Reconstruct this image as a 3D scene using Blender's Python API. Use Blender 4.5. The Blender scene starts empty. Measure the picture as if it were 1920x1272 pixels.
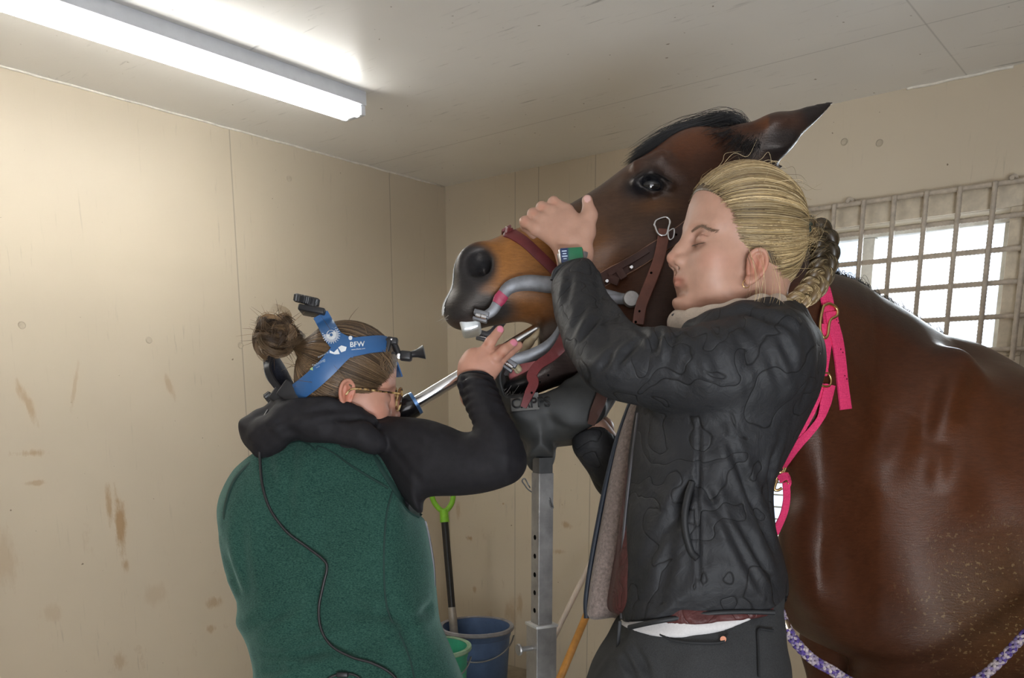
import bpy, bmesh, math, random
import numpy as np
from mathutils import Vector, Matrix, noise as mnoise

# ------------------------------------------------------------------ camera, world, light, exposure
scene = bpy.context.scene
COL = scene.collection
FPX = 1605.0                      # focal length in pixels of the 1920 x 1272 frame
PITCH = math.atan(321/1605.0)     # camera looks slightly down
CAMZ = 1.36
CX, CY = 960.0, 1071.0            # principal point (the photo is the upper part of a taller frame)
cam_d = bpy.data.cameras.new('camera'); cam = bpy.data.objects.new('camera', cam_d); COL.objects.link(cam)
cam.location = (0, 0, CAMZ)
cam.rotation_euler = (math.pi/2 - PITCH, 0, 0)
cam_d.sensor_fit = 'HORIZONTAL'; cam_d.sensor_width = 36.0
cam_d.lens = FPX/1920*36
cam_d.shift_x = 0; cam_d.shift_y = (CY-636)/1920.0
cam_d.clip_start = 0.02; cam_d.clip_end = 200
scene.camera = cam
scene.view_settings.view_transform = 'Standard'; scene.view_settings.look = 'None'
scene.view_settings.exposure = 0.08; scene.view_settings.gamma = 1.0
scene.view_settings.use_curve_mapping = False

w = bpy.data.worlds.new('sky'); scene.world = w; w.use_nodes = True
nt = w.node_tree; nt.nodes.clear()
wo = nt.nodes.new('ShaderNodeOutputWorld'); bg = nt.nodes.new('ShaderNodeBackground')
tc = nt.nodes.new('ShaderNodeTexCoord'); nz = nt.nodes.new('ShaderNodeTexNoise'); rp = nt.nodes.new('ShaderNodeValToRGB')
nz.inputs['Scale'].default_value = 3.0; nz.inputs['Detail'].default_value = 5
rp.color_ramp.elements[0].position = 0.42; rp.color_ramp.elements[0].color = (0.46, 0.60, 0.82, 1)
rp.color_ramp.elements[1].position = 0.60; rp.color_ramp.elements[1].color = (0.92, 0.95, 1.0, 1)
nt.links.new(tc.outputs['Generated'], nz.inputs['Vector']); nt.links.new(nz.outputs['Fac'], rp.inputs['Fac'])
nt.links.new(rp.outputs['Color'], bg.inputs['Color']); bg.inputs['Strength'].default_value = 1.75
nt.links.new(bg.outputs[0], wo.inputs[0])

def area(name, loc, target, sx, sy, power, color):
    l = bpy.data.lights.new(name, 'AREA'); l.shape = 'RECTANGLE'; l.size = sx; l.size_y = sy
    l.energy = power; l.color = color
    o = bpy.data.objects.new(name, l); COL.objects.link(o); o.location = loc
    o.rotation_euler = (Vector(target)-Vector(loc)).to_track_quat('-Z', 'Y').to_euler()
    return o
# daylight entering by the wide stable door behind the photographer, and by the barred window
area('door_daylight', (0.47, -2.05, 1.2), (-0.35, 2.6, 1.15), 1.7, 1.9, 32, (1.0, 0.95, 0.95))
b_ = area('ceiling_fill_light', (0.75, -1.72, 0.30), (0.66, 2.6, 2.4), 1.7, 0.5, 17, (0.86, 0.94, 1.0)); b_.data.spread = math.radians(80)  # extra lamp, added to give the ceiling a bluish glow
area('window_daylight', (2.75, 4.05, 2.1), (1.3, 2.2, 1.2), 1.5, 0.9, 130, (0.86, 0.94, 1.0))

# ------------------------------------------------------------------ frames
cp_, sp_ = math.cos(PITCH), math.sin(PITCH)
CAMM = np.array([[1, 0, 0], [0, cp_, sp_], [0, -sp_, cp_]])   # columns: right, forward, up (camera frame -> world)
CAMO = np.array([0, 0, CAMZ])
def c2w(a):
    a = np.asarray(a, float); return a @ CAMM.T + CAMO
def cp(u, v, d):
    return np.array([(u-CX)*d/FPX, d, (CY-v)*d/FPX])
def P(u, v, d): return Vector(c2w(cp(u, v, d)))
def PP(a): return Vector(c2w(a))

# ------------------------------------------------------------------ materials
def newmat(name):
    m = bpy.data.materials.new(name); m.use_nodes = True
    n = m.node_tree.nodes; n.clear()
    o = n.new('ShaderNodeOutputMaterial'); b = n.new('ShaderNodeBsdfPrincipled')
    m.node_tree.links.new(b.outputs[0], o.inputs[0])
    return m, m.node_tree, b
def N(nt, t, **kw):
    n = nt.nodes.new(t)
    for k, v in kw.items():
        if k in n.inputs: n.inputs[k].default_value = v
        else: setattr(n, k, v)
    return n
def L(nt, a, b): nt.links.new(a, b)
def math_n(nt, op, a, b=None, c=None):
    n = nt.nodes.new('ShaderNodeMath'); n.operation = op
    for i, x in enumerate((a, b, c)):
        if x is None: continue
        if isinstance(x, (int, float)): n.inputs[i].default_value = x
        else: nt.links.new(x, n.inputs[i])
    return n.outputs[0]
def mixc(nt, fac, a, b, mode='MIX'):
    n = nt.nodes.new('ShaderNodeMix'); n.data_type = 'RGBA'; n.blend_type = mode
    for s, x in ((n.inputs[0], fac), (n.inputs[6], a), (n.inputs[7], b)):
        if isinstance(x, (int, float)): s.default_value = x
        elif isinstance(x, tuple): s.default_value = (*x, 1) if len(x) == 3 else x
        else: nt.links.new(x, s)
    return n.outputs[2]
def coords(nt, scale=(1, 1, 1), kind='Object'):
    t = nt.nodes.new('ShaderNodeTexCoord'); m = nt.nodes.new('ShaderNodeMapping')
    m.inputs['Scale'].default_value = scale
    nt.links.new(t.outputs[kind], m.inputs[0]); return m.outputs[0]
def noise(nt, vec, scale, detail=4, rough=0.5, dist=0):
    n = N(nt, 'ShaderNodeTexNoise'); n.inputs['Scale'].default_value = scale; n.inputs['Detail'].default_value = detail
    n.inputs['Roughness'].default_value = rough; n.inputs['Distortion'].default_value = dist
    if vec is not None: nt.links.new(vec, n.inputs['Vector'])
    return n.outputs['Fac']
def ramp(nt, fac, stops):
    r = nt.nodes.new('ShaderNodeValToRGB'); e = r.color_ramp.elements
    while len(e) < len(stops): e.new(0.5)
    for i, (p, c) in enumerate(stops):
        e[i].position = p
        if isinstance(c, (int, float)): c = (c, c, c)
        e[i].color = (*c, 1)
    nt.links.new(fac, r.inputs[0]); return r.outputs[0]
def bump(nt, b, h, strength=0.3, dist=0.002, prev=None):
    n = nt.nodes.new('ShaderNodeBump'); n.inputs['Strength'].default_value = strength; n.inputs['Distance'].default_value = dist
    nt.links.new(h, n.inputs['Height'])
    if prev is not None: nt.links.new(prev, n.inputs['Normal'])
    nt.links.new(n.outputs[0], b.inputs['Normal']); return n.outputs[0]
_sm = {}
def simple(name, color, rough=0.5, metal=0.0, nscale=0, namp=0.15, bstr=0.0, bscale=200, spec=0.5, **kw):
    if name in _sm: return _sm[name]
    m, nt, b = newmat(name)
    b.inputs['Roughness'].default_value = rough; b.inputs['Metallic'].default_value = metal
    b.inputs['Specular IOR Level'].default_value = spec
    v = coords(nt)
    f = noise(nt, v, nscale or 30, 5, 0.6)
    c0 = tuple(max(0, x*(1-namp)) for x in color); c1 = tuple(min(1, x*(1+namp)) for x in color)
    L(nt, ramp(nt, f, [(0.3, c0), (0.7, c1)]), b.inputs['Base Color'])
    if bstr: bump(nt, b, noise(nt, v, bscale, 3), bstr, 0.001)
    for k, x in kw.items(): b.inputs[k.replace('_', ' ')].default_value = x
    _sm[name] = m; return m
def attrmat(name, rough=0.5, nscale=120, namp=0.12, bstr=0.15, bscale=400, stretch=(1, 1, 1), spec=0.5, sheen=0, sub=0):
    """procedural material whose own colour comes from a colour attribute 'col' of the mesh, broken up by noise"""
    m, nt, b = newmat(name)
    a = N(nt, 'ShaderNodeVertexColor'); a.layer_name = 'col'
    v = coords(nt, stretch)
    f = noise(nt, v, nscale, 4, 0.6)
    g = ramp(nt, f, [(0.25, 1-namp), (0.75, 1+namp)])
    L(nt, mixc(nt, 1.0, a.outputs['Color'], g, 'MULTIPLY'), b.inputs['Base Color'])
    b.inputs['Roughness'].default_value = rough; b.inputs['Specular IOR Level'].default_value = spec
    if sheen: b.inputs['Sheen Weight'].default_value = sheen
    if sub:
        b.inputs['Subsurface Weight'].default_value = sub; b.inputs['Subsurface Radius'].default_value = (0.012, 0.004, 0.002)
        b.inputs['Subsurface Scale'].default_value = 1.0
    if bstr: bump(nt, b, noise(nt, v, bscale, 3), bstr, 0.001)
    return m

# ------------------------------------------------------------------ object helpers
def link(o, parent=None):
    COL.objects.link(o)
    if parent is not None: o.parent = parent
    return o
def mesh_obj(name, verts, faces, mat, parent=None, smooth=True, colors=None, attr=None, sharp=None):
    me = bpy.data.meshes.new(name)
    verts = np.asarray(verts, np.float32)
    if isinstance(faces, np.ndarray):
        nf, k = faces.shape
        me.vertices.add(len(verts)); me.vertices.foreach_set('co', verts.ravel())
        me.loops.add(nf*k); me.loops.foreach_set('vertex_index', faces.astype(np.int32).ravel())
        me.polygons.add(nf); me.polygons.foreach_set('loop_start', np.arange(0, nf*k, k, dtype=np.int32))
        me.update(calc_edges=True)
    else:
        me.from_pydata([tuple(map(float, v)) for v in verts], [], [tuple(map(int, f)) for f in faces])
    me.validate()
    if smooth: me.polygons.foreach_set('use_smooth', np.ones(len(me.polygons), bool))
    if colors is not None:
        a = me.color_attributes.new('col', 'FLOAT_COLOR', 'POINT')
        c = np.ones((len(verts), 4), np.float32); c[:, :3] = colors; a.data.foreach_set('color', c.ravel())
    if mat is not None: me.materials.append(mat)
    if sharp: me.set_sharp_from_angle(angle=sharp)
    return link(bpy.data.objects.new(name, me), parent)
def bm_obj(name, bm, mat, parent=None, smooth=True, sharp=0.6):
    bmesh.ops.recalc_face_normals(bm, faces=bm.faces)
    me = bpy.data.meshes.new(name); bm.to_mesh(me); bm.free()
    if smooth:
        me.polygons.foreach_set('use_smooth', np.ones(len(me.polygons), bool))
        if sharp: me.set_sharp_from_angle(angle=sharp)
    me.materials.append(mat)
    return link(bpy.data.objects.new(name, me), parent)
def empty(name, loc, rot=(0, 0, 0)):
    o = bpy.data.objects.new(name, None); o.location = loc; o.rotation_euler = rot; o.empty_display_size = 0.1
    COL.objects.link(o); return o
def tag(o, label, cat, group=None, kind=None):
    if label: o['label'] = label
    if cat: o['category'] = cat
    if group: o['group'] = group
    if kind: o['kind'] = kind
    return o
def adopt(o, parent):
    """parent without moving (the parent Empty has only a location)"""
    bpy.context.view_layer.update()
    o.parent = parent; o.matrix_parent_inverse = parent.matrix_world.inverted(); return o
def frame_z(d, up=(0, 0, 1)):
    d = Vector(d).normalized(); u = Vector(up)
    if abs(d.dot(u)) > 0.98: u = Vector((1, 0, 0))
    x = u.cross(d).normalized(); y = d.cross(x)
    return Matrix((x, y, d)).transposed()
def bm_box(bm, size, mat=None, bev=0.0, seg=2):
    r = bmesh.ops.create_cube(bm, size=1.0)
    vs = r['verts']
    for v in vs: v.co = Vector((v.co.x*size[0], v.co.y*size[1], v.co.z*size[2]))
    if bev:
        es = list({e for v in vs for e in v.link_edges})
        rb = bmesh.ops.bevel(bm, geom=es, offset=bev, segments=seg, affect='EDGES', profile=0.5)
        vs = list({v for f in rb['faces'] for v in f.verts} | {v for v in vs if v.is_valid})
    if mat is not None:
        for v in vs: v.co = mat @ v.co
    return vs
def bm_cyl(bm, a, b, ra, rb=None, seg=24, caps=True):
    a, b = Vector(a), Vector(b); rb = ra if rb is None else rb
    F = frame_z(b-a)
    r1 = [bm.verts.new(a + F @ Vector((ra*math.cos(t), ra*math.sin(t), 0))) for t in [2*math.pi*i/seg for i in range(seg)]]
    r2 = [bm.verts.new(b + F @ Vector((rb*math.cos(t), rb*math.sin(t), 0))) for t in [2*math.pi*i/seg for i in range(seg)]]
    for i in range(seg): bm.faces.new((r1[i], r1[(i+1) % seg], r2[(i+1) % seg], r2[i]))
    if caps: bm.faces.new(r1[::-1]); bm.faces.new(r2)
def bm_lathe(bm, prof, axis_m, seg=40, closed=False):
    """prof: list of (r, z); axis_m 4x4"""
    rings = []
    for r, z in prof:
        rings.append([bm.verts.new(axis_m @ Vector((r*math.cos(2*math.pi*i/seg), r*math.sin(2*math.pi*i/seg), z))) for i in range(seg)])
    n = len(rings)
    for j in range(n if closed else n-1):
        A, B = rings[j], rings[(j+1) % n]
        for i in range(seg): bm.faces.new((A[i], A[(i+1) % seg], B[(i+1) % seg], B[i]))
    if not closed:
        if prof[0][0] > 1e-5: bm.faces.new(rings[0][::-1])
        if prof[-1][0] > 1e-5: bm.faces.new(rings[-1])
    bmesh.ops.remove_doubles(bm, verts=bm.verts, dist=1e-6)
def axis_mat(a, b):
    F = frame_z(Vector(b)-Vector(a)).to_4x4(); return Matrix.Translation(Vector(a)) @ F
def catmull(pts, n=8):
    p = np.asarray(pts, float)
    if len(p) < 3:
        t = np.linspace(0, 1, n+1)[:, None]; return p[0]*(1-t)+p[-1]*t
    q = np.vstack([2*p[0]-p[1], p, 2*p[-1]-p[-2]]); out = []
    for i in range(1, len(q)-2):
        for t in np.linspace(0, 1, n, endpoint=False):
            a, b, c, d = q[i-1], q[i], q[i+1], q[i+2]
            out.append(0.5*((2*b)+(c-a)*t+(2*a-5*b+4*c-d)*t*t+(-a+3*b-3*c+d)*t**3))
    out.append(p[-1]); return np.array(out)
def tube(pts, rad, seg=12, closed=False, flat=None, flat_k=1.0, caps=True):
    """swept tube verts/faces. rad: float or list. flat: vector for cross-section minor axis with factor flat_k"""
    p = np.asarray(pts, float); n = len(p)
    r = np.full(n, rad, float) if np.isscalar(rad) else np.interp(np.linspace(0, 1, n), np.linspace(0, 1, len(rad)), rad)
    if closed: t = np.roll(p, -1, 0)-np.roll(p, 1, 0)
    else: t = np.gradient(p, axis=0)
    t /= np.linalg.norm(t, axis=1)[:, None]+1e-12
    V = []
    u = np.array(flat, float) if flat is not None else np.array([0.3, 0.5, 0.8])
    a = np.linspace(0, 2*math.pi, seg, endpoint=False)
    for i in range(n):
        if flat is not None: u0 = np.array(flat if np.ndim(flat) == 1 else flat[i], float)
        else: u0 = u
        u1 = u0-t[i]*np.dot(u0, t[i]); u1 /= np.linalg.norm(u1)+1e-12; u = u1
        w_ = np.cross(t[i], u1)
        V.append(p[i]+r[i]*(np.cos(a)[:, None]*w_+flat_k*np.sin(a)[:, None]*u1))
    V = np.vstack(V); F = []
    m = n if closed else n-1
    for i in range(m):
        j = (i+1) % n
        for k in range(seg):
            F.append((i*seg+k, i*seg+(k+1) % seg, j*seg+(k+1) % seg, j*seg+k))
    if not closed and caps: F.append(tuple(range(seg))[::-1]); F.append(tuple((n-1)*seg+k for k in range(seg)))
    return V, F
def tube_obj(name, pts, rad, mat, parent=None, seg=12, smoothn=6, **kw):
    V, F = tube(catmull(pts, smoothn) if smoothn else pts, rad, seg, **kw)
    return mesh_obj(name, V, F, mat, parent, sharp=0.9)
def strap_mesh(pts, nrm, width, thick, n=8, edge=0.25):
    """flat band swept along pts (world). nrm: list of normals (or one). width may be list"""
    p = catmull(pts, n); m = len(p)
    nr = np.asarray(nrm, float)
    if nr.ndim == 1: nr = np.tile(nr, (len(pts), 1))
    k = np.linspace(0, len(nr)-1, m); nr = np.stack([np.interp(k, range(len(nr)), nr[:, i]) for i in range(3)], 1)
    wd = np.full(m, width) if np.isscalar(width) else np.interp(np.linspace(0, 1, m), np.linspace(0, 1, len(width)), width)
    t = np.gradient(p, axis=0); t /= np.linalg.norm(t, axis=1)[:, None]
    nr = nr-t*np.sum(nr*t, 1)[:, None]; nr /= np.linalg.norm(nr, axis=1)[:, None]
    s = np.cross(t, nr)
    prof = [(-1, -1+edge*1.6), (-1+edge*.35, -1), (1-edge*.35, -1), (1, -1+edge*1.6), (1, 1-edge*1.6), (1-edge*.35, 1), (-1+edge*.35, 1), (-1, 1-edge*1.6)]
    V = [];
    for a, b in prof: V.append(p+s*(wd/2*a)[:, None]+nr*(thick/2*b))
    V = np.stack(V, 1).reshape(-1, 3); K = len(prof); F = []
    for i in range(m-1):
        for j in range(K): F.append((i*K+j, i*K+(j+1) % K, (i+1)*K+(j+1) % K, (i+1)*K+j))
    F.append(tuple(range(K))[::-1]); F.append(tuple((m-1)*K+j for j in range(K)))
    return V, F
def strap(name, pts, nrm, width, thick, mat, parent=None, n=8):
    V, F = strap_mesh(pts, nrm, width, thick, n)
    return mesh_obj(name, V, F, mat, parent, sharp=0.7)
def strands(name, lines, rad, mat, parent=None, colors=None, taper=0.3):
    """many thin 3-sided hairs as one mesh. lines (S, n, 3) world; colors (S,3)"""
    Ls = np.asarray(lines, np.float32); S, n, _ = Ls.shape
    t = np.gradient(Ls, axis=1); t /= np.linalg.norm(t, axis=2)[..., None]+1e-9
    u = np.cross(t, np.array([0.31, 0.52, 0.79], np.float32)); u /= np.linalg.norm(u, axis=2)[..., None]+1e-9
    w_ = np.cross(t, u)
    rr = (rad if np.ndim(rad) else np.full(S, rad))[:, None]*np.interp(np.linspace(0, 1, n), [0, .15, .7, 1], [.7, 1, .85, taper])[None]
    V = np.stack([Ls+rr[..., None]*(math.cos(a)*u+math.sin(a)*w_) for a in (0, 2.094, 4.189)], 2)
    V = V.reshape(-1, 3)
    base = (np.arange(S)[:, None]*n+np.arange(n-1)[None])*3
    F = np.concatenate([np.stack([base+k, base+(k+1) % 3, base+3+(k+1) % 3, base+3+k], -1).reshape(-1, 4) for k in range(3)])
    C = None if colors is None else np.repeat(np.asarray(colors), n*3, axis=0)
    return mesh_obj(name, V, F, mat, parent, colors=C)

# ------------------------------------------------------------------ implicit surfaces (camera frame), surface nets
def smin(a, b, k):
    if k <= 0: return np.minimum(a, b)
    h = np.maximum(k-np.abs(a-b), 0)/k; return np.minimum(a, b)-h*h*k*0.25
def smax(a, b, k): return -smin(-a, -b, k)
class Fld:
    def __init__(s): s.ops = []
    def add(s, fn, lo, hi, op='u', k=0.02):
        s.ops.append((fn, np.array(lo, float), np.array(hi, float), op, k)); return s
    def eval(s, p, idx=None):
        d = np.full(len(p), 1e3, np.float32)
        for i in (range(len(s.ops)) if idx is None else idx):
            fn, lo, hi, op, k = s.ops[i]; e = fn(p)
            if op == 'u': d = smin(d, e, k)
            elif op == 's': d = smax(d, -e, k)
            elif op == 'i': d = smax(d, e, k)
        return d
    def sphere(s, c, r, op='u', k=0.02):
        c = np.array(c, float); return s.add(lambda p: np.linalg.norm(p-c, axis=1)-r, c-r, c+r, op, k)
    def ell(s, c, r, R=None, op='u', k=0.02):
        c = np.array(c, float); r = np.array(r, float); R = np.eye(3) if R is None else np.asarray(R, float)
        def fn(p):
            q = (p-c) @ R; k0 = np.linalg.norm(q/r, axis=1); k1 = np.linalg.norm(q/(r*r), axis=1)+1e-9
            return k0*(k0-1)/k1
        m = max(r); return s.add(fn, c-m, c+m, op, k)
    def cone(s, a, ra, b, rb, op='u', k=0.02, ax=None, f=1.0):
        """tapered capsule; ax: direction squashed by factor f (<1 thinner)"""
        a = np.array(a, float); b = np.array(b, float)
        if ax is not None: ax = np.array(ax, float); ax = ax/np.linalg.norm(ax)
        def sq(q):
            if ax is None: return q
            return q+np.outer(q @ ax, ax)*(1/f-1)
        a2, b2 = a, sq((b-a)[None])[0]; bb = b2 @ b2+1e-12
        def fn(p):
            q = sq(p-a); h = np.clip(q @ b2/bb, 0, 1)
            d = np.linalg.norm(q-h[:, None]*b2, axis=1)-(ra+(rb-ra)*h)
            return d if ax is None or f >= 1 else d*(f+1)/2
        m = max(ra, rb); return s.add(fn, np.minimum(a, b)-m, np.maximum(a, b)+m, op, k)
    def chain(s, pts, k=0.02, op='u', ax=None, f=1.0):
        for (a, ra), (b, rb) in zip(pts[:-1], pts[1:]): s.cone(a, ra, b, rb, op, k, ax, f)
        return s
    def box(s, c, half, R=None, r=0.005, op='u', k=0.01):
        c = np.array(c, float); half = np.array(half, float); R = np.eye(3) if R is None else np.asarray(R, float)
        def fn(p):
            q = np.abs((p-c) @ R)-half+r
            return np.linalg.norm(np.maximum(q, 0), axis=1)+np.minimum(q.max(axis=1), 0)-r
        m = np.linalg.norm(half); return s.add(fn, c-m, c+m, op, k)
    def poly(s, uvs, d0, T, r, y0=None, op='u', k=0.02, smooth_n=4):
        """outline given at distance d0 (pixels), rounded slab with half thickness T (number or fn(x,z)), centre depth y0 (fn)"""
        q = np.array(uvs, float)
        if smooth_n > 1:
            n = len(q); out = []
            for i in range(n):
                a, b, c, d = q[i-1], q[i], q[(i+1) % n], q[(i+2) % n]
                for t in np.linspace(0, 1, smooth_n, endpoint=False):
                    out.append(0.5*((2*b)+(c-a)*t+(2*a-5*b+4*c-d)*t*t+(-a+3*b-3*c+d)*t**3))
            q = np.array(out)
        x = (q[:, 0]-CX)*d0/FPX; z = (CY-q[:, 1])*d0/FPX
        A = np.stack([x, z], 1); B = np.roll(A, -1, 0)
        ext = max(A.max(0)-A.min(0)); gs = .0018 if ext < .30 else (.0026 if ext < .7 else .004); mg = .10
        g0 = A.min(0)-mg; gn = np.ceil((A.max(0)-A.min(0)+2*mg)/gs).astype(int)+2
        GX, GZ = np.meshgrid(g0[0]+gs*np.arange(gn[0]), g0[1]+gs*np.arange(gn[1]), indexing='ij'); pt = np.stack([GX.ravel(), GZ.ravel()], 1).astype(np.float32)
        best = np.full(len(pt), 1e9, np.float32); inside = np.zeros(len(pt), bool)
        for a, b in zip(A.astype(np.float32), B.astype(np.float32)):
            e = b-a; wx = pt[:, 0]-a[0]; wz = pt[:, 1]-a[1]; h = np.clip((wx*e[0]+wz*e[1])/(e @ e+1e-12), 0, 1)
            best = np.minimum(best, (wx-h*e[0])**2+(wz-h*e[1])**2)
            c1 = (a[1] <= pt[:, 1]) & (b[1] > pt[:, 1]); c2 = (a[1] > pt[:, 1]) & (b[1] <= pt[:, 1]); cr = e[0]*wz-e[1]*wx
            inside ^= (c1 & (cr > 0)) | (c2 & (cr < 0))
        G2 = (np.sqrt(best)*np.where(inside, -1, 1)).reshape(gn[0], gn[1]).astype(float)
        def fn(p):
            yc = y0(p[:, 0], p[:, 2]) if callable(y0) else (d0 if y0 is None else y0)
            fx = (p[:, 0]-g0[0])/gs; fz = (p[:, 2]-g0[1])/gs
            cx_ = np.clip(fx, 0, gn[0]-1.001); cz_ = np.clip(fz, 0, gn[1]-1.001); out_ = np.hypot(fx-cx_, fz-cz_)*gs
            i = cx_.astype(int); j = cz_.astype(int); u_ = cx_-i; v_ = cz_-j
            d2 = (G2[i, j]*(1-u_)+G2[i+1, j]*u_)*(1-v_)+(G2[i, j+1]*(1-u_)+G2[i+1, j+1]*u_)*v_+out_
            t = T(p[:, 0], p[:, 2]) if callable(T) else T
            rr = np.minimum(r, t)
            qx = d2+rr; qy = np.abs(p[:, 1]-yc)-t+rr
            return np.sqrt(np.maximum(qx, 0)**2+np.maximum(qy, 0)**2)+np.minimum(np.maximum(qx, qy), 0)-rr
        tm = 0.35
        lo = np.array([A[:, 0].min(), (d0 if callable(y0) or y0 is None else y0)-tm, A[:, 1].min()])
        hi = np.array([A[:, 0].max(), (d0 if callable(y0) or y0 is None else y0)+tm, A[:, 1].max()])
        return s.add(fn, lo, hi, op, k)

def surface(F, h, B=12, iters=1, slack=1.7, project=True):
    lo = np.min([o[1] for o in F.ops if o[3] == 'u'], axis=0)-3*h; hi = np.max([o[2] for o in F.ops if o[3] == 'u'], axis=0)+3*h
    n = np.ceil((hi-lo)/(h*B)).astype(int)
    g = np.stack(np.meshgrid(*[np.arange(k) for k in n], indexing='ij'), -1).reshape(-1, 3)
    cen = lo+(g+0.5)*h*B; half = h*B*0.5*math.sqrt(3)
    E = []; tot = np.full(len(cen), 1e3)
    for fn, l, hh, op, k in F.ops:
        e = fn(cen); E.append(e)
        tot = smin(tot, e, k) if op == 'u' else smax(tot, -e if op == 's' else e, k)
    E = np.array(E); act = np.where(np.abs(tot) < half*slack+0.004)[0]
    off = np.stack(np.meshgrid(*[np.arange(B+1)]*3, indexing='ij'), -1).reshape(-1, 3)
    NN = (n*B+4); st = np.array([NN[1]*NN[2], NN[2], 1], np.int64)
    keys = []; verts = []; quads = []
    ks = np.array([o[4] for o in F.ops])
    corner = [(i, j, k) for i in (0, 1) for j in (0, 1) for k in (0, 1)]
    edges = [(a, b) for a in range(8) for b in range(8) if a < b and sum(abs(x-y) for x, y in zip(corner[a], corner[b])) == 1]
    for ai in act:
        base = g[ai]*B
        thr = max(tot[ai], 0)+2*half*1.35+ks
        idx = [i for i in range(len(F.ops)) if (F.ops[i][3] == 'i') or (E[i, ai] < (thr[i] if F.ops[i][3] == 'u' else 2*half*1.35+ks[i]))]
        if not idx: continue
        p = lo+(base+off)*h
        d = F.eval(p, idx).reshape(B+1, B+1, B+1)
        if d.min() > 0 or d.max() < 0: continue
        s = d < 0
        cs = np.stack([s[i:B+i, j:B+j, k:B+k] for i, j, k in corner]); cnt = cs.sum(0)
        c = np.argwhere((cnt > 0) & (cnt < 8))
        if len(c) == 0: continue
        dv = np.stack([d[c[:, 0]+i, c[:, 1]+j, c[:, 2]+k] for i, j, k in corner], 1)
        acc = np.zeros((len(c), 3)); w_ = np.zeros(len(c))
        for a, b in edges:
            m = (dv[:, a] < 0) != (dv[:, b] < 0)
            t = np.where(m, dv[:, a]/(dv[:, a]-dv[:, b]+1e-20), 0)
            pa, pb = np.array(corner[a]), np.array(corner[b])
            acc += np.where(m[:, None], pa+t[:, None]*(pb-pa), 0); w_ += m
        keys.append((c+base+1) @ st); verts.append(lo+(c+base+acc/w_[:, None])*h)
        for ax in range(3):
            a1, a2 = [(1, 2), (2, 0), (0, 1)][ax]
            sl0 = [slice(0, B)]*3; sl1 = list(sl0); sl1[ax] = slice(1, B+1)
            A_, B_ = s[tuple(sl0)], s[tuple(sl1)]
            e = np.argwhere(A_ != B_)
            if len(e) == 0: continue
            fl = A_[e[:, 0], e[:, 1], e[:, 2]]
            k0 = (e+base+1) @ st
            q = np.stack([k0, k0-st[a1], k0-st[a1]-st[a2], k0-st[a2]], 1)
            q[~fl] = q[~fl][:, ::-1]
            quads.append(q)
    keys = np.concatenate(keys); verts = np.concatenate(verts); quads = np.concatenate(quads)
    o = np.argsort(keys); ks2 = keys[o]; verts = verts[o]
    ix = np.searchsorted(ks2, quads); ix = np.minimum(ix, len(ks2)-1)
    ok = (ks2[ix] == quads).all(1); quads = ix[ok]
    for _ in range(iters):
        acc = np.zeros_like(verts); c = np.zeros(len(verts))
        for a in range(4):
            np.add.at(acc, quads[:, a], verts[quads[:, (a+1) % 4]]+verts[quads[:, (a-1) % 4]]); np.add.at(c, quads[:, a], 2)
        nv = acc/np.maximum(c, 1)[:, None]; nv[c == 0] = verts[c == 0]
        verts = verts*0.4+nv*0.6
    return verts, quads
def sdf_normals(V, Q):
    n = np.cross(V[Q[:, 2]]-V[Q[:, 0]], V[Q[:, 3]]-V[Q[:, 1]]); out = np.zeros_like(V)
    for a in range(4): np.add.at(out, Q[:, a], n)
    return out/(np.linalg.norm(out, axis=1)[:, None]+1e-12)
def vnoise(p, scale, seed=0):
    """vectorised value noise, range -1..1"""
    q = np.asarray(p)*scale+seed*17.31; i = np.floor(q).astype(np.int64); f = q-i; f = f*f*(3-2*f)
    def hsh(a):
        x = (a[:, 0]*73856093) ^ (a[:, 1]*19349663) ^ (a[:, 2]*83492791) ^ (seed*2654435)
        x = (x ^ (x >> 13))*1274126177 & 0x7fffffff; x = (x ^ (x >> 16)) & 0xffff
        return x/32767.5-1
    r = 0
    for a in (0, 1):
        for b in (0, 1):
            for c in (0, 1):
                wgt = np.abs(1-a-f[:, 0])*np.abs(1-b-f[:, 1])*np.abs(1-c-f[:, 2])
                r = r+wgt*hsh(i+np.array([a, b, c]))
    return r
def paint(V, base, blobs):
    """colour attribute from 3-D blobs: (centre, radius(s), colour, softness)"""
    C = np.tile(np.array(base, float), (len(V), 1))
    for c, r, col, soft in blobs:
        q = np.linalg.norm((V-np.array(c))/np.array(r), axis=1)
        w_ = np.clip((1-q)/soft, 0, 1)[:, None]; w_ = w_*w_*(3-2*w_); C = C*(1-w_)+np.array(col)*w_
    return C
UPc = CAMM.T @ np.array([0, 0, 1.0])                                 # world up in camera frame
w2c = lambda q: (np.asarray(q, float)-CAMO) @ CAMM
# ------------------------------------------------------------------ people: shared anatomy
def head_frame(f, roll=0.0):
    f = np.array(f, float); f /= np.linalg.norm(f)
    u0 = UPc; l = np.cross(u0, f); l /= np.linalg.norm(l); u = np.cross(f, l)
    l, u = l*math.cos(roll)+u*math.sin(roll), u*math.cos(roll)-l*math.sin(roll)
    return np.stack([f, l, u], 1)          # columns: forward, her left, up
class Head:
    def __init__(s, o, f, sc=1.0, roll=0.0):
        s.o = np.array(o, float); s.R = head_frame(f, roll); s.s = sc; s.ear = (-.004, -.018, .88)
    def __call__(s, x, y, z): return s.o+s.s*(s.R @ np.array([x, y, z], float))
    ZA = [-.30, -.104, -.0625, -.036, .005, .030, .060, .3]; ZB = [-.30, -.104, -.0705, -.0465, -.012, .013, .060, .3]
    def zm(s, z): return np.interp(z, s.ZA, s.ZB)
    def izm(s, z): return np.interp(z, s.ZB, s.ZA)
    def f(s, x, y, z): return s(x, y, s.zm(z))                 # facial features, set a little lower on the skull
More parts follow.
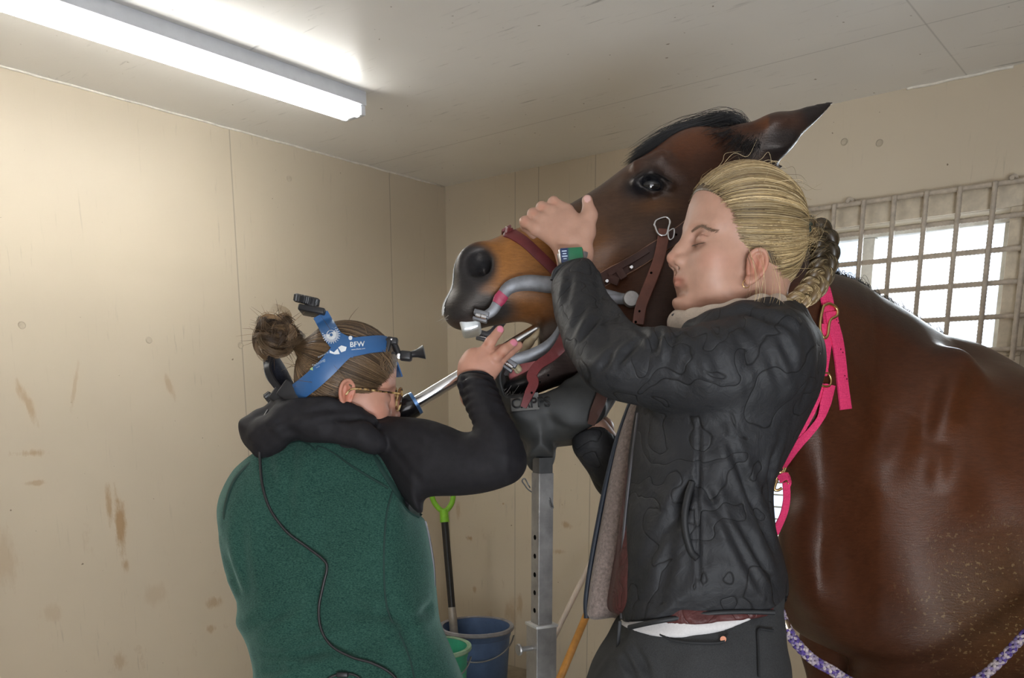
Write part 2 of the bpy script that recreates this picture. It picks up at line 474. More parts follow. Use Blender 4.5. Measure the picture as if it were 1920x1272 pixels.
def head_sdf(F, H, closed=True, ears=(1, -1), mouth_open=False):
    s = H.s; R = H.R
    E = lambda c, r, **k: F.ell(H(*c), np.array(r)*s, R, **k)
    Cn = lambda a, ra, b, rb, **k: F.cone(H(*a), ra*s, H(*b), rb*s, **k)
    E((-.010, 0, .030), (.086, .074, .082), k=.02)                   # skull
    E((.006, 0, .040), (.074, .064, .070), k=.03)                    # forehead
    E((-.038, 0, -.005), (.058, .062, .062), k=.03)                  # occiput
    E((.028, 0, -.030), (.056, .054, .074), k=.03)                   # face mass
    E((.048, 0, -.058), (.039, .034, .040), k=.02)                   # muzzle
    E = lambda c, r, **k: F.ell(H.f(*c), np.array(r)*s, R, **k)
    Cn = lambda a, ra, b, rb, **k: F.cone(H.f(*a), ra*s, H.f(*b), rb*s, **k)
    for y in (-1, 1):
        Cn((-.012, y*.050, -.045), .018, (.018, y*.044, -.078), .015, k=.02)
        Cn((.018, y*.044, -.078), .015, (.060, y*.012, -.100), .012, k=.02)
        E((.046, y*.040, -.022), (.026, .021, .021), k=.025)         # cheekbone
        E((.044, y*.036, -.055), (.022, .018, .022), k=.025)
        Cn((.071, y*.010, .027), .010, (.058, y*.044, .026), .010, k=.016)   # brow ridge
    F.sphere(H(.071, 0, -.094), .0145*s, k=.016)                     # chin
    for y in (-1, 1):
        E((.083, y*.031, .007), (.015, .019, .014), op='s', k=.014)  # orbit
        E((.0625, y*.0315, .005), (.0158, .0165, .0135), k=.005)         # lidded eye
        if closed:
            Cn((.0775, y*.020, -.002), .0014, (.0790, y*.031, -.0045), .0014, op='s', k=.002)
            Cn((.0790, y*.031, -.0045), .0014, (.071, y*.045, -.002), .0014, op='s', k=.002)
            Cn((.0745, y*.019, .0095), .0012, (.0765, y*.031, .0125), .0013, op='s', k=.004)
            Cn((.0765, y*.031, .0125), .0013, (.068, y*.045, .009), .0012, op='s', k=.003)
    # nose
    Cn((.074, 0, .018), .0085, (.089, 0, -.010), .0085, k=.014)
    Cn((.089, 0, -.010), .0082, (.098, 0, -.026), .0095, k=.008)
    for y in (-1, 1):
        E((.087, y*.0115, -.032), (.012, .0075, .0085), k=.007)
        E((.0885, y*.0075, -.0405), (.0055, .0035, .004), op='s', k=.002)
    Cn((.084, 0, -.036), .006, (.094, 0, -.034), .005, k=.006)
    # lips
    Cn((.0780, -.019, -.0605), .0030, (.0832, 0, -.0560), .0048, k=.006)
    Cn((.0780, .019, -.0605), .0030, (.0832, 0, -.0560), .0048, k=.006)
    Cn((.0775, -.017, -.0645), .0030, (.0820, 0, -.0690), .0053, k=.006)
    Cn((.0775, .017, -.0645), .0030, (.0820, 0, -.0690), .0053, k=.006)
    for y in (-1, 1): Cn((.0895, 0, -.0625), .0009, (.0800, y*.023, -.0635), .0009, op='s', k=.0028)
    Cn((.0815, -.012, -.081), .006, (.0815, .012, -.081), .006, op='s', k=.014)
    Cn((.084, 0, -.044), .0015, (.086, 0, -.053), .0015, op='s', k=.006)
    for y in ears:
        c0 = (H.ear[0], y*.0725, H.ear[1]); es = H.ear[2]
        a_ = .42; Re = R @ np.array([[math.cos(a_), y*math.sin(a_)*1.0, 0], [-y*math.sin(a_), math.cos(a_), 0], [0, 0, 1]])
        er = lambda x, z, o=0.0: tuple(np.array(c0)+es*np.array([x*math.cos(a_), y*(-x*math.sin(a_)+o), z]))
        Ce = lambda a, ra, b, rb, **k: F.cone(H(*a), ra*s*es, H(*b), rb*s*es, **k)
        F.ell(H(*er(-.010, .002, .000)), np.array((.0175, .0040, .0270))*s*es, Re, k=.005)
        pts = [(.004, .002), (.006, .014), (.001, .026), (-.010, .031), (-.021, .026), (-.026, .012), (-.024, -.004), (-.016, -.017), (-.007, -.027), (.000, -.028), (.003, -.020)]
        q = catmull([(*er(x, z, .004),) for x, z in pts], 3)
        for a, b in zip(q[:-1], q[1:]): Ce(a, .0032, b, .0032, k=.003)
        Ce(er(-.014, .018, .004), .0025, er(-.013, -.010, .004), .0028, k=.004)
        Ce(er(-.002, -.024, .002), .0050, er(-.006, -.020, .002), .0050, k=.005)
        F.ell(H(*er(-.004, -.002, .008)), np.array((.0080, .0065, .0115))*s*es, Re, op='s', k=.004)
        Ce(er(.004, -.003, .004), .0034, er(.003, -.009, .004), .0032, k=.003)
def head_paint(H, C, V, skin):
    s = H.s; q = ((V-H.o) @ H.R)/s; q[:, 2] = H.izm(q[:, 2])
    def bl(c_, r, col, soft, amt=1.0):
        nonlocal C
        d = np.linalg.norm((q-np.array(c_))/np.array(r), axis=1); w_ = np.clip((1-d)/soft, 0, 1)[:, None]*amt; C = C*(1-w_)+np.array(col)*w_
    red = np.array(skin)*np.array([1.02, .72, .70])
    for y in (-1, 1):
        bl((.05, y*.045, -.028), (.035, .03, .028), red, 1.0, .55)
        bl((H.ear[0]-.008, y*.080, H.izm(H.ear[1])), (.03, .02, .035), np.array(skin)*np.array([1.12, .66, .58]), .8, .7)
        bl((.070, y*.032, .007), (.016, .018, .012), np.array(skin)*np.array([.82, .68, .66]), .8, .7)
    bl((.098, 0, -.028), (.018, .016, .014), red, 1.0, .75)
    lip = np.clip(1-np.abs(q[:, 2]+.0625)/.0125, 0, 1)*(np.abs(q[:, 1]) < .026)*(q[:, 0] > .069); shape = np.clip(1.25-np.abs(q[:, 1])/.021, 0, 1)
    w_ = np.clip(lip*1.6*shape, 0, 1)[:, None]*.8; C = C*(1-w_)+np.array(skin)*np.array([.90, .58, .56])*w_
    return C
def skinmat():
    m = attrmat('skin', 0.48, nscale=90, namp=0.05, bstr=0.12, bscale=900, spec=0.4, sub=0.12); return m
MSKIN = skinmat()
SKIN = np.array((0.46, 0.262, 0.188))
def finger(F, pts, r0=.0092, r1=.0075, k=.004):
    pts = [np.array(p) for p in pts]; n = len(pts)
    r = np.linspace(r0, r1, n); F.chain([(p, r[i]) for i, p in enumerate(pts)], k=k)
def join_parts(parts):
    Vs, Qs, n = [], [], 0
    for v, q in parts: Vs.append(v); Qs.append(q+n); n += len(v)
    return np.concatenate(Vs), np.concatenate(Qs)
def cloth_folds(V, Nn, folds, base_amp=0.0, seed=0, scale=12):
    """creases: list of (a, b, width, depth) line folds in the camera frame; a narrow valley beside a soft ridge"""
    D = np.zeros(len(V))
    for a, b, wd, dep in folds:
        a = np.array(a); b = np.array(b); e = b-a; h = np.clip((V-a) @ e/(e @ e), 0, 1)
        dist = np.linalg.norm((V-a-h[:, None]*e)*np.array((1, .3, 1)), axis=1)+vnoise(V, 40, seed+5)*wd*0.3
        env = np.sin(np.pi*np.clip(h, 0.02, 0.98))**0.6
        D += dep*env*(-np.exp(-(dist/wd)**2)+0.55*np.exp(-((dist-2.0*wd)/(1.2*wd))**2))
    if base_amp: D += base_amp*(vnoise(V, scale, seed)+0.5*vnoise(V, scale*2.1, seed+1))
    return V+Nn*D[:, None]
def quiltmat(name, color, cell=16.0, rough=0.45, depth=0.5, line=0.5, warp=0.035, spec=0.45):
    """nylon shell quilted with wandering stitched lines"""
    m, nt, b = newmat(name)
    v = coords(nt); wn = N(nt, 'ShaderNodeTexNoise'); wn.inputs['Scale'].default_value = 14; wn.inputs['Detail'].default_value = 2; L(nt, v, wn.inputs['Vector'])
    vm = N(nt, 'ShaderNodeVectorMath'); vm.operation = 'SUBTRACT'; L(nt, wn.outputs['Color'], vm.inputs[0]); vm.inputs[1].default_value = (.5, .5, .5)
    vs = N(nt, 'ShaderNodeVectorMath'); vs.operation = 'SCALE'; L(nt, vm.outputs[0], vs.inputs[0]); vs.inputs['Scale'].default_value = warp
    va = N(nt, 'ShaderNodeVectorMath'); va.operation = 'ADD'; L(nt, v, va.inputs[0]); L(nt, vs.outputs[0], va.inputs[1])
    nn = N(nt, 'ShaderNodeTexNoise'); nn.inputs['Scale'].default_value = cell*.78; nn.inputs['Detail'].default_value = 0.0; nn.inputs['Distortion'].default_value = .9; L(nt, va.outputs[0], nn.inputs['Vector'])
    d = math_n(nt, 'ABSOLUTE', math_n(nt, 'SUBTRACT', math_n(nt, 'FRACT', math_n(nt, 'MULTIPLY', nn.outputs['Fac'], 4.2)), .5)); d = math_n(nt, 'MULTIPLY', d, .6)
    stitch = ramp(nt, d, [(0.010, 1.0), (0.024, 0.0)])
    col = ramp(nt, noise(nt, v, 30, 4, .6), [(.3, tuple(x*.85 for x in color)), (.7, tuple(x*1.15 for x in color))])
    L(nt, mixc(nt, math_n(nt, 'MULTIPLY', stitch, line), col, tuple(x*.25 for x in color)), b.inputs['Base Color'])
    b.inputs['Roughness'].default_value = rough; b.inputs['Specular IOR Level'].default_value = spec
    puff = ramp(nt, d, [(0.0, 0.0), (0.04, 0.40), (0.25, 0.7)])
    wr = noise(nt, v, 38, 5, .62, 1.2)
    h = math_n(nt, 'ADD', puff, math_n(nt, 'MULTIPLY', wr, .85))
    bump(nt, b, h, depth, 0.006); return m
def fleecemat(name, color, scale=260, rough=.95, strength=.8, amp=.3):
    m, nt, b = newmat(name); v = coords(nt); f = noise(nt, v, scale, 3, .6)
    L(nt, ramp(nt, f, [(.3, tuple(x*(1-amp) for x in color)), (.7, tuple(min(1, x*(1+amp)) for x in color))]), b.inputs['Base Color'])
    b.inputs['Roughness'].default_value = rough; b.inputs['Sheen Weight'].default_value = .25; b.inputs['Specular IOR Level'].default_value = .2
    bump(nt, b, f, strength, .003); return m

def march(F, u, v, d0=1.0, d1=2.4, pad=0.0, steps=70, idx=None):
    """camera-frame points where the pixel rays (arrays) meet the implicit body, moved towards the viewer by pad"""
    u = np.atleast_1d(np.asarray(u, float)); v = np.atleast_1d(np.asarray(v, float))
    r = np.stack([(u-CX)/FPX, np.ones_like(u), (CY-v)/FPX], 1); t = np.full(len(u), d0)
    live = np.arange(len(u))
    for _ in range(steps):
        d = F.eval(r[live]*t[live, None], idx); t[live] = np.minimum(t[live]+np.clip(d*0.8, -.01, .09), d1)
        live = live[(np.abs(d) > 2e-4) & (t[live] < d1-1e-6)]
        if len(live) == 0: break
    miss = t > d1-.01; ok_ = np.where(~miss)[0]
    if miss.any() and len(ok_): t = np.where(miss, np.interp(np.arange(len(t)), ok_, t[ok_]), t)      # rays that pass the outline keep their neighbour's distance
    return r*(t-pad)[:, None]
def wrap_band(name, F, px, width, mat, parent=None, pad=.003, thick=.003, n=10, m=5, edge_round=.3, colors=None, d0=1.0, d1=2.4, wprof=None, relax=2, idx=None):
    """flat band wrapped on an implicit body along the pixel path"""
    c_ = catmull(np.array(px, float), n); t = np.gradient(c_, axis=0); t /= np.linalg.norm(t, axis=1)[:, None]; s_ = np.stack([-t[:, 1], t[:, 0]], 1)
    wd = np.full(len(c_), width, float) if np.isscalar(width) else np.interp(np.linspace(0, 1, len(c_)), np.linspace(0, 1, len(width)), width)
    a = np.linspace(-.5, .5, m); g = c_[:, None]+s_[:, None]*(wd[:, None]*a[None])[..., None]
    pts = march(F, g[..., 0].ravel(), g[..., 1].ravel(), d0, d1, pad, idx=idx).reshape(len(c_), m, 3)
    for _ in range(relax):
        y = pts[..., 1]; y2 = y.copy(); y2[1:-1] = np.minimum(y[1:-1], (y[:-2]+y[1:-1]+y[2:])/3); pts = pts*(y2/y)[..., None]
    nr = np.cross(np.gradient(pts, axis=0), np.gradient(pts, axis=1)); nr /= np.linalg.norm(nr, axis=2)[..., None]+1e-12
    nr *= np.where(nr[..., 1:2] > 0, -1, 1)
    er = np.ones(m); er[0] = er[-1] = 1-edge_round
    top = pts+nr*(thick*.5)*er[None, :, None]; bot = pts-nr*(thick*.5)
    V = np.concatenate([top.reshape(-1, 3), bot.reshape(-1, 3)]); N1 = len(c_)*m; F_ = []
    for i in range(len(c_)-1):
        for j in range(m-1):
            k = i*m+j; F_.append((k, k+1, k+m+1, k+m)); F_.append((N1+k, N1+k+m, N1+k+m+1, N1+k+1))
        for j in (0, m-1): k = i*m+j; F_.append((k, k+m, N1+k+m, N1+k) if j == 0 else (k, N1+k, N1+k+m, k+m))
    for i in (0, len(c_)-1):
        for j in range(m-1): k = i*m+j; F_.append((k, N1+k, N1+k+1, k+1) if i == 0 else (k, k+1, N1+k+1, N1+k))
    return mesh_obj(name, c2w(V), F_, mat, parent, sharp=.8)
def text_on(name, F, body, px, height, angle, mat, parent, pad=.004, extrude=.0004, d0=1.0, d1=2.4, flip=1, bold=0.0, stretch=1.0):
    """raised lettering laid on the body; px: lower-left corner in the picture, height of capitals in pixels"""
    cu = bpy.data.curves.new(name, 'FONT'); cu.body = body; cu.size = 1.0; cu.offset = bold
    tmp = bpy.data.objects.new(name, cu); COL.objects.link(tmp); bpy.context.view_layer.update()
    me = bpy.data.meshes.new_from_object(tmp.evaluated_get(bpy.context.evaluated_depsgraph_get())); bpy.data.objects.remove(tmp)
    co = np.zeros(len(me.vertices)*3); me.vertices.foreach_get('co', co); co = co.reshape(-1, 3); k = height/0.70; ca, sa = math.cos(angle), math.sin(angle)
    x = co[:, 0]*k*stretch; y = co[:, 1]*k
    u = px[0]+x*ca+y*sa*1.0; v = px[1]+x*sa-y*ca
    p = march(F, u, v, d0, d1, pad); w_ = c2w(p); me.vertices.foreach_set('co', w_.ravel().astype(np.float32)); me.materials.append(mat); me.update()
    bm = bmesh.new(); bm.from_mesh(me); r = bmesh.ops.extrude_face_region(bm, geom=list(bm.faces))
    tocam = np.array([0, 0, CAMZ])
    for vtx in [g for g in r['geom'] if isinstance(g, bmesh.types.BMVert)]:
        dv = (Vector(tocam)-vtx.co).normalized(); vtx.co += dv*extrude
    bmesh.ops.recalc_face_normals(bm, faces=bm.faces); bm.to_mesh(me); bm.free()
    return link(bpy.data.objects.new(name, me), parent)
def onto(F, p, off=0.0, it=4, idx=None):
    p = np.array(p, float); e_ = 1e-3
    for _ in range(it):
        d = F.eval(p, idx); g = np.stack([F.eval(p+np.eye(3)[k]*e_, idx)-d for k in range(3)], 1)/e_; g /= np.linalg.norm(g, axis=1)[:, None]+1e-9
        p = p+g*(off-d)[:, None]
    return p, g

def cap_shell(F, H, g=.0015):
    E = lambda c_, r: F.ell(H(*c_), (np.array(r)+g)*H.s, H.R, k=.03)
    E((-.010, 0, .030), (.086, .074, .082)); E((.006, 0, .040), (.074, .064, .070)); E((-.038, 0, -.005), (.058, .062, .062))
def scalp_hair(H, tie, n, seed, colfn, off=.0035, rng_az=(-1.0, 1.0), rows=None, puff=.004, strands_n=18, hl=None, ctr=(-.010, 0, .030), rad=(.0865, .0745, .0825)):
    """hairs start on the hairline / scalp and run over the skull to the tie"""
    rng = np.random.default_rng(seed); out = []; cols = []
    tq = (tie-H.o) @ H.R/H.s; ctr = np.array(ctr); rad = np.array(rad)
    tdir = (tq-ctr); tdir /= np.linalg.norm(tdir)
    i = 0
    while i < n:
        # start point on the hairline curve: angle from crown to nape on each side
        side_ = 1 if rng.random() < .5 else -1; a = rng.random()
        hlp = np.array(hl); p0 = np.array([np.interp(a, np.linspace(0, 1, len(hlp)), hlp[:, k]) for k in range(3)]); p0[1] *= side_
        d0 = (p0-ctr); d0 = d0/np.linalg.norm(d0)
        back = rng.random()**1.5*.5
        d0 = d0*(1-back)+tdir*back+rng.normal(0, .028, 3); d0 /= np.linalg.norm(d0)
        om = math.acos(np.clip(d0 @ tdir, -1, 1)); t = np.linspace(0, 1, strands_n)
        dd = (np.sin((1-t)*om)[:, None]*d0+np.sin(t*om)[:, None]*tdir)/max(math.sin(om), 1e-3)
        r = 1/np.sqrt(((dd/rad)**2).sum(1))
        lift = off*rng.uniform(.1, 1)+puff*np.sin(np.pi*t)*rng.random()**2+.0008*np.sin(t*rng.uniform(6, 18)+rng.random()*6)
        pts = ctr+dd*(r+lift)[:, None]
        pts += (tq-pts[-1])*np.clip((t-.85)/.15, 0, 1)[:, None]*.75
        out.append(H.o+(pts @ H.R.T)*H.s); cols.append(colfn(rng, a+side_*.37)); i += 1
    out = np.array(out); S_ = Fld(); cap_shell(S_, H); pp = out[:, :strands_n-1].reshape(-1, 3)
    d = S_.eval(pp); e_ = 1e-3; g = np.stack([S_.eval(pp+np.eye(3)[k]*e_)-d for k in range(3)], 1); g /= np.linalg.norm(g, axis=1)[:, None]+1e-9
    lo_ = np.repeat(rng.uniform(.0004, .0030, len(out)), strands_n-1); push = np.maximum(lo_-d, 0); pp = pp+g*push[:, None]
    out[:, :strands_n-1] = pp.reshape(len(out), strands_n-1, 3)
    return out, np.array(cols)

def clumpy(fn):
    """neighbouring hairs share their tone: hair falls in lighter and darker locks"""
    def g(rng, a=0.0):
        k = 0.5+0.5*float(vnoise(np.array([[a*46, 0.3, 0.7]]), 1.0, 7)[0]); return fn(rng, a)*(0.55+0.85*k)
    return g

def solve_y(fn, u, v, y=1.4):
    for _ in range(25):
        y = .5*y+.5*float(fn(np.array([(u-CX)*y/FPX]), np.array([(CY-v)*y/FPX]))[0])
    return y
def on_y(fn, u, v): return cp(u, v, solve_y(fn, u, v))
def arm_px(fn, D, ps): return [tuple(np.array([CX, CY])+(np.array([u, v])-np.array([CX, CY]))*solve_y(fn, u, v)/D) for u, v in ps]
# ------------------------------------------------------------------ the room
CEIL = 2.40
K = np.array([-0.332, 4.55]); DR = np.array([0.774, -0.633]); DL = np.array([-0.633, -0.774])
CREAM = (0.60, 0.52, 0.40)
def wall_paint(name, base, seams=(), stains=(), seams_z=(), grain=(60, 60, 4), dirt=0.5, rough=0.45, crack=.55):
    m, nt, b = newmat(name)
    v0 = coords(nt)
    g = noise(nt, coords(nt, grain), 1.0, 6, 0.65, 0.4)
    big = noise(nt, v0, 1.3, 3, 0.5)
    col = ramp(nt, big, [(0.3, tuple(x*0.93 for x in base)), (0.7, tuple(min(1, x*1.05) for x in base))])
    # fine dark grain cracks of the plywood
    crk = ramp(nt, g, [(0.30, 1.0), (0.40, 0.0)])
    msk = ramp(nt, noise(nt, v0, 3.0, 3), [(0.45, 0.0), (0.62, 1.0)])
    col = mixc(nt, math_n(nt, 'MULTIPLY', math_n(nt, 'MULTIPLY', crk, msk), crack), col, tuple(x*0.55 for x in base))
    # little specks
    sp = ramp(nt, noise(nt, v0, 55, 2, 0.4), [(0.21, 1.0), (0.25, 0.0)])
    col = mixc(nt, math_n(nt, 'MULTIPLY', sp, 0.8), col, (0.12, 0.07, 0.035))
    sep = N(nt, 'ShaderNodeSeparateXYZ'); L(nt, v0, sep.inputs[0]); X, Y, Z = sep.outputs
    # brown dirt, denser near the floor
    dn = ramp(nt, noise(nt, coords(nt, (1.0, 1.0, 0.45)), 9, 7, 0.72), [(0.60, 0.0), (0.72, 1.0)])
    low = math_n(nt, 'MULTIPLY', math_n(nt, 'SUBTRACT', 1.35, Z), 0.9); low = math_n(nt, 'MAXIMUM', math_n(nt, 'MINIMUM', low, 1.0), 0.0)
    dm = math_n(nt, 'MULTIPLY', math_n(nt, 'MULTIPLY', dn, low), dirt)
    col = mixc(nt, dm, col, (0.33, 0.20, 0.09))
    warp = math_n(nt, 'MULTIPLY', math_n(nt, 'SUBTRACT', noise(nt, coords(nt, (30, 30, 9)), 1.0, 5, 0.7), 0.5), 2.6)
    for (sx, sz, rx, rz, slant, amt) in stains:
        dx = math_n(nt, 'DIVIDE', math_n(nt, 'ADD', math_n(nt, 'SUBTRACT', X, sx), math_n(nt, 'MULTIPLY', math_n(nt, 'SUBTRACT', Z, sz), slant)), rx)
        dz = math_n(nt, 'DIVIDE', math_n(nt, 'SUBTRACT', Z, sz), rz)
        q = math_n(nt, 'SQRT', math_n(nt, 'ADD', math_n(nt, 'MULTIPLY', dx, dx), math_n(nt, 'MULTIPLY', dz, dz)))
        q = math_n(nt, 'ADD', q, warp)
        f = math_n(nt, 'MULTIPLY', ramp(nt, q, [(0.35, 1.0), (1.0, 0.0)]), amt)
        col = mixc(nt, f, col, (0.36, 0.21, 0.085))
    hgt = math_n(nt, 'MULTIPLY', g, 0.5)
    for s_ in seams:
        dd = math_n(nt, 'ABSOLUTE', math_n(nt, 'SUBTRACT', X, s_))
        f = ramp(nt, dd, [(0.0012, 1.0), (0.0028, 0.0)])
        col = mixc(nt, math_n(nt, 'MULTIPLY', f, 0.7), col, tuple(x*0.42 for x in base))
        hgt = math_n(nt, 'SUBTRACT', hgt, f)
    for (kx, s_) in seams_z:
        dd = math_n(nt, 'ABSOLUTE', math_n(nt, 'SUBTRACT', (Y, X)[kx], s_))
        f = ramp(nt, dd, [(0.0010, 1.0), (0.0025, 0.0)])
        col = mixc(nt, math_n(nt, 'MULTIPLY', f, 0.6), col, tuple(x*0.45 for x in base))
    L(nt, col, b.inputs['Base Color']); b.inputs['Roughness'].default_value = rough
    bump(nt, b, hgt, 0.35, 0.0012)
    return m
def wall_matrix(origin, direction):
    # local x along the wall, local z up, local y out of the room (away from the viewer) for right wall
    x = Vector((direction[0], direction[1], 0)); z = Vector((0, 0, 1)); y = z.cross(x)
    return Matrix.Translation(Vector((origin[0], origin[1], 0))) @ Matrix((x, y, z)).transposed().to_4x4()
def ray(u, v):
    d = c2w(cp(u, v, 1.0))-CAMO; return d
def hit_wall(u, v, direction):
    """(s, z) of the pixel ray on the wall through the corner K with the given direction"""
    r = ray(u, v); nrm = np.array([-direction[1], direction[0]])
    t = (K @ nrm)/(r[:2] @ nrm); p = r[:2]*t
    return float((p-K) @ direction), float(CAMZ+r[2]*t)
WR = wall_matrix(K, DR); WL = wall_matrix(K, -DL)     # left wall: local x negative towards the viewer
sL = lambda u, v: (lambda a: (-a[0], a[1]))(hit_wall(u, v, DL))
sR = lambda u, v: hit_wall(u, v, DR)
TH = 0.14
def slab(name, M, x0, x1, z0, z1, y0, y1, mat, holes=()):
    """wall slab in local frame with rectangular holes (x0,x1,z0,z1): built as a grid of blocks sharing one mesh"""
    xs = sorted({x0, x1, *[h[0] for h in holes], *[h[1] for h in holes]}); zs = sorted({z0, z1, *[h[2] for h in holes], *[h[3] for h in holes]})
    bm = bmesh.new(); vv = {}
    def vt(i, j, k):
        if (i, j, k) not in vv: vv[i, j, k] = bm.verts.new((xs[i], (y0, y1)[k], zs[j]))
        return vv[i, j, k]
    solid = lambda i, j: 0 <= i < len(xs)-1 and 0 <= j < len(zs)-1 and not any(h[0] <= xs[i] < h[1] and h[2] <= zs[j] < h[3] for h in holes)
    for i in range(len(xs)-1):
        for j in range(len(zs)-1):
            if not solid(i, j): continue
            bm.faces.new([vt(i, j, 0), vt(i+1, j, 0), vt(i+1, j+1, 0), vt(i, j+1, 0)])
            bm.faces.new([vt(i, j, 1), vt(i, j+1, 1), vt(i+1, j+1, 1), vt(i+1, j, 1)])
            if not solid(i-1, j): bm.faces.new([vt(i, j, 0), vt(i, j+1, 0), vt(i, j+1, 1), vt(i, j, 1)])
            if not solid(i+1, j): bm.faces.new([vt(i+1, j, 0), vt(i+1, j, 1), vt(i+1, j+1, 1), vt(i+1, j+1, 0)])
            if not solid(i, j-1): bm.faces.new([vt(i, j, 0), vt(i, j, 1), vt(i+1, j, 1), vt(i+1, j, 0)])
            if not solid(i, j+1): bm.faces.new([vt(i, j+1, 0), vt(i+1, j+1, 0), vt(i+1, j+1, 1), vt(i, j+1, 1)])
    o = bm_obj(name, bm, mat, smooth=False); o.matrix_world = M; o['kind'] = 'structure'; return o
# stains on the left wall measured in the photograph
def st(u, v, ru, rv, slant, amt):
    s, z = sL(u, v); s2, _ = sL(u+ru, v); _, z2 = sL(u, v+rv)
    return (s, z, abs(s2-s), abs(z2-z), slant, amt)
def stR(u, v, ru, rv, slant, amt):
    s, z = sR(u, v); s2, _ = sR(u+ru, v); _, z2 = sR(u, v+rv)
    return (s, z, abs(s2-s), abs(z2-z), slant, amt)
mat_wl = wall_paint('cream_plywood_left', CREAM, [sL(430, 250)[0], sL(730, 330)[0]],
    [st(225, 985, 14, 62, 0.0, .75), st(205, 950, 8, 40, 0, .6), st(50, 755, 10, 45, 0.35, .5), (st(62, 850, 36, 9, 0, .55)), st(66, 906, 22, 6, 0, .5),
     st(318, 725, 7, 26, 0.3, .4), st(140, 725, 5, 62, -.25, .35), st(235, 1060, 8, 14, 0, .6), st(290, 1115, 30, 22, 0, .2), st(400, 1130, 16, 12, 0, .5), st(395, 1180, 12, 8, 0, .5),
     st(520, 640, 10, 30, 0, .2), st(10, 1050, 30, 60, 0, .25), st(225, 1240, 14, 20, 0, .4), st(100, 1150, 26, 20, 0, .2)], dirt=0.42)
mat_wr = wall_paint('cream_plywood_right', CREAM, [sR(966, 320)[0], sR(1117, 300)[0], sR(1010, 310)[0]],
    [stR(1063, 985, 10, 8, .5, .6), stR(1048, 1035, 14, 6, -.5, .5), stR(881, 1010, 5, 6, 0, .8), stR(944, 945, 3, 3, 0, .8), stR(890, 1105, 5, 8, 0, .6),
     stR(960, 1150, 16, 30, 0, .4), stR(975, 1135, 6, 30, 0, .5), stR(920, 1170, 6, 24, 0, .4), stR(860, 960, 6, 20, 0, .4)], dirt=0.6)
mat_w = wall_paint('cream_plywood_plain', CREAM, dirt=0.3)
# window opening on the right wall, measured from the photograph
wx0 = sR(1530, 520)[0]; wx1 = sR(1883, 520)[0]; wz1 = sR(1880, 392)[1]; wz0 = sR(1868, 668)[1]
hx0 = sR(1350, 960)[0]; hx1 = sR(1640, 960)[0]; hz0 = sR(1458, 1026)[1]; hz1 = hz0+0.30
ROOM = 4.6
slab('wall_right', WR, -TH, ROOM, 0, CEIL, 0, TH, mat_wr, [(wx0, wx1, wz0, wz1), (hx0, hx1, hz0, hz1)])
slab('wall_left', WL, -6.3, 0, 0, CEIL, 0, TH, mat_wl)
# walls behind the photographer; the near wall has the wide open stable door
WB = wall_matrix(K+DR*ROOM, -DL); slab('wall_back', WB, -6.3, 0, 0, CEIL, -TH, 0, mat_w, [(-5.7, -3.5, 0.0, 2.2)])
WN = wall_matrix(K+DL*6.3, DR); slab('wall_near', WN, -TH, ROOM, 0, CEIL, -TH, 0, mat_w)
# ceiling and floor as slabs in the frame of the right wall
_r = lambda u, v: (lambda r: WR.inverted() @ Vector((r[0]*(CEIL-CAMZ)/r[2], r[1]*(CEIL-CAMZ)/r[2], CEIL)))(ray(u, v))
c1_, c2_ = _r(1740, 50), _r(1600, 80)
mat_c = wall_paint('painted_plywood_ceiling', (0.86, 0.845, 0.82), grain=(5, 50, 5), dirt=0.0, rough=0.33, crack=1.0, seams_z=[(1, c1_.x), (0, c2_.y)])
nt = mat_c.node_tree
def box_struct(name, M, x0, x1, y0, y1, z0, z1, mat):
    bm = bmesh.new(); bm_box(bm, (x1-x0, y1-y0, z1-z0), Matrix.Translation(((x0+x1)/2, (y0+y1)/2, (z0+z1)/2)))
    o = bm_obj(name, bm, mat, smooth=False); o.matrix_world = M; o['kind'] = 'structure'; return o
box_struct('ceiling', WR, -TH, ROOM+TH, -6.3-TH, TH, CEIL, CEIL+0.1, mat_c)
mf, nt, b = newmat('pale_bounce_floor')  # unseen floor, made pale to bounce light up to the ceiling
v = coords(nt); f1 = noise(nt, v, 8, 6, 0.7)
L(nt, ramp(nt, f1, [(0.35, (0.34, 0.29, 0.22)), (0.6, (0.48, 0.42, 0.32)), (0.75, (0.58, 0.50, 0.38))]), b.inputs['Base Color'])
b.inputs['Roughness'].default_value = 0.85; bump(nt, b, noise(nt, v, 60, 4), 0.5, 0.004)
box_struct('floor', WR, -TH, ROOM+TH, -6.3-TH, TH, -0.1, 0.0, mf)
# round wooden plugs of the plywood and the caulk beads along the ceiling
mplug = simple('painted_plug', tuple(x*0.86 for x in CREAM), 0.5, bstr=0.3)
def plug(M, s, z, r=0.012, y=0.0, inward=-1):
    bm = bmesh.new()
    T = Matrix.Translation((s, y, z)) @ Matrix.Rotation(math.pi/2, 4, 'X')
    bm_lathe(bm, [(0.0, 0.0015), (r*0.78, 0.0012), (r*0.84, 0.0001), (r*0.9, 0.0022), (r, 0.0024), (r*1.1, -0.001)], T, 24)
    o = bm_obj('trim_1', bm, mplug); o.matrix_world = M; o['kind'] = 'structure'
for u, v in ((41, 610), (279, 638), (451, 648), (542, 335)): plug(WL, *sL(u, v))
for u, v in ((1583, 266), (1649, 268)): plug(WR, *sR(u, v))
mcaulk = simple('white_caulk', (0.78, 0.74, 0.66), 0.5, bstr=0.2)
def bead(M, xs, name='trim_2', r=0.004):
    pts = [(x, -0.002+0.001*math.sin(x*31), CEIL-0.003+0.0012*math.sin(x*47)) for x in np.linspace(xs[0], xs[1], 40)]
    V, F = tube(pts, r, 6); o = mesh_obj(name, V, F, mcaulk); o.matrix_world = M; o['kind'] = 'structure'
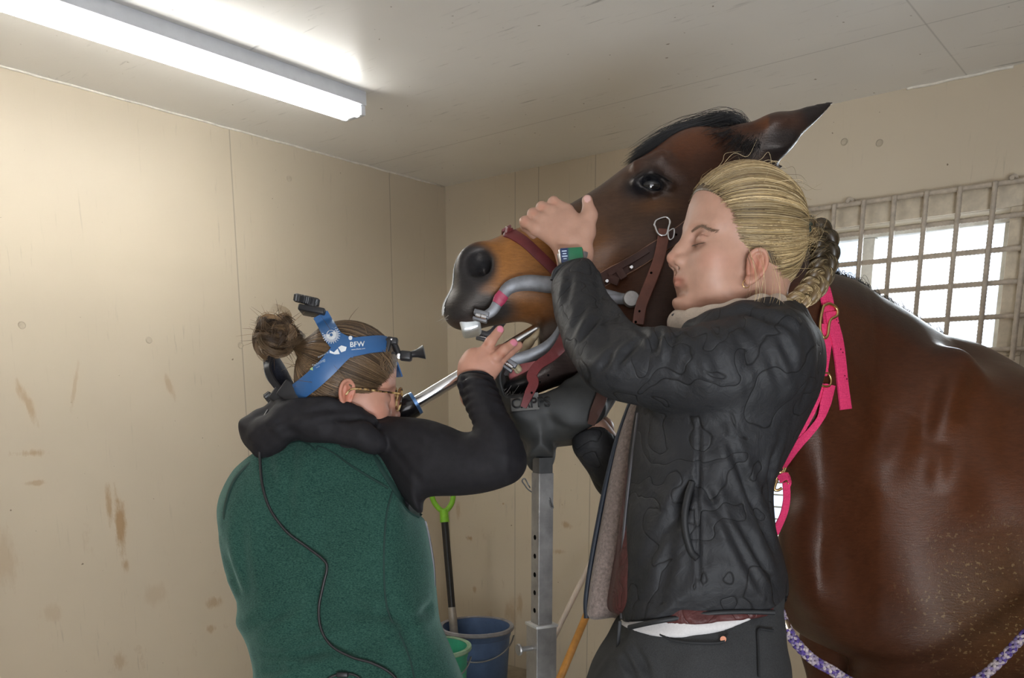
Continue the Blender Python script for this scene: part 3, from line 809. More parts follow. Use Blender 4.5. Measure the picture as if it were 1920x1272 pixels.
bead(WL, (-3.2, -0.02)); bead(WR, (sR(1700, 175)[0], sR(1900, 135)[0]), r=0.005); bead(WR, (sR(1490, 217)[0], sR(1530, 210)[0]))
# ---- window: reveal frame and pane set in the thickness of the wall
mframe = simple('white_window_frame', (0.72, 0.72, 0.68), 0.4, bstr=0.1)
mcream = simple('cream_window_trim', (0.62, 0.54, 0.42), 0.5, bstr=0.2, bscale=60)
def rect_frame(name, M, x0, x1, z0, z1, y, d, t, mat, parent=None):
    bm = bmesh.new()
    for (a, b_, c, e) in ((x0, x1, z0, z0+t), (x0, x1, z1-t, z1), (x0, x0+t, z0+t, z1-t), (x1-t, x1, z0+t, z1-t)):
        bm_box(bm, (b_-a, d, e-c), Matrix.Translation(((a+b_)/2, y, (c+e)/2)), bev=min(0.003, t/4))
    o = bm_obj(name, bm, mat, parent)
    if parent is None: o.matrix_world = M
    return o
def glassmat():
    m, nt, b = newmat('window_glass')
    b.inputs['Base Color'].default_value = (0.97, 0.99, 1, 1); b.inputs['Roughness'].default_value = 0.02
    tr = N(nt, 'ShaderNodeBsdfTransparent'); mx = N(nt, 'ShaderNodeMixShader')
    gl = N(nt, 'ShaderNodeBsdfGlossy'); gl.inputs['Roughness'].default_value = 0.03
    fr = N(nt, 'ShaderNodeFresnel'); fr.inputs['IOR'].default_value = 1.45
    L(nt, fr.outputs[0], mx.inputs[0]); L(nt, tr.outputs[0], mx.inputs[1]); L(nt, gl.outputs[0], mx.inputs[2])
    out = [n for n in nt.nodes if n.type == 'OUTPUT_MATERIAL'][0]; L(nt, mx.outputs[0], out.inputs[0])
    return m
MGLASS = glassmat()
win = rect_frame('window_1', WR, wx0+.001, wx1-.001, wz0+.001, wz1-.001, TH-0.035, 0.05, 0.028, mframe); win['kind'] = 'structure'
bm = bmesh.new(); xm = sR(1610, 520)[0]
bm_box(bm, (0.045, 0.05, wz1-wz0-0.06), Matrix.Translation((xm, TH-0.035, (wz0+wz1)/2)), bev=0.003)
bm_obj('window_mullion', bm, mframe, win)
bm = bmesh.new(); bm_box(bm, (wx1-wx0-0.05, 0.004, wz1-wz0-0.05), Matrix.Translation(((wx0+wx1)/2, TH-0.02, (wz0+wz1)/2)))
bm_obj('window_pane', bm, MGLASS, win, smooth=False)
rect_frame('window_trim', WR, wx0-0.075, wx1+0.075, wz0-0.075, wz1+0.075, -0.008, 0.014, 0.074, mcream, win)
h2 = rect_frame('window_2', WR, hx0+.001, hx1-.001, hz0+.001, hz1-.001, TH-0.05, 0.06, 0.03, mcream); h2['kind'] = 'structure'
bm = bmesh.new()
for i in range(1, 6): bm_cyl(bm, (hx0+.02, TH-0.05, hz0+0.05*i), (hx1-.02, TH-0.05, hz0+0.05*i), 0.004, seg=8)
for i in range(1, 7): bm_cyl(bm, (hx0+(hx1-hx0)*i/7, TH-0.045, hz0+.02), (hx0+(hx1-hx0)*i/7, TH-0.045, hz1-.02), 0.004, seg=8)
bm_obj('window_bars', bm, mframe, h2)
# ---- security grille of ribbed bars in front of the window
mbar = simple('painted_rebar', (0.50, 0.43, 0.35), 0.5, nscale=40, namp=0.2, bstr=0.3)
gr = empty('window_grille', WR @ Vector(((wx0+wx1)/2, -0.05, wz0-0.1)))
gr.rotation_euler = WR.to_euler()
tag(gr, 'cream painted grille of ribbed steel bars over the bright window behind the horse', 'window grille')
GI = Matrix(WR.to_3x3()).to_4x4(); GI.translation = gr.location; GI = GI.inverted() @ WR
def rebar(name, a, b, r=0.0078):
    n = int((Vector(b)-Vector(a)).length/0.006); pts = [tuple(np.array(a)+(np.array(b)-np.array(a))*i/n) for i in range(n+1)]
    V, F = tube(pts, [r*(1.0 if i % 2 else 1.17) for i in range(n+1)], 8)
    V = np.array([GI @ Vector(p) for p in V]); return mesh_obj(name, V, F, mbar, gr)
gy = -0.045
bars_u = [(1567, 470), (1623, 470), (1681, 470), (1742, 470), (1799, 470), (1863, 430), (1911, 600)]
vx = [sR(u, v)[0] for u, v in bars_u]
step = float(np.mean(np.diff(vx))); vx0 = vx[0]
print('bar spacing', np.diff(vx), 'win', wx0, wx1, wz0, wz1, 'low', hx0, hx1, hz0, hz1)
gz1 = sR(1920, 342)[1]
hz = [sR(1920, v)[1] for v in (342, 405, 467, 529, 593, 655)]
print('hz', np.diff(hz), gz1, 'corner s left', sL(0, 118), sR(1920, 130))
hstep = float(-np.mean(np.diff(hz)))
xL, xR = vx0-step*2.2, vx0+step*7.2
for i in range(-2, 8): rebar('vertical_bar', (vx0+step*i, gy, hz[-1]-hstep*0.35), (vx0+step*i, gy, gz1+0.006))
for z in hz: rebar('horizontal_bar', (xL, gy+0.012, z), (xR, gy+0.012, z))
for s_ in (vx0-step*1.3, vx0+step*0.45, vx0+step*5.45):
    bm = bmesh.new(); T = GI @ Matrix.Translation((s_, gy/2, gz1+0.01)) @ Matrix.Rotation(math.pi/2, 4, 'X')
    bm_lathe(bm, [(0.0, 0.022), (0.007, 0.022), (0.007, 0.004), (0.016, 0.003), (0.016, -0.02), (0, -0.02)], T, 12)
    bm_obj('bracket', bm, mbar, gr)
# ---- ceiling lamp: twin tubes under a white box housing, parallel to the left wall
def on_ceiling(u, v, dz=0.0):
    r = ray(u, v); t = (CEIL-dz-CAMZ)/r[2]; return np.array([r[0]*t, r[1]*t, CEIL-dz])
e0 = on_ceiling(687, 172, 0.0)     # top corner at the far end on the ceiling
dirL = np.array([DL[0], DL[1], 0]); side = np.array([DR[0], DR[1], 0])
LEN = 2.44; W_ = 0.115
lamp = empty('ceiling_light', tuple(e0-side*W_/2+dirL*LEN/2)); lamp.rotation_euler = (0, 0, math.atan2(DL[1], DL[0]))
tag(lamp, 'long lit fluorescent ceiling light with white housing along the left wall', 'light')
# local: x along, y to the side (+y = left of direction), z up
mh = simple('white_lamp_housing', (0.62, 0.64, 0.68), 0.4, namp=0.04)
bm = bmesh.new(); bm_box(bm, (LEN, W_, 0.045), Matrix.Translation((0, 0, -0.0225)), bev=0.003); bm_obj('housing', bm, mh, lamp)
bm = bmesh.new()
for sx in (-1, 1): bm = bmesh.new(); bm_box(bm, (0.02, W_-0.01, 0.032), Matrix.Translation((sx*(LEN/2-0.012), 0, -0.045-0.016)), bev=0.002); bm_obj('socket_plate', bm, mh, lamp)
mt, nt, b = newmat('lit_tube'); b.inputs['Base Color'].default_value = (1, 1, 1, 1)
b.inputs['Emission Color'].default_value = (1.0, 0.985, 0.93, 1); b.inputs['Emission Strength'].default_value = 21.0
for sy in (-1, 1):
    bm = bmesh.new(); bm_cyl(bm, (-LEN/2+0.02, sy*0.03, -0.064), (LEN/2-0.004, sy*0.03, -0.064), 0.0165, seg=16)
    bm_obj('tube', bm, mt, lamp)
# ------------------------------------------------------------------ the horse: one continuous implicit body
HD = 1.72                               # distance of the head's middle plane
def pxm(d): return d/FPX
HF = Fld()
head_outline = [(1392, 262), (1340, 268), (1285, 278), (1235, 292), (1188, 314), (1148, 338), (1104, 366), (1060, 391), (1010, 416), (960, 436), (918, 455),
    (886, 473), (864, 492), (853, 520), (845, 548), (838, 572), (840, 594), (856, 607), (890, 611), (928, 609), (962, 603), (985, 603), (1003, 612), (1013, 632),
    (1010, 655), (1000, 668), (992, 690), (978, 702), (958, 712), (941, 726), (946, 741), (968, 746), (1000, 741), (1036, 728), (1080, 716), (1130, 712), (1190, 706), (1250, 690), (1305, 655), (1345, 600),
    (1375, 540), (1420, 470), (1450, 400), (1452, 330), (1430, 285)]
def head_T(x, z):
    u = x/HD*FPX+CX; v = CY-z/HD*FPX
    return np.interp(u, [840, 900, 960, 1040, 1120, 1200, 1290, 1450], [0.046, 0.058, 0.060, 0.060, 0.068, 0.083, 0.088, 0.075])
HF.poly(head_outline, HD, head_T, 0.062, k=0.03)
c = lambda u, v, dd=0.0: cp(u*1.0, v*1.0, HD)+np.array([0, dd, 0])
near, far = -1, 1
for s in (-1, 1):
    HF.ell(c(1235, 372, s*0.070), (0.075, 0.035, 0.032), k=0.05)                   # brow bone over the eye
    HF.cone(c(1225, 440, s*0.074), 0.020, c(1080, 500, s*0.052), 0.010, k=0.05)      # facial crest
    HF.ell(c(1265, 560, s*0.062), (0.105, 0.040, 0.125), k=0.05)                     # jowl
    HF.ell(c(1298, 320, s*0.055), (0.06, 0.035, 0.05), k=0.05)                       # temple
    HF.ell(c(898, 520, s*0.047), (0.044, 0.020, 0.050), k=0.035)                      # nostril rim
    HF.ell(c(872, 585, s*0.020), (0.036, 0.028, 0.026), k=0.03)                      # upper lip
    HF.cone(c(1040, 640, s*0.052), 0.030, c(1105, 700, s*0.050), 0.030, k=0.04)      # cheek fold
    # eye socket, lids
    HF.ell(c(1204, 388, s*0.112), (0.034, 0.022, 0.021), op='s', k=0.02)
    HF.ell(c(1205, 388, s*0.089), (0.028, 0.020, 0.021), k=0.008)                     # lid mound
    HF.cone(c(1176, 382, s*0.104), 0.0065, c(1203, 372, s*0.111), 0.0095, k=0.010)
    HF.cone(c(1203, 372, s*0.111), 0.0095, c(1238, 392, s*0.104), 0.006, k=0.010)
    HF.cone(c(1180, 350, s*0.098), 0.008, c(1222, 345, s*0.104), 0.012, k=0.018); HF.cone(c(1222, 345, s*0.104), 0.012, c(1262, 372, s*0.092), 0.008, k=0.018)
    HF.cone(c(1178, 388, s*0.103), 0.005, c(1208, 402, s*0.106), 0.0055, k=0.010)
    HF.cone(c(1208, 402, s*0.106), 0.0055, c(1238, 393, s*0.102), 0.005, k=0.010)
    HF.ell(c(1208, 390, s*0.108), (0.0235, 0.016, 0.0098), [[.96, 0, .26], [0, 1, 0], [-.26, 0, .96]], op='s', k=0.004)           # lid opening
    # nostril hollow
    HF.ell(c(901, 514, s*0.075), (0.025, 0.032, 0.031), [[.92, 0, .39], [0, 1, 0], [-.39, 0, .92]], op='s', k=0.012)
    HF.ell(c(909, 520, s*0.050), (0.014, 0.026, 0.016), op='s', k=0.006)
    # neck, shoulder, chest
ND = 2.02
body_outline = [(1392, 300), (1450, 350), (1480, 440), (1530, 505), (1562, 520), (1600, 534), (1650, 566), (1700, 600), (1760, 634), (1820, 655), (1880, 683), (1935, 718), (2100, 810), (2250, 900),
    (2250, 1180), (2050, 1230), (1900, 1246), (1850, 1252), (1760, 1275), (1700, 1290), (1640, 1262), (1580, 1222), (1540, 1188), (1508, 1150), (1485, 1110), (1470, 1060), (1463, 1010), (1466, 965), (1476, 925), (1462, 880), (1440, 820), (1400, 740), (1340, 650), (1300, 560), (1310, 420)]
def neck_y(x, z):
    u = x/ND*FPX+CX; return np.interp(u, [1300, 1450, 1560, 1750, 1950, 2200], [1.76, 1.80, 1.90, 2.02, 2.00, 1.90])
def neck_T(x, z):
    u = x/ND*FPX+CX; v = CY-z/ND*FPX
    crest = np.interp(u, [1300, 1560, 1760, 1900, 2200], [300, 520, 634, 690, 900])
    dep = np.clip((v-crest)/260.0, 0, 1)
    full = np.interp(u, [1300, 1450, 1600, 1750, 1950], [0.085, 0.10, 0.15, 0.20, 0.24])
    return full*(0.42+0.58*np.sqrt(dep))
HF.poly(arm_px(neck_y, ND, body_outline), ND, neck_T, 0.14, y0=neck_y, k=0.07)
hb = lambda u, v, d: cp(u, v, d)
AX = np.array([0.84, -0.54, 0.0]); AX /= np.linalg.norm(AX)          # the horse's long axis, away to the right and towards the camera

AXc = CAMM.T @ np.array([0.84, -0.54, 0.0])/np.linalg.norm([0.84, -0.54]); SDc = np.cross(UPc, AXc)

cx0 = np.array([1.02, 1.93, 1.02])                                   # shoulder centre, world
Rb = np.stack([AXc, SDc, UPc], 1)
axw = np.array([AX[0], AX[1], 0]); sdw = np.array([-AX[1]*-1, AX[0], 0]); sdw = np.array([0.54, 0.84, 0])
sdw = sdw/np.linalg.norm(sdw)
wp = lambda a, s, z: w2c(np.array([cx0[0], cx0[1], 0])+axw*a+sdw*s+np.array([0, 0, z]))
HF.ell(wp(0.62, 0, 1.02), (0.75, 0.30, 0.33), Rb, k=0.10)               # barrel
HF.ell(wp(0.02, 0, 1.06), (0.33, 0.25, 0.34), Rb, k=0.10)               # shoulder mass
HF.ell(wp(1.30, 0, 1.14), (0.36, 0.28, 0.31), Rb, k=0.12)               # croup
for s in (-1, 1):
    HF.ell(hb(1700, 900, 2.02)+SDc*s*0.155, (0.10, 0.085, 0.30), Rb @ np.array([[.94, 0, .34], [0, 1, 0], [-.34, 0, .94]]), k=0.10)   # shoulder blade muscle
    HF.ell(hb(1560, 1060, 2.00)+SDc*s*0.10, (0.11, 0.10, 0.15), Rb, k=0.07)          # breast muscle
    HF.chain([(wp(-0.05, s*0.14, 0.86), 0.105), (wp(-0.10, s*0.145, 0.70), 0.078), (wp(-0.08, s*0.14, 0.50), 0.050), (wp(-0.085, s*0.14, 0.44), 0.052), (wp(-0.085, s*0.14, 0.38), 0.036),
              (wp(-0.08, s*0.14, 0.20), 0.032), (wp(-0.08, s*0.14, 0.15), 0.040), (wp(-0.10, s*0.14, 0.09), 0.038)], k=0.04)
    HF.cone(wp(-0.11, s*0.14, 0.07), 0.045, wp(-0.125, s*0.14, 0.055), 0.055, k=0.02)
    HF.chain([(wp(1.42, s*0.15, 1.00), 0.17), (wp(1.30, s*0.15, 0.78), 0.13), (wp(1.42, s*0.15, 0.62), 0.075), (wp(1.60, s*0.14, 0.50), 0.055), (wp(1.57, s*0.14, 0.38), 0.042),
              (wp(1.52, s*0.14, 0.20), 0.035), (wp(1.51, s*0.14, 0.15), 0.042), (wp(1.47, s*0.14, 0.08), 0.040)], k=0.05)
    HF.cone(wp(1.46, s*0.14, 0.07), 0.045, wp(1.44, s*0.14, 0.055), 0.055, k=0.02)
HF.chain([(hb(1590, 1130, 2.08), .085), (hb(1566, 1200, 2.10), .072), (hb(1560, 1330, 2.12), .055)], k=.05)
# ears
def ear(base, mid, tip, r, front, kk=0.03):
    HF.cone(base, r*0.95, mid, r, k=kk); HF.cone(mid, r, tip, 0.004, k=0.02)
ear(c(1375, 300, -0.060), c(1432, 292, -0.080), c(1531, 236, -0.085), 0.036, None)
HF.cone(c(1385, 318, -0.125), 0.024, c(1448, 308, -0.135), 0.030, op='s', k=0.008)
HF.cone(c(1448, 308, -0.135), 0.030, c(1528, 240, -0.110), 0.012, op='s', k=0.008)
ear(c(1372, 296, 0.060), c(1420, 296, 0.085), c(1500, 262, 0.110), 0.034, None)
V, Q = surface(HF, 0.0062, B=10, iters=2)
nrm = sdf_normals(V, Q)
# subtle muscles and veins
near_side = V[:, 1] < 1.95
amp = np.where(V[:, 0] > 0.55, 0.004, 0.0012)
V = V+nrm*(vnoise(V*np.array([1, 1, 1]), 9, 3)*amp)[:, None]
def ridge(a, b_, wd, dep):
    a = march(HF, *a, 1.4, 2.4)[0]; b_ = march(HF, *b_, 1.4, 2.4)[0]; e_ = b_-a; h_ = np.clip((V-a) @ e_/(e_ @ e_), 0, 1); d_ = np.linalg.norm(V-a-h_[:, None]*e_, axis=1)
    return dep*np.sin(np.pi*np.clip(h_, .03, .97))*np.exp(-(d_/wd)**2)
D_ = 0
for a, b_, wd, dep in (((1800, 680), (1745, 830), .030, .016), ((1770, 690), (1715, 860), .022, -.012), ((1840, 690), (1800, 800), .03, -.010), ((1765, 830), (1755, 930), .022, .009), ((1720, 780), (1640, 920), .04, .012), ((1680, 770), (1600, 900), .03, -.008),
                       ((1560, 1000), (1540, 1180), .03, -.012), ((1840, 800), (1870, 1000), .05, .012), ((1560, 640), (1640, 900), .05, .010), ((1900, 760), (1880, 900), .03, -.008)): D_ = D_+ridge(a, b_, wd, dep)
V = V+nrm*D_[:, None]
# refine: second pass at the head with finer cells would double verts; instead store coat colour from 3-D position
BROWN = (0.050, 0.017, 0.008); RED = (0.085, 0.026, 0.009); DARK = (0.014, 0.010, 0.009); TAN = (0.22, 0.088, 0.026); BLK = (0.012, 0.012, 0.013)
blobs = [
    (c(1500, 900, 0.1), (0.6, 0.8, 0.5), (0.055, 0.017, 0.007), 0.6),
    (c(1870, 900, 0.2), (0.35, 0.8, 0.4), RED, 0.7),
    (c(1900, 1120, 0.2), (0.22, 0.8, 0.22), (0.080, 0.034, 0.012), 0.7),
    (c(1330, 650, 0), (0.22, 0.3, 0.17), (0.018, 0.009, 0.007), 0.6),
    (c(1150, 430, 0), (0.20, 0.3, 0.14), (0.058, 0.031, 0.019), 0.6),
    (c(1010, 520, 0), (0.19, 0.3, 0.16), TAN, 0.75),
    (c(960, 500, 0), (0.11, 0.3, 0.12), (0.27, 0.112, 0.030), 0.7),
    (c(1230, 330, 0), (0.10, 0.3, 0.07), RED, 0.8),
    (c(1285, 300, 0), (0.07, 0.3, 0.06), (0.12, 0.042, 0.018), 0.7),
    (c(1220, 425, 0), (0.065, 0.3, 0.030), (0.11, 0.05, 0.022), 0.8),
    (c(1215, 355, -.08), (0.06, 0.08, 0.030), (0.05, 0.038, 0.034), 0.8),
    (c(1200, 388, 0), (0.068, 0.3, 0.036), (0.010, 0.011, 0.014), 0.55),
    (c(1030, 650, 0), (0.075, 0.3, 0.05), (0.045, 0.032, 0.025), 0.6),
    (c(1045, 690, 0), (0.10, 0.3, 0.075), (0.030, 0.020, 0.018), 0.5),
    (c(860, 562, 0), (0.058, 0.3, 0.070), (0.032, 0.030, 0.029), 0.4),
    (c(905, 590, 0), (0.090, 0.3, 0.032), (0.030, 0.027, 0.025), 0.5),
    (c(890, 520, 0), (0.060, 0.3, 0.058), (0.022, 0.021, 0.022), 0.35),
    (c(1395, 335, 0), (0.09, 0.3, 0.06), (0.030, 0.018, 0.013), 0.6),
    (c(1430, 270, -.1), (0.06, 0.10, 0.04), (0.11, 0.038, 0.014), 0.6),
    (c(1505, 255, -.1), (0.045, 0.14, 0.045), (0.012, 0.009, 0.008), 0.5),
    (c(1450, 318, -.11), (0.075, 0.04, 0.035), (0.006, 0.004, 0.004), 0.5),
    (c(968, 722, 0), (0.05, 0.3, 0.035), BLK, 0.4)]
COLR = paint(V, BROWN, blobs)
# interior of the mouth (the gap between the jaws) is pink; hooves and lower legs are black
W3 = c2w(V)
low = np.clip((0.62-W3[:, 2])/0.18, 0, 1)[:, None]; COLR = COLR*(1-low)+np.array(BLK)*low
crest_u = V[:, 0]/V[:, 1]*FPX+CX; crest_v = CY-V[:, 2]/V[:, 1]*FPX
cr = np.interp(crest_u, [1500, 1560, 1760, 1900], [505, 520, 634, 690]); k_ = np.clip(1-(crest_v-cr)/46, 0, 1)*(crest_u > 1440)*np.clip((1850-crest_u)/120, 0, 1)
COLR = COLR*(1-0.7*k_[:, None])+np.array((0.022, 0.018, 0.018))*0.7*k_[:, None]
# narrow white edge of the snip running down the front of the muzzle
snip = np.array([c(866, 487, -0.022), c(856, 512, -0.020), c(847, 540, -0.020), c(838, 568, -0.016), c(841, 592, -0.012)])
sn = catmull(snip, 6); dmin = np.min(np.linalg.norm((V[:, None, [0, 2]]-sn[None][:, :, [0, 2]]) if False else (V[:, None, :]-sn[None, :, :])*np.array([1, .9, 1]), axis=2), axis=1)
# colour variation
nz1 = vnoise(V, 30, 1)*0.5+vnoise(V, 75, 2)*0.5
COLR = COLR*(1+0.14*nz1[:, None])
def horsemat():
    m, nt, b = newmat('bay_coat')
    a = N(nt, 'ShaderNodeVertexColor'); a.layer_name = 'col'
    f = noise(nt, coords(nt, (60, 60, 260)), 1.0, 4, 0.7); f2 = noise(nt, coords(nt, (1, 1, 1)), 420, 3, 0.6)
    g = ramp(nt, f, [(0.3, 0.82), (0.7, 1.2)])
    c1 = mixc(nt, 1.0, a.outputs['Color'], g, 'MULTIPLY')
    # dried flecks of mud low on the ribs
    v = coords(nt); fl = ramp(nt, noise(nt, v, 130, 2, 0.5), [(0.62, 0.0), (0.67, 1.0)])
    fm = N(nt, 'ShaderNodeVectorMath'); fm.operation = 'DISTANCE'; L(nt, v, fm.inputs[0]); fm.inputs[1].default_value = tuple(c2w(cp(1850, 1110, 1.78)))
    near_ = ramp(nt, fm.outputs['Value'], [(0.04, 1.0), (0.22, 0.0)])
    c1 = mixc(nt, math_n(nt, 'MULTIPLY', fl, math_n(nt, 'MULTIPLY', near_, 0.75)), c1, (0.30, 0.20, 0.09))
    L(nt, c1, b.inputs['Base Color'])
    b.inputs['Roughness'].default_value = 0.38; b.inputs['Specular IOR Level'].default_value = 0.34; b.inputs['Specular Tint'].default_value = (1, .88, .80, 1)
    h = math_n(nt, 'ADD', math_n(nt, 'MULTIPLY', f, 1.0), math_n(nt, 'MULTIPLY', f2, 0.6))
    bump(nt, b, h, 0.35, 0.0018); return m
MHORSE = horsemat()
horse_root = mesh_obj('horse', W3, Q, MHORSE, None, colors=COLR)
tag(horse_root, 'glossy dark bay horse standing with its mouth held open, head raised on the stand', 'horse')
horse_V = V
print('horse verts', len(V))
# ---- eyes
meye, nt, b = newmat('horse_eye'); b.inputs['Base Color'].default_value = (0.006, 0.007, 0.010, 1); b.inputs['Roughness'].default_value = 0.06
b.inputs['Coat Weight'].default_value = 1.0; b.inputs['Coat Roughness'].default_value = 0.02
for s in (-1, 1):
    bm = bmesh.new(); r = bmesh.ops.create_uvsphere(bm, u_segments=32, v_segments=20, radius=0.0215)
    e = bm_obj('eye', bm, meye, horse_root); e.location = P(1207, 388, HD) if False else Vector(c2w(c(1207, 388, s*0.0905)))
    e.scale = (1.15, 0.86, 0.78)
# ---- lashes of the near eye
rng = np.random.default_rng(5)
ln = []
for i in range(60):
    t = i/59; u = 1182+50*t; v = 381-11*math.sin(math.pi*t)+6*t
    a = c(u, v, -0.110); ln.append(catmull([a, a+np.array([-0.003+0.008*t, -0.007, -0.003]), a+np.array([-0.004+0.013*t, -0.012, -0.008-rng.random()*0.003])], 3))
mhair_blk = attrmat('dark_hair', 0.38, nscale=60, namp=0.2, bstr=0, spec=0.6)
strands('eyelash', c2w(np.array(ln)), 0.00035, mhair_blk, horse_root, colors=np.tile((0.008, 0.008, 0.009), (60, 1)))
# ---- forelock swept back over the poll and towards the face
def hair_lock(name, roots, guides, n, rad, colfn, parent, mat, spread=0.012, seed=0, npt=14, frizz=0.004, endspread=None):
    """n strands between guide curves. guides: list of (k,3) arrays (camera frame) interpolated laterally"""
    rng = np.random.default_rng(seed); G = np.array([np.stack([np.interp(np.linspace(0, 1, npt), np.linspace(0, 1, len(catmull(g, 6))), catmull(g, 6)[:, i]) for i in range(3)], 1) for g in guides])
    out = []; cols = []
    for i in range(n):
        t = rng.random()*(len(G)-1); a = int(t); f = t-a; a2 = min(a+1, len(G)-1)
        l = G[a]*(1-f)+G[a2]*f
        off = rng.normal(0, spread, 3)*np.array([1, 1, 1]); off2 = rng.normal(0, endspread or spread, 3)
        tt = np.linspace(0, 1, npt)[:, None]
        l = l+off*(1-tt)+off2*tt+np.stack([np.sin(tt[:, 0]*rng.uniform(2, 7)+rng.random()*6)*rng.normal(0, frizz) for _ in range(3)], 1)
        L0 = 1-0.35*rng.random()**2; l = np.stack([np.interp(np.linspace(0, L0, npt), tt[:, 0], l[:, k]) for k in range(3)], 1)
        out.append(l); cols.append(colfn(rng, t/(len(G)-1)))
    return strands(name, c2w(np.array(out)), rad, mat, parent, colors=np.array(cols))
blk = lambda rng, t: np.array((0.016, 0.016, 0.018))*rng.uniform(0.5, 1.8)
G = [[c(1392, 280, -.04), c(1368, 250, -.05), c(1318, 262, -.06), c(1258, 276, -.055), c(1190, 310, -.04)],
     [c(1390, 274, -.01), c(1352, 240, -.02), c(1295, 248, -.02), c(1240, 272, -.02), c(1184, 312, -.02)],
     [c(1392, 270, .02), c(1356, 232, .02), c(1300, 236, .02), c(1240, 262, .02), c(1180, 312, .0)],
     [c(1395, 274, .05), c(1368, 236, .05), c(1310, 244, .05), c(1250, 272, .04), c(1190, 314, .02)]]
hair_lock('forelock', None, G, 2600, 0.00045, blk, horse_root, mhair_blk, 0.008, 1, 16, 0.004)
G = [[c(1350, 262, -.03), c(1320, 282, -.07), c(1290, 292, -.09)], [c(1385, 268, -.03), c(1350, 292, -.085), c(1318, 318, -.105)], [c(1405, 272, -.03), c(1378, 300, -.085), c(1350, 335, -.11)],
     [c(1420, 280, -.03), c(1400, 308, -.09), c(1385, 345, -.12)]]
hair_lock('forelock', None, G, 500, 0.00042, blk, horse_root, mhair_blk, 0.008, 2, 10, 0.003)
# ---- mane along the crest, hanging to the far side, wisps against the window
def crest_pt(u):
    v = np.interp(u, [1430, 1480, 1530, 1562, 1600, 1650, 1700, 1760, 1820], [330, 430, 503, 520, 534, 566, 600, 634, 655])
    y = np.interp(u, [1300, 1450, 1560, 1750, 1950], [1.76, 1.80, 1.90, 2.02, 2.00]); return cp(u, v+4, y)
rng = np.random.default_rng(9); ln = []; cs = []
for i in range(3200):
    u = rng.uniform(1430, 1800); a = crest_pt(u)+np.array([0, rng.normal(0, .010), -.004])
    up = rng.uniform(.008, .028)*np.interp(u, [1430, 1700, 1800], [1, 1, .5]); s_ = rng.normal(0, .25)
    p = [a, a+np.array([.006+.02*s_, .012, up]), a+np.array([.022+.03*s_, .035, up*1.1-.004]), a+np.array([.045+.04*s_, .07, up*.5-.03]), a+np.array([.05, .09, -.09])]
    ln.append(catmull(p, 4)); cs.append(blk(rng, 0))
strands('mane', c2w(np.array(ln)), 0.00042, mhair_blk, horse_root, colors=np.array(cs))
# ---- whiskers
ln = []; rng = np.random.default_rng(4)
for i in range(26):
    a = c(rng.uniform(842, 862), rng.uniform(560, 606), rng.uniform(-.03, .03)); dr = np.array([-.016-.01*rng.random(), rng.normal(0, .008), rng.normal(-.006, .007)])
    ln.append(catmull([a, a+dr*.6, a+dr+np.array([0, 0, -.004])], 3))
for i in range(30):
    a = c(rng.uniform(942, 985), rng.uniform(730, 744), rng.uniform(-.045, .02)); dr = np.array([rng.normal(-.012, .012), -.01*rng.random(), -.018-.014*rng.random()])
    ln.append(catmull([a, a+dr*.6, a+dr], 3))
mwh = simple('pale_whisker', (0.6, 0.57, 0.52), 0.4)
strands('whiskers', c2w(np.array(ln[:26])), 0.0003, mwh, horse_root); strands('whiskers', c2w(np.array(ln[26:])), 0.0003, mwh, horse_root)
# white hairs of the snip along the front of the muzzle
rng = np.random.default_rng(6); SQ = np.array([c(862, 484, -.030), c(855, 505, -.030), c(849, 530, -.028), c(840, 560, -.024), (c(838, 585, -.020))]); sc_ = catmull(SQ, 8); base = sc_[rng.integers(0, len(sc_), 1500)]+rng.normal(0, 1, (1500, 3))*np.array((.0016, .004, .003))
near_ops = [i for i, o in enumerate(HF.ops) if i < 45]
base, gn = onto(HF, base, .0002, 4); tn = np.array([-.15, 0, -1.0]); ln = np.stack([base, base+gn*.0010+tn*.003, base+gn*.0008+tn*.006], 1)
strands('white_snip', c2w(ln), .0009, simple('white_hair', (.80, .79, .76), .5), horse_root)
# tongue, gums and teeth
mt_ = simple('wet_tongue', (0.50, 0.16, 0.16), 0.25, bstr=0.3, bscale=300)
F = Fld(); F.chain([(c(1090, 655), .030), (c(1040, 668), .027), (c(1000, 685), .022), (c(968, 705), .016)], k=.03, ax=(0, 1, 0), f=1.0)
Vt, Qt = surface(F, 0.004); mesh_obj('tongue', c2w(Vt), Qt, mt_, horse_root)
mtooth = simple('tooth', (0.62, 0.52, 0.33), 0.35, bstr=0.2)
for i in range(6):
    F = Fld(); dd = (i-2.5)*0.0125; F.cone(c(966-abs(i-2.5)*-3, 700, dd), .0062, c(957-abs(i-2.5)*-3, 686, dd), .0052, k=.003)
    Vt, Qt = surface(F, 0.002, B=8); mesh_obj('tooth', c2w(Vt), Qt, mtooth, horse_root)
F = Fld(); F.chain([(c(1012, 628, -.030), .006), (c(990, 652, -.030), .0075), (c(970, 680, -.026), .006)], k=.01); V_t, Q_t = surface(F, .0025, B=8); V_t = V_t+sdf_normals(V_t, Q_t)*(.0015*vnoise(V_t, 130, 2))[:, None]
mesh_obj('molar_row', c2w(V_t), Q_t, simple('stained_tooth', (.40, .31, .19), .45, bstr=.4), horse_root)
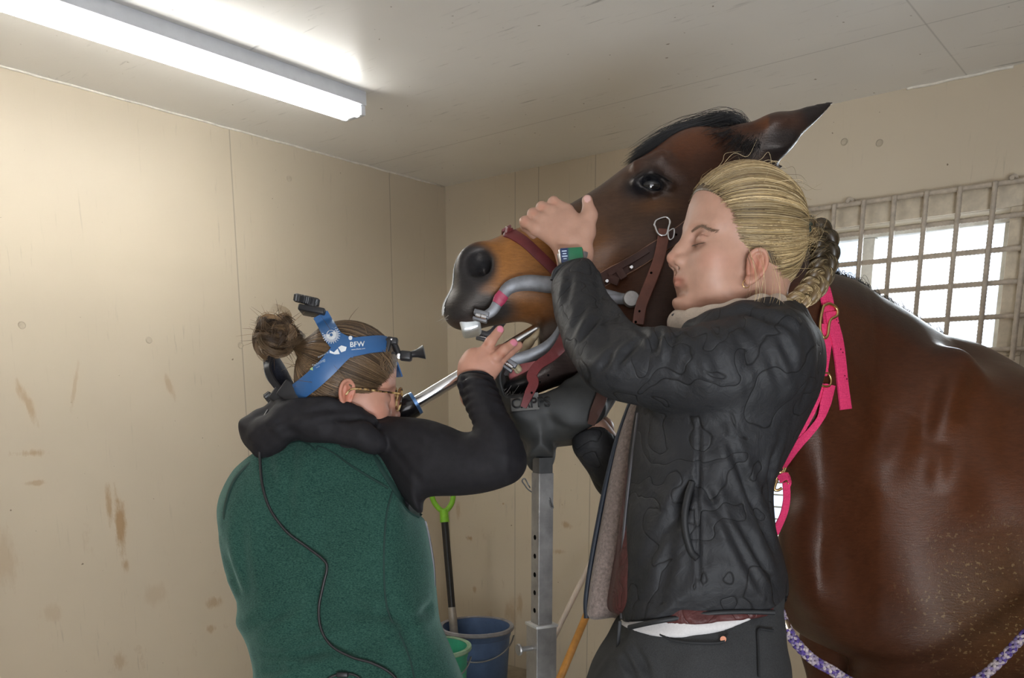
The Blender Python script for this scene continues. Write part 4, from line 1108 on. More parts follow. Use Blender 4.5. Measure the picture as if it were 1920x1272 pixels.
# ------------------------------------------------------------------ person holding the horse's head
AD = 1.32
def arm_y(x, z):
    u = x/AD*FPX+CX
    a = np.interp(u, [1040, 1150, 1300, 1460, 1530], [1.34, 1.31, 1.285, 1.31, 1.36]); fo = np.interp(z, [.305, .372, .468, .560], [1.32, 1.385, 1.475, 1.55])
    k = np.clip((1230-u)/90, 0, 1)*np.clip((z-.29)/.03, 0, 1); return a*(1-k)+fo*k
HR = Head(cp(1382, 462, 1.38), (-.96, -.225, .135), 1.06, roll=0.02); HR.ear = (.006, -.044, .80)
TD = 1.42
F = Fld(); head_sdf(F, HR); FH_R = F
F.cone(HR(-.030, 0, -.045), .050, cp(1425, 640, 1.43), .058, k=.03)
Vh, Qh = surface(F, 0.0019, B=12, iters=1)
# near hand laid on the horse's nose, thumb up
q = lambda u, v, d: cp(u, v, d)
F = Fld(); hd = 1.565
F.cone(q(1075, 520, hd-.02), .031, q(1078, 478, hd), .029, k=.02, ax=(.3, 1, .1), f=.72)
F.cone(q(1078, 476, hd), .029, q(1058, 430, hd), .036, k=.02, ax=(.3, 1, 0), f=.60)
kn = [(1006, 430), (1018, 412), (1036, 398), (1062, 396)]
for (ku, kv) in kn: F.cone(q(1070, 455, hd), .018, q(ku, kv, hd+.004), .0125, k=.014)
fing = [[(1006, 430, .002), (984, 416, .012), (985, 424, .040), (1000, 440, .058)], [(1018, 412, 0), (999, 401, .012), (998, 408, .045), (1012, 424, .066)],
        [(1036, 398, 0), (1016, 389, .010), (1016, 396, .045), (1030, 410, .070)], [(1062, 396, 0), (1038, 380, .008), (1036, 388, .042), (1050, 402, .066)]]
for i, fg in enumerate(fing): finger(F, [q(a, b_, hd+e) for a, b_, e in fg], (.0098, .0102, .0108, .0112)[i], .0082, k=.005)
finger(F, [q(1084, 470, hd), q(1100, 436, hd-.004), q(1106, 404, hd-.004), q(1101, 376, hd-.002)], .0165, .0098, k=.012)
Vn, Qn = surface(F, 0.0019, B=12, iters=1)
# far hand supporting the jaw from below
F = Fld(); fd = 1.74
F.cone(q(1128, 804, 1.69), .025, q(1100, 806, fd-.02), .026, k=.02)
F.cone(q(1104, 804, fd), .030, q(1066, 800, fd-.01), .034, k=.02, ax=(0, .3, 1), f=.7)
for i in range(4): finger(F, [q(1066, 800, fd-.035+.02*i), q(1046, 794, fd-.02+.022*i), q(1030, 780, fd+.01+.022*i), q(1024, 764, fd+.03+.022*i)], .0095, .0078)
finger(F, [q(1090, 800, fd+.02), q(1078, 780, fd+.045), q(1062, 765, fd+.05)], .012, .009)
Vf, Qf = surface(F, 0.0026, B=12, iters=1)
# trunk, arms and legs under the clothes
F = Fld()
wpv = lambda x, y, z: w2c((x, y, z))
pelvis = c2w(q(1308, 1215, TD))
F.cone(q(1425, 620, 1.43), .050, q(1420, 660, 1.44), .065, k=.05)
F.ell(q(1385, 750, 1.43), (.085, .125, .14), k=.05); F.ell(q(1325, 930, 1.42), (.070, .100, .17), k=.05); F.ell(q(1315, 1170, 1.44), (.085, .108, .13), k=.06)
F.chain([(q(1435, 690, 1.33), .045), (on_y(arm_y, 1145, 690), .030), (on_y(arm_y, 1106, 650), .020), (on_y(arm_y, 1088, 570), .020), (q(1078, 500, 1.548), .024)], k=.03)
F.chain([(q(1400, 700, 1.53), .045), (q(1215, 890, 1.65), .036), (q(1165, 880, 1.68), .034), (q(1118, 806, 1.665), .026)], k=.03)
for s_, dx in ((-.09, .02), (.09, -.08)):
    b0 = pelvis+np.array([dx*.4, s_, -.02]); kn_ = np.array([pelvis[0]+dx, pelvis[1]+s_, .50]); an = np.array([pelvis[0]+dx+.02, pelvis[1]+s_, .09])
    F.chain([(w2c(b0), .075), (w2c(kn_), .048), (w2c(an), .034), (w2c(an+np.array([-.10, 0, -.055])), .026)], k=.03)
Vb, Qb = surface(F, 0.008, B=8, iters=1)
V, Q = join_parts([(Vh, Qh), (Vn, Qn), (Vf, Qf), (Vb, Qb)])
C = np.tile(SKIN, (len(V), 1)); C = head_paint(HR, C, V, SKIN)
nail = lambda C, V, c_, r: np.where((np.linalg.norm((V-c_)/np.array(r), axis=1) < 1)[:, None], np.array((.66, .40, .36)), C)
C = nail(C, V, q(1101, 371, hd-.012), (.0065, .006, .009))
for (ku, kv) in [(984, 414), (1001, 401), (1018, 390), (1040, 384)]:
    d_ = np.linalg.norm((V-q(ku, kv, hd))/np.array((.011, .02, .010)), axis=1); w_ = np.clip(1-d_, 0, 1)[:, None]*.5; C = C*(1-w_)+SKIN*np.array((1.1, .75, .7))*w_
C = C*(1+.04*vnoise(V, 60, 8)[:, None])
person_r = mesh_obj('person', c2w(V), Q, MSKIN, None, colors=C)
tag(person_r, 'person with braided blonde hair in a black quilted jacket hugging the head of the horse', 'person', )
# ---- jacket
MJ = quiltmat('black_quilted_nylon', (0.019, 0.0195, 0.022), 17.0, .60, .40, .9, warp=.05, spec=.34)
tor = [(1405, 578), (1455, 572), (1492, 588), (1518, 622), (1531, 670), (1532, 705), (1522, 742), (1504, 785), (1480, 835), (1458, 880), (1440, 922), (1444, 980), (1455, 1035), (1465, 1085), (1469, 1130), (1466, 1190),
       (1380, 1200), (1300, 1200), (1225, 1200), (1168, 1200), (1162, 1160), (1163, 1100), (1166, 1030), (1171, 960), (1180, 870), (1192, 790), (1206, 735), (1226, 690), (1250, 640), (1290, 602), (1345, 594)]
F = Fld()
Tt = lambda x, z: np.interp(CY-z/TD*FPX, [570, 640, 760, 950, 1130, 1170], [.10, .155, .180, .155, .160, .165])
F.poly(tor, TD, Tt, .15, k=.03)
F.poly([(1100, 1196), (1174, 1180), (1225, 1169), (1300, 1157), (1380, 1150), (1440, 1151), (1468, 1141), (1520, 1129), (1520, 1320), (1100, 1320)], 1.275, .5, .003, y0=1.4, op='s', k=.006)
arm = [(1036, 524), (1046, 503), (1072, 490), (1104, 492), (1122, 512), (1138, 545), (1158, 575), (1186, 609), (1212, 618), (1240, 614), (1275, 620), (1320, 612), (1365, 604), (1410, 592), (1452, 586), (1492, 602), (1520, 648), (1528, 700),
       (1508, 745), (1470, 772), (1400, 790), (1330, 789), (1260, 775), (1190, 757), (1140, 744), (1104, 723), (1078, 690), (1060, 650), (1047, 610), (1035, 566)]
AD = 1.32
F.poly(arm_px(arm_y, AD, arm), AD, lambda x, z: np.interp(x/AD*FPX+CX, [1040, 1150, 1300, 1450], [.050, .060, .075, .085]), .07, y0=arm_y, k=.015)
F.chain([(q(1410, 700, 1.54), .070), (q(1215, 905, 1.66), .054), (q(1165, 890, 1.685), .050), (q(1112, 830, 1.67), .042)], k=.02)
F.cone(q(1400, 760, 1.52), .09, q(1240, 930, 1.62), .06, k=.04)
F.cone(q(1081, 470, 1.555), .031, q(1080, 500, 1.545), .029, op='s', k=.006)       # cuff opening near
F.cone(q(1108, 808, 1.67), .030, q(1090, 780, 1.67), .034, op='s', k=.006)
F.cone(q(1330, 560, 1.40), .052, q(1395, 590, 1.42), .055, op='s', k=.012)           # neck opening
# collar roll standing round the neck
cr_ = [(1300, 622, 1.33), (1340, 612, 1.30), (1390, 596, 1.29), (1440, 588, 1.31), (1478, 594, 1.38), (1480, 596, 1.46), (1440, 592, 1.53), (1380, 596, 1.56)]
F.chain([(q(*p), .020) for p in cr_], k=.02)
V, Q = surface(F, 0.0038, B=10, iters=1); Nn = sdf_normals(V, Q)
e = lambda u, v, d=1.25: q(u, v, d)
rngj = np.random.default_rng(21)
folds = [(e(1178, 622), e(1120, 700, 1.27), .006, .007), (e(1215, 622), e(1150, 690, 1.26), .005, .006), (e(1192, 612, 1.3), e(1235, 660), .005, .006), (e(1240, 618), e(1225, 668), .005, .006), (e(1262, 625), e(1248, 690), .006, .007),
         (e(1300, 625), e(1268, 720), .005, .005), (e(1270, 640), e(1320, 735), .006, .007), (e(1330, 615), e(1365, 715), .006, .006), (e(1380, 605), e(1460, 735), .007, .008), (e(1420, 598), e(1490, 715), .007, .008),
         (e(1340, 640), e(1400, 745), .006, .006), (e(1300, 660), e(1330, 745), .005, .005), (e(1400, 585), e(1490, 640), .008, .009), (e(1495, 620, 1.3), e(1500, 760, 1.3), .006, .008), (e(1115, 740, 1.3), e(1480, 745, 1.3), .004, .003),
         (e(1070, 500, 1.45), e(1062, 600, 1.42), .006, .004), (e(1100, 560, 1.4), e(1070, 660, 1.35), .006, .005), (e(1130, 580, 1.35), e(1085, 650, 1.33), .005, .005),
         (e(1345, 800, 1.27), e(1465, 1050, 1.30), .007, .008), (e(1320, 880, 1.27), e(1200, 1080, 1.30), .009, .009), (e(1320, 910, 1.27), e(1420, 1110, 1.30), .007, .008), (e(1290, 900, 1.27), e(1230, 1140, 1.3), .008, .006),
         (e(1310, 770, 1.27), e(1311, 1140, 1.27), .003, .004), (e(1360, 950, 1.27), e(1455, 1100, 1.3), .007, .007), (e(1460, 800, 1.3), e(1420, 930, 1.33), .006, .006), (e(1440, 840, 1.3), e(1450, 1000, 1.35), .006, .006)]
V = cloth_folds(V, Nn, folds, .0022, 3, 14)
jk = mesh_obj('jacket', c2w(V), Q, MJ, person_r); jk['label'] = 'black quilted nylon jacket'
MB = simple('black_binding', (0.012, 0.013, 0.015), .6, bstr=.2)
def on_torso(u, v, pad=.004, inside=0):
    """distance of the jacket surface for a pixel, from the finished vertices"""
    uu = JV[:, 0]/JV[:, 1]*FPX+CX; vv = CY-JV[:, 2]/JV[:, 1]*FPX
    m = (np.abs(uu-u) < 9) & (np.abs(vv-v) < 9)
    return (JV[m, 1].min() if m.any() else TD)-pad
JV = V
edge_pts = [P(u, v, on_torso(u+1, v-6, -.004)) for u, v in ((1452, 1149), (1400, 1148), (1340, 1150), (1280, 1158), (1225, 1167), (1180, 1177))]
tube_obj('hem_binding', edge_pts, .0042, MB, jk, 8)
mzip = simple('dark_zip', (0.10, 0.10, 0.11), .35, metal=.6)
zp = [(1197, 775), (1188, 840), (1178, 920), (1170, 1000), (1166, 1080), (1166, 1160)]
tube_obj('zip_edge', [P(u, v, 1.40) for u, v in zp], .0035, mzip, jk, 8)
pk = [(1298, 905), (1290, 930), (1284, 965), (1286, 1000), (1296, 1035), (1308, 1048)]
tube_obj('pocket_edge', [P(u, v, on_torso(u, v, -.001)) for u, v in pk], .0055, MB, jk, 8)
bm = bmesh.new(); bm_box(bm, (.006, .004, .05), Matrix.Translation(P(1160, 1192, 1.395)) @ Matrix.Rotation(.06, 4, 'Y'), bev=.002); bm_obj('zip_pull', bm, MB, jk)
cuff = [(1036, 526), (1042, 508), (1060, 496), (1085, 491), (1108, 497)]
tube_obj('cuff_binding', [P(u, v, 1.50+.0) for u, v in cuff], .0045, MB, jk, 8)
# fleece-lined far front, vest, shirt
MFL = fleecemat('taupe_fleece', (0.24, 0.19, 0.17), 190); MTEDDY = fleecemat('cream_teddy', (0.62, 0.50, 0.38), 260, amp=.2)
F = Fld()
F.poly([(1188, 752), (1225, 752), (1225, 1150), (1150, 1158), (1104, 1160), (1103, 1120), (1112, 1060), (1126, 985), (1142, 900), (1158, 830), (1172, 785)], 1.52, .040, .030)
V, Q = surface(F, .005, iters=1); fl = mesh_obj('jacket_lining', c2w(V), Q, MFL, person_r); fl['label'] = 'taupe fleece lining of the open jacket front'
tube_obj('lining_binding', [P(u, v, 1.525) for u, v in ((1184, 752), (1168, 795), (1153, 840), (1137, 905), (1121, 985), (1107, 1065), (1099, 1125), (1100, 1160))], .005, simple('navy_binding', (.015, .022, .035), .5), fl, 8)
MV = quiltmat('burgundy_quilt', (0.075, 0.020, 0.019), 22, .5, .5, .4)
F = Fld()
F.poly([(1206, 745), (1260, 745), (1420, 900), (1432, 1140), (1425, 1160), (1380, 1166), (1300, 1166), (1230, 1162), (1180, 1152), (1142, 1146), (1147, 1090), (1160, 1010), (1172, 930), (1184, 850), (1194, 790)], 1.46, .128, .10)
F.poly([(1190, 1080), (1410, 1080), (1445, 1150), (1445, 1250), (1300, 1260), (1200, 1250)], 1.43, .156, .13)
F.poly([(1100, 1160), (1140, 1152), (1190, 1170), (1225, 1180), (1300, 1174), (1380, 1166), (1455, 1158), (1520, 1150), (1520, 1400), (1100, 1400)], 1.28, .5, .003, y0=1.4, op='s', k=.006)
V, Q = surface(F, .005, iters=1); Nn = sdf_normals(V, Q)
V = cloth_folds(V, Nn, [(q(1196, 800, 1.42), q(1170, 1140, 1.42), .005, .012)], .001, 5); ve = mesh_obj('vest', c2w(V), Q, MV, person_r); ve['label'] = 'burgundy padded vest'
bm = bmesh.new(); bm_lathe(bm, [(0, .003), (.004, .003), (.0055, .001), (.0055, -.003), (0, -.003)], axis_mat(P(1159, 1128, 1.41), P(1159, 1128, 1.40)), 14); bm_obj('snap_button', bm, mzip, ve)
F = Fld(); F.poly([(1172, 1150), (1200, 1080), (1410, 1080), (1440, 1150), (1445, 1250), (1300, 1260), (1165, 1250)], 1.43, .150, .125)
F.poly([(1100, 1176), (1152, 1172), (1185, 1186), (1230, 1197), (1285, 1199), (1345, 1190), (1395, 1172), (1460, 1150), (1520, 1150), (1520, 1400), (1100, 1400)], 1.28, .5, .003, y0=1.4, op='s', k=.006)
V, Q = surface(F, .005, iters=1); mesh_obj('shirt', c2w(V), Q, fleecemat('white_cotton', (.62, .60, .60), 300, .9, .2, .05), person_r)['label'] = 'white shirt hem'
# collars
MCOL = fleecemat('beige_fleece', (0.50, 0.41, 0.33), 420, strength=.35, amp=.12)
ring = lambda pts, r: [(q(*p), r) for p in pts]
F = Fld()
F.chain(ring([(1276, 606, 1.385), (1300, 604, 1.345), (1335, 598, 1.315), (1380, 588, 1.305), (1425, 578, 1.32), (1455, 576, 1.37), (1460, 575, 1.43), (1440, 573, 1.49), (1380, 578, 1.50), (1310, 592, 1.46), (1276, 604, 1.40)], .018), k=.015)
F.cone(q(1282, 606, 1.385), .016, q(1300, 640, 1.39), .030, k=.02)
V, Q = surface(F, .0032, iters=1); Nn = sdf_normals(V, Q); V = cloth_folds(V, Nn, [(q(1300, 604, 1.32), q(1330, 620, 1.3), .003, .004)], .001, 6, 25)
mesh_obj('collar', c2w(V), Q, MCOL, person_r)['label'] = 'beige fleece collar'
F = Fld(); F.chain(ring([(1345, 612, 1.30), (1380, 603, 1.285), (1420, 592, 1.29), (1452, 585, 1.33), (1474, 584, 1.40), (1470, 584, 1.47)], .015), k=.01)
V, Q = surface(F, .003, iters=1); Nn = sdf_normals(V, Q); V = V+Nn*(.0022*vnoise(V, 160, 2))[:, None]; mesh_obj('collar_lining', c2w(V), Q, MTEDDY, person_r)['label'] = 'curly cream collar lining'
tube_obj('collar_zip', [P(u, v, d) for u, v, d in ((1262, 590, 1.375), (1270, 604, 1.37), (1282, 618, 1.365), (1294, 632, 1.36))], .003, mzip, person_r, 8)
# jeans
mj_, nt, b = newmat('black_washed_denim'); v = coords(nt); f1 = noise(nt, v, 7, 4, .6); f2 = noise(nt, coords(nt, (900, 900, 250)), 1, 2, .5)
L(nt, mixc(nt, .35, ramp(nt, f1, [(.3, (.010, .011, .012)), (.7, (.034, .036, .038))]), ramp(nt, f2, [(.3, (.01, .01, .01)), (.7, (.07, .07, .074))])), b.inputs['Base Color'])
b.inputs['Roughness'].default_value = .85; bump(nt, b, f2, .3, .001)
F = Fld()
F.poly([(1176, 1150), (1200, 1095), (1300, 1090), (1440, 1095), (1452, 1150), (1458, 1200), (1462, 1260), (1466, 1330), (1460, 1420), (1300, 1440), (1120, 1420), (1092, 1330), (1108, 1272), (1130, 1232), (1160, 1196)], 1.44, .145, .11, k=.04)
for s_, dx in ((-.09, .03), (.09, -.08)):
    b0 = pelvis+np.array([dx*.5, s_*.9, -.06]); kn_ = np.array([pelvis[0]+dx, pelvis[1]+s_, .50]); an = np.array([pelvis[0]+dx+.02, pelvis[1]+s_, .10])
    F.chain([(w2c(b0), .105), (w2c(kn_), .075), (w2c(an), .060)], k=.05)
V, Q = surface(F, .006, B=10, iters=1); Nn = sdf_normals(V, Q)
V = cloth_folds(V, Nn, [(q(1180, 1190, 1.32), q(1222, 1280, 1.32), .006, .008), (q(1160, 1215, 1.34), q(1205, 1290, 1.33), .006, .008), (q(1240, 1200, 1.31), q(1350, 1212, 1.31), .003, .003), (q(1368, 1165, 1.31), q(1372, 1300, 1.31), .003, .005)], .002, 9, 16)
je = mesh_obj('jeans', c2w(V), Q, mj_, person_r); je['label'] = 'washed black jeans'
JV = V
bm = bmesh.new(); d_ = on_torso(1356, 1199, 0); bm_lathe(bm, [(0, .003), (.0045, .003), (.0045, -.002)], axis_mat(P(1356, 1199, d_), P(1356, 1199, d_-.1)), 14); bm_obj('rivet', bm, simple('copper', (.55, .25, .16), .35, .9), je)
MST = simple('black_seam', (.015, .016, .018), .8)
pkp = [(1424, 1262), (1424, 1180), (1452, 1182)]
V_, F_ = [], []
ba = [P(u, v, on_torso(u, v, .0)) for u, v in ((1424, 1270), (1423, 1240), (1422, 1210), (1422, 1182), (1434, 1181), (1450, 1183))]
tube_obj('back_pocket_seam', ba, .0022, MST, je, 6, smoothn=3)
tube_obj('front_pocket_seam', [P(u, v, on_torso(u, v, .0)) for u, v in ((1238, 1190), (1262, 1201), (1300, 1206), (1352, 1205), (1366, 1190))], .0022, MST, je, 6)
MBO = simple('dark_boot', (.03, .025, .02), .6)
for s_, dx in ((-.09, .05), (.09, -.06)):
    F = Fld(); ax_ = np.array([pelvis[0]+dx, pelvis[1]+s_, 0])
    F.cone(w2c(ax_+(0, 0, .11)), .062, w2c(ax_+(.01, 0, .045)), .045, k=.03); F.cone(w2c(ax_+(.01, 0, .042)), .042, w2c(ax_+(-.16, 0, .035)), .035, k=.03)
    V, Q = surface(F, .006, B=8); mesh_obj('boot', c2w(V), Q, MBO, person_r)
# ---- hair: cap, strands drawn back to the tie, braid
MHB = attrmat('blonde_hair', .40, nscale=50, namp=.15, bstr=0, spec=.5)
F = Fld()
cap_shell(F, HR)
F.ell(HR(.090, 0, -.03), np.array((.105, .12, .086))*HR.s, HR.R @ np.array([[.80, 0, -.6], [0, 1, 0], [.6, 0, .80]]), op='s', k=.005)      # the face is left open
for s_ in (-1, 1): F.ell(HR(.016, s_*.072, -.056), np.array((.034, .040, .046))*HR.s, HR.R, op='s', k=.008)
F.ell(HR(-.02, 0, -.10), np.array((.12, .12, .045))*HR.s, HR.R, op='s', k=.01)
V, Q = surface(F, .0026, iters=1)
hair_r = mesh_obj('hair', c2w(V), Q, MHB, person_r, colors=np.tile((.10, .066, .034), (len(V), 1))*(1+.3*vnoise(V, 120, 4)[:, None])); hair_r['label'] = 'blonde hair pulled back'
TIE = q(1509, 431, 1.39)
def blonde(rng, t=0):
    k_ = rng.random(); a = np.array((.13, .085, .045)); b_ = np.array((.50, .36, .17)); c_ = np.array((.72, .58, .36))
    return (a*(1-k_*1.6)+b_*k_*1.6 if k_ < .625 else b_*(1-(k_-.625)/.375)+c_*((k_-.625)/.375))*rng.uniform(.8, 1.15)
hl_r = [(.083, .000, .078), (.082, .022, .072), (.076, .040, .058), (.062, .054, .042), (.047, .064, .026), (.039, .070, .006), (.030, .073, -.012), (.020, .076, -.022), (.014, .074, -.010), (.000, .076, -.004), (-.022, .074, -.014), (-.038, .068, -.030), (-.052, .058, -.048), (-.066, .034, -.058), (-.074, .0, -.058)]
ln, cs = scalp_hair(HR, TIE, 8500, 3, clumpy(blonde), hl=hl_r)
strands('hair_strands', c2w(ln), .00042, MHB, hair_r, colors=cs)
# flyaways
rng = np.random.default_rng(12); fl_ = []
for i in range(170):
    a = ln[rng.integers(len(ln))]; s0 = rng.integers(0, 12); p0 = a[s0]; dr = (p0-HR.o); dr /= np.linalg.norm(dr); td = a[s0+2]-a[s0]; td /= np.linalg.norm(td)+1e-9
    L_ = rng.uniform(.012, .055); fl_.append(catmull([p0, p0+dr*L_*.22+td*L_*.4, p0+dr*L_*rng.uniform(.1, .5)+td*L_*.8+rng.normal(0, .004, 3), p0+dr*L_*rng.uniform(0, .6)+td*L_*1.1+rng.normal(0, .008, 3)], 5))
for i in range(15):   # loose hairs falling beside the ear
    u0 = rng.uniform(1395, 1450); p0 = q(u0, rng.uniform(455, 480), 1.30); x_ = rng.uniform(-8, 22)
    fl_.append(catmull([p0, q(u0+10+x_*.3, 505, 1.285), q(u0+8+x_, 550, 1.28), q(u0+x_*1.3-4, 588+rng.uniform(-14, 18), 1.285)], 5))
m_ = min(len(a) for a in fl_); fl_ = np.array([a[np.linspace(0, len(a)-1, 16).astype(int)] for a in fl_])
strands('stray_hairs', c2w(fl_), .00028, MHB, hair_r, colors=np.array([blonde(rng)*1.1 for _ in fl_]))
# braid
bc = catmull([TIE, q(1527, 432, 1.43), q(1545, 455, 1.42), q(1546, 485, 1.41), q(1538, 515, 1.40), q(1524, 540, 1.39), q(1502, 560, 1.375), q(1478, 574, 1.365), q(1458, 586, 1.36)], 12)
tb = np.gradient(bc, axis=0); tb /= np.linalg.norm(tb, axis=1)[:, None]; sd = np.cross(tb, np.array([0, 1, 0])); sd /= np.linalg.norm(sd, axis=1)[:, None]; ot = np.cross(tb, sd)
arc = np.concatenate([[0], np.cumsum(np.linalg.norm(np.diff(bc, axis=0), axis=1))]); wfac = np.interp(arc/arc[-1], [0, .08, .2, .7, 1], [.45, .8, 1, .85, .5])
ln = []; cs = []
for k_ in range(3):
    ph = 2*math.pi*k_/3; th = arc/.034*math.pi+ph
    cen = bc+sd*(np.sin(th)*.0145*wfac)[:, None]+ot*(np.sin(2*th)*.0065*wfac)[:, None]
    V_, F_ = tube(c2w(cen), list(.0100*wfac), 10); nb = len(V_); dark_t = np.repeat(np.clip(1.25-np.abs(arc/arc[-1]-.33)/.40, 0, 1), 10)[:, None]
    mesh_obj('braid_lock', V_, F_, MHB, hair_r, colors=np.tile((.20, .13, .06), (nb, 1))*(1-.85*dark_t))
    for j in range(420):
        a = rng.uniform(0, 2*math.pi); r_ = .0106*rng.uniform(.9, 1.06); tw = rng.uniform(-.6, .6)
        aa = a+tw*arc/.03; l = cen+(sd*np.cos(aa)[:, None]+ot*np.sin(aa)[:, None])*(r_*wfac)[:, None]
        i0 = rng.integers(0, len(l)-30); seg = l[i0:i0+30]; ln.append(seg)
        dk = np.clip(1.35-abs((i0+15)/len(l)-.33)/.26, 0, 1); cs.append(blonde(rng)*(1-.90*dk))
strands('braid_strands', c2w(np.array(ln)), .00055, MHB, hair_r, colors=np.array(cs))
bm = bmesh.new(); bmesh.ops.create_uvsphere(bm, u_segments=4, v_segments=4, radius=.001); bm.free()
rg = [TIE+.011*(math.cos(a)*HR.R[:, 1]+math.sin(a)*HR.R[:, 2])+.002*math.sin(a*7)*HR.R[:, 0] for a in np.linspace(0, 2*math.pi, 40)[:-1]]
V_, F_ = tube(c2w(np.array(rg)), [.0042+.0008*math.sin(i*1.9) for i in range(39)], 10, closed=True)
mesh_obj('hair_tie', V_, F_, simple('dark_green_band', (.015, .03, .025), .5, bstr=.4), hair_r)['label'] = 'dark green hair tie'
# brows and lashes
for y in (1, -1):
    ln = []; cs = []
    for i in range(150):
        t = rng.random(); x_ = np.interp(t, [0, .5, 1], [.0815, .0765, .058]); y_ = y*(.011+.041*t); z_ = np.interp(t, [0, .3, .6, 1], [.0175, .0215, .0225, .015])+rng.normal(0, .0011)
        p0 = HR.f(x_, y_, z_); dr = HR.R @ np.array([-.002, y*.006, .0015]); ln.append(catmull([p0, p0+dr*.5+HR.R @ np.array([.0006, 0, 0]), p0+dr], 3)); cs.append(np.array((.20, .125, .08))*rng.uniform(.7, 1.4))
    ln = np.array(ln); base, g_ = onto(FH_R, ln[:, 0], .0004); strands('eyebrow', c2w(ln+(base-ln[:, 0])[:, None]), .00028, MHB, person_r, colors=np.array(cs))
    ln = []; cs = []
    for i in range(90):
        t = rng.random(); p0 = HR.f(np.interp(t, [0, .5, 1], [.0762, .0775, .069]), y*(.019+.027*t), np.interp(t, [0, .5, 1], [-.002, -.0045, -.002]))
        dr = HR.R @ np.array([.0055, y*.002*t, -.0035]); ln.append(catmull([p0, p0+dr*.6, p0+dr+HR.R @ np.array([0, 0, .001])], 3)); cs.append((.04, .028, .02))
    ln = np.array(ln); base, g_ = onto(FH_R, ln[:, 0], .0004); strands('eyelashes', c2w(ln+(base-ln[:, 0])[:, None]), .00028, MHB, person_r, colors=np.array(cs))
# earring
a_ = np.linspace(0, 2*math.pi, 24)[:-1]; ec = HR(.008, .0765, -.069); V_, F_ = tube(c2w(np.array([ec+.0055*HR.s*(math.cos(t)*HR.R[:, 0]+math.sin(t)*HR.R[:, 2]) for t in a_])), .0007, 8, closed=True)
MGOLD = simple('gold', (.75, .50, .22), .25, 1.0); tag(mesh_obj('earring', V_, F_, MGOLD), 'thin gold hoop earring in the ear of the person with the braid', 'earring')
# watch
wt = empty('wristwatch', P(1072, 482, 1.53)); tag(wt, 'smartwatch with green and dark screen above the black quilted cuff', 'watch')
M_ = Matrix.Translation(P(1071, 481, 1.522)) @ Matrix(np.stack([c2w(np.array([.96, .10, .10]))-CAMO, c2w(np.array([.12, -.93, .12]))-CAMO, c2w(np.array([-.10, .1, .98]))-CAMO], 1).tolist()).to_4x4()
def place(o, M): o.matrix_world = M; bpy.context.view_layer.update(); return o
def local_box(name, M, c_, size, mat, parent, bev):
    bm = bmesh.new(); bm_box(bm, size, M @ Matrix.Translation(c_), bev=bev, seg=4); o = bm_obj(name, bm, mat); return adopt(o, parent)
local_box('case', M_, (0, 0, 0), (.046, .011, .031), simple('steel', (.55, .55, .57), .22, 1.0), wt, .005)
def screenmat():
    m, nt, b = newmat('watch_screen'); t = N(nt, 'ShaderNodeTexCoord'); s_ = N(nt, 'ShaderNodeSeparateXYZ'); L(nt, t.outputs['Generated'], s_.inputs[0])
    c_ = ramp(nt, s_.outputs[0], [(.30, (.01, .02, .06)), (.42, (.01, .09, .04))]); L(nt, c_, b.inputs['Base Color']); b.inputs['Roughness'].default_value = .12
    L(nt, c_, b.inputs['Emission Color']); b.inputs['Emission Strength'].default_value = .5; return m
sc_ = local_box('screen', M_, (0, .0058, 0), (.041, .002, .027), screenmat(), wt, .0009)
mtxt = simple('pale_text', (.55, .65, .8), .4); 
for i, w_ in enumerate((.009, .007, .010, .006)):
    local_box('text_line', M_, (-.0135, .0071, .0075-.0048*i), (w_, .0006, .0018), mtxt, wt, .0002)
wr_ = [q(1047, 490, 1.545), q(1050, 486, 1.53), q(1071, 483, 1.523), q(1092, 482, 1.53), q(1104, 486, 1.553), q(1096, 492, 1.59), q(1074, 494, 1.60), q(1052, 492, 1.575)]
cw = np.mean(wr_, axis=0); n_ = [c2w(p-cw)-CAMO for p in wr_]
V_, F_ = strap_mesh(c2w(np.array(wr_+[wr_[0]])), np.array(n_+[n_[0]]), .020, .003, 6); adopt(mesh_obj('band', V_, F_, simple('grey_band', (.42, .42, .44), .3, .7), sharp=.7), wt)
# ------------------------------------------------------------------ person with the headlamp, seen from behind, working in the horse's mouth
HL = Head(cp(655, 724, 1.63), (.95, .33, -.12), .98, roll=0.03)
AL = 1.60
def armL_y(x, z):
    u = x/AL*FPX+CX
    a = np.interp(u, [680, 800, 950, 1000], [1.66, 1.60, 1.555, 1.57]); fo = np.interp(z, [.26, .310, .3565, .38], [1.565, 1.60, 1.63, 1.64])
    k = np.clip((u-845)/25, 0, 1)*np.clip((z-.25)/.03, 0, 1); return a*(1-k)+fo*k
F = Fld(); head_sdf(F, HL, closed=False); FH_L = F
F.cone(HL(-.030, 0, -.045), .042, cp(615, 850, 1.71), .042, k=.03)
Vh, Qh = surface(F, 0.0022, B=12, iters=1)
hd = 1.635
F = Fld()
F.cone(q(888, 742, hd+.01), .027, q(891, 708, hd), .027, k=.02, ax=(.2, 1, 0), f=.78)
F.cone(q(890, 706, hd), .028, q(896, 690, hd-.002), .031, k=.02, ax=(-.1, 1, 0), f=.66)
F.cone(q(882, 688, hd), .019, q(888, 672, hd-.002), .016, k=.018); F.cone(q(905, 698, hd), .022, q(928, 684, hd-.004), .016, k=.018)
F.cone(q(892, 684, hd-.002), .019, q(910, 676, hd-.004), .018, k=.018)
finger(F, [q(896, 676, hd-.006), q(904, 664, hd-.012), q(920, 641, hd-.012), q(937, 619, hd-.004)], .0125, .0086, k=.004)
finger(F, [q(914, 680, hd-.006), q(928, 672, hd-.018), q(946, 656, hd-.016), q(963, 643, hd-.006)], .0115, .0082, k=.003)
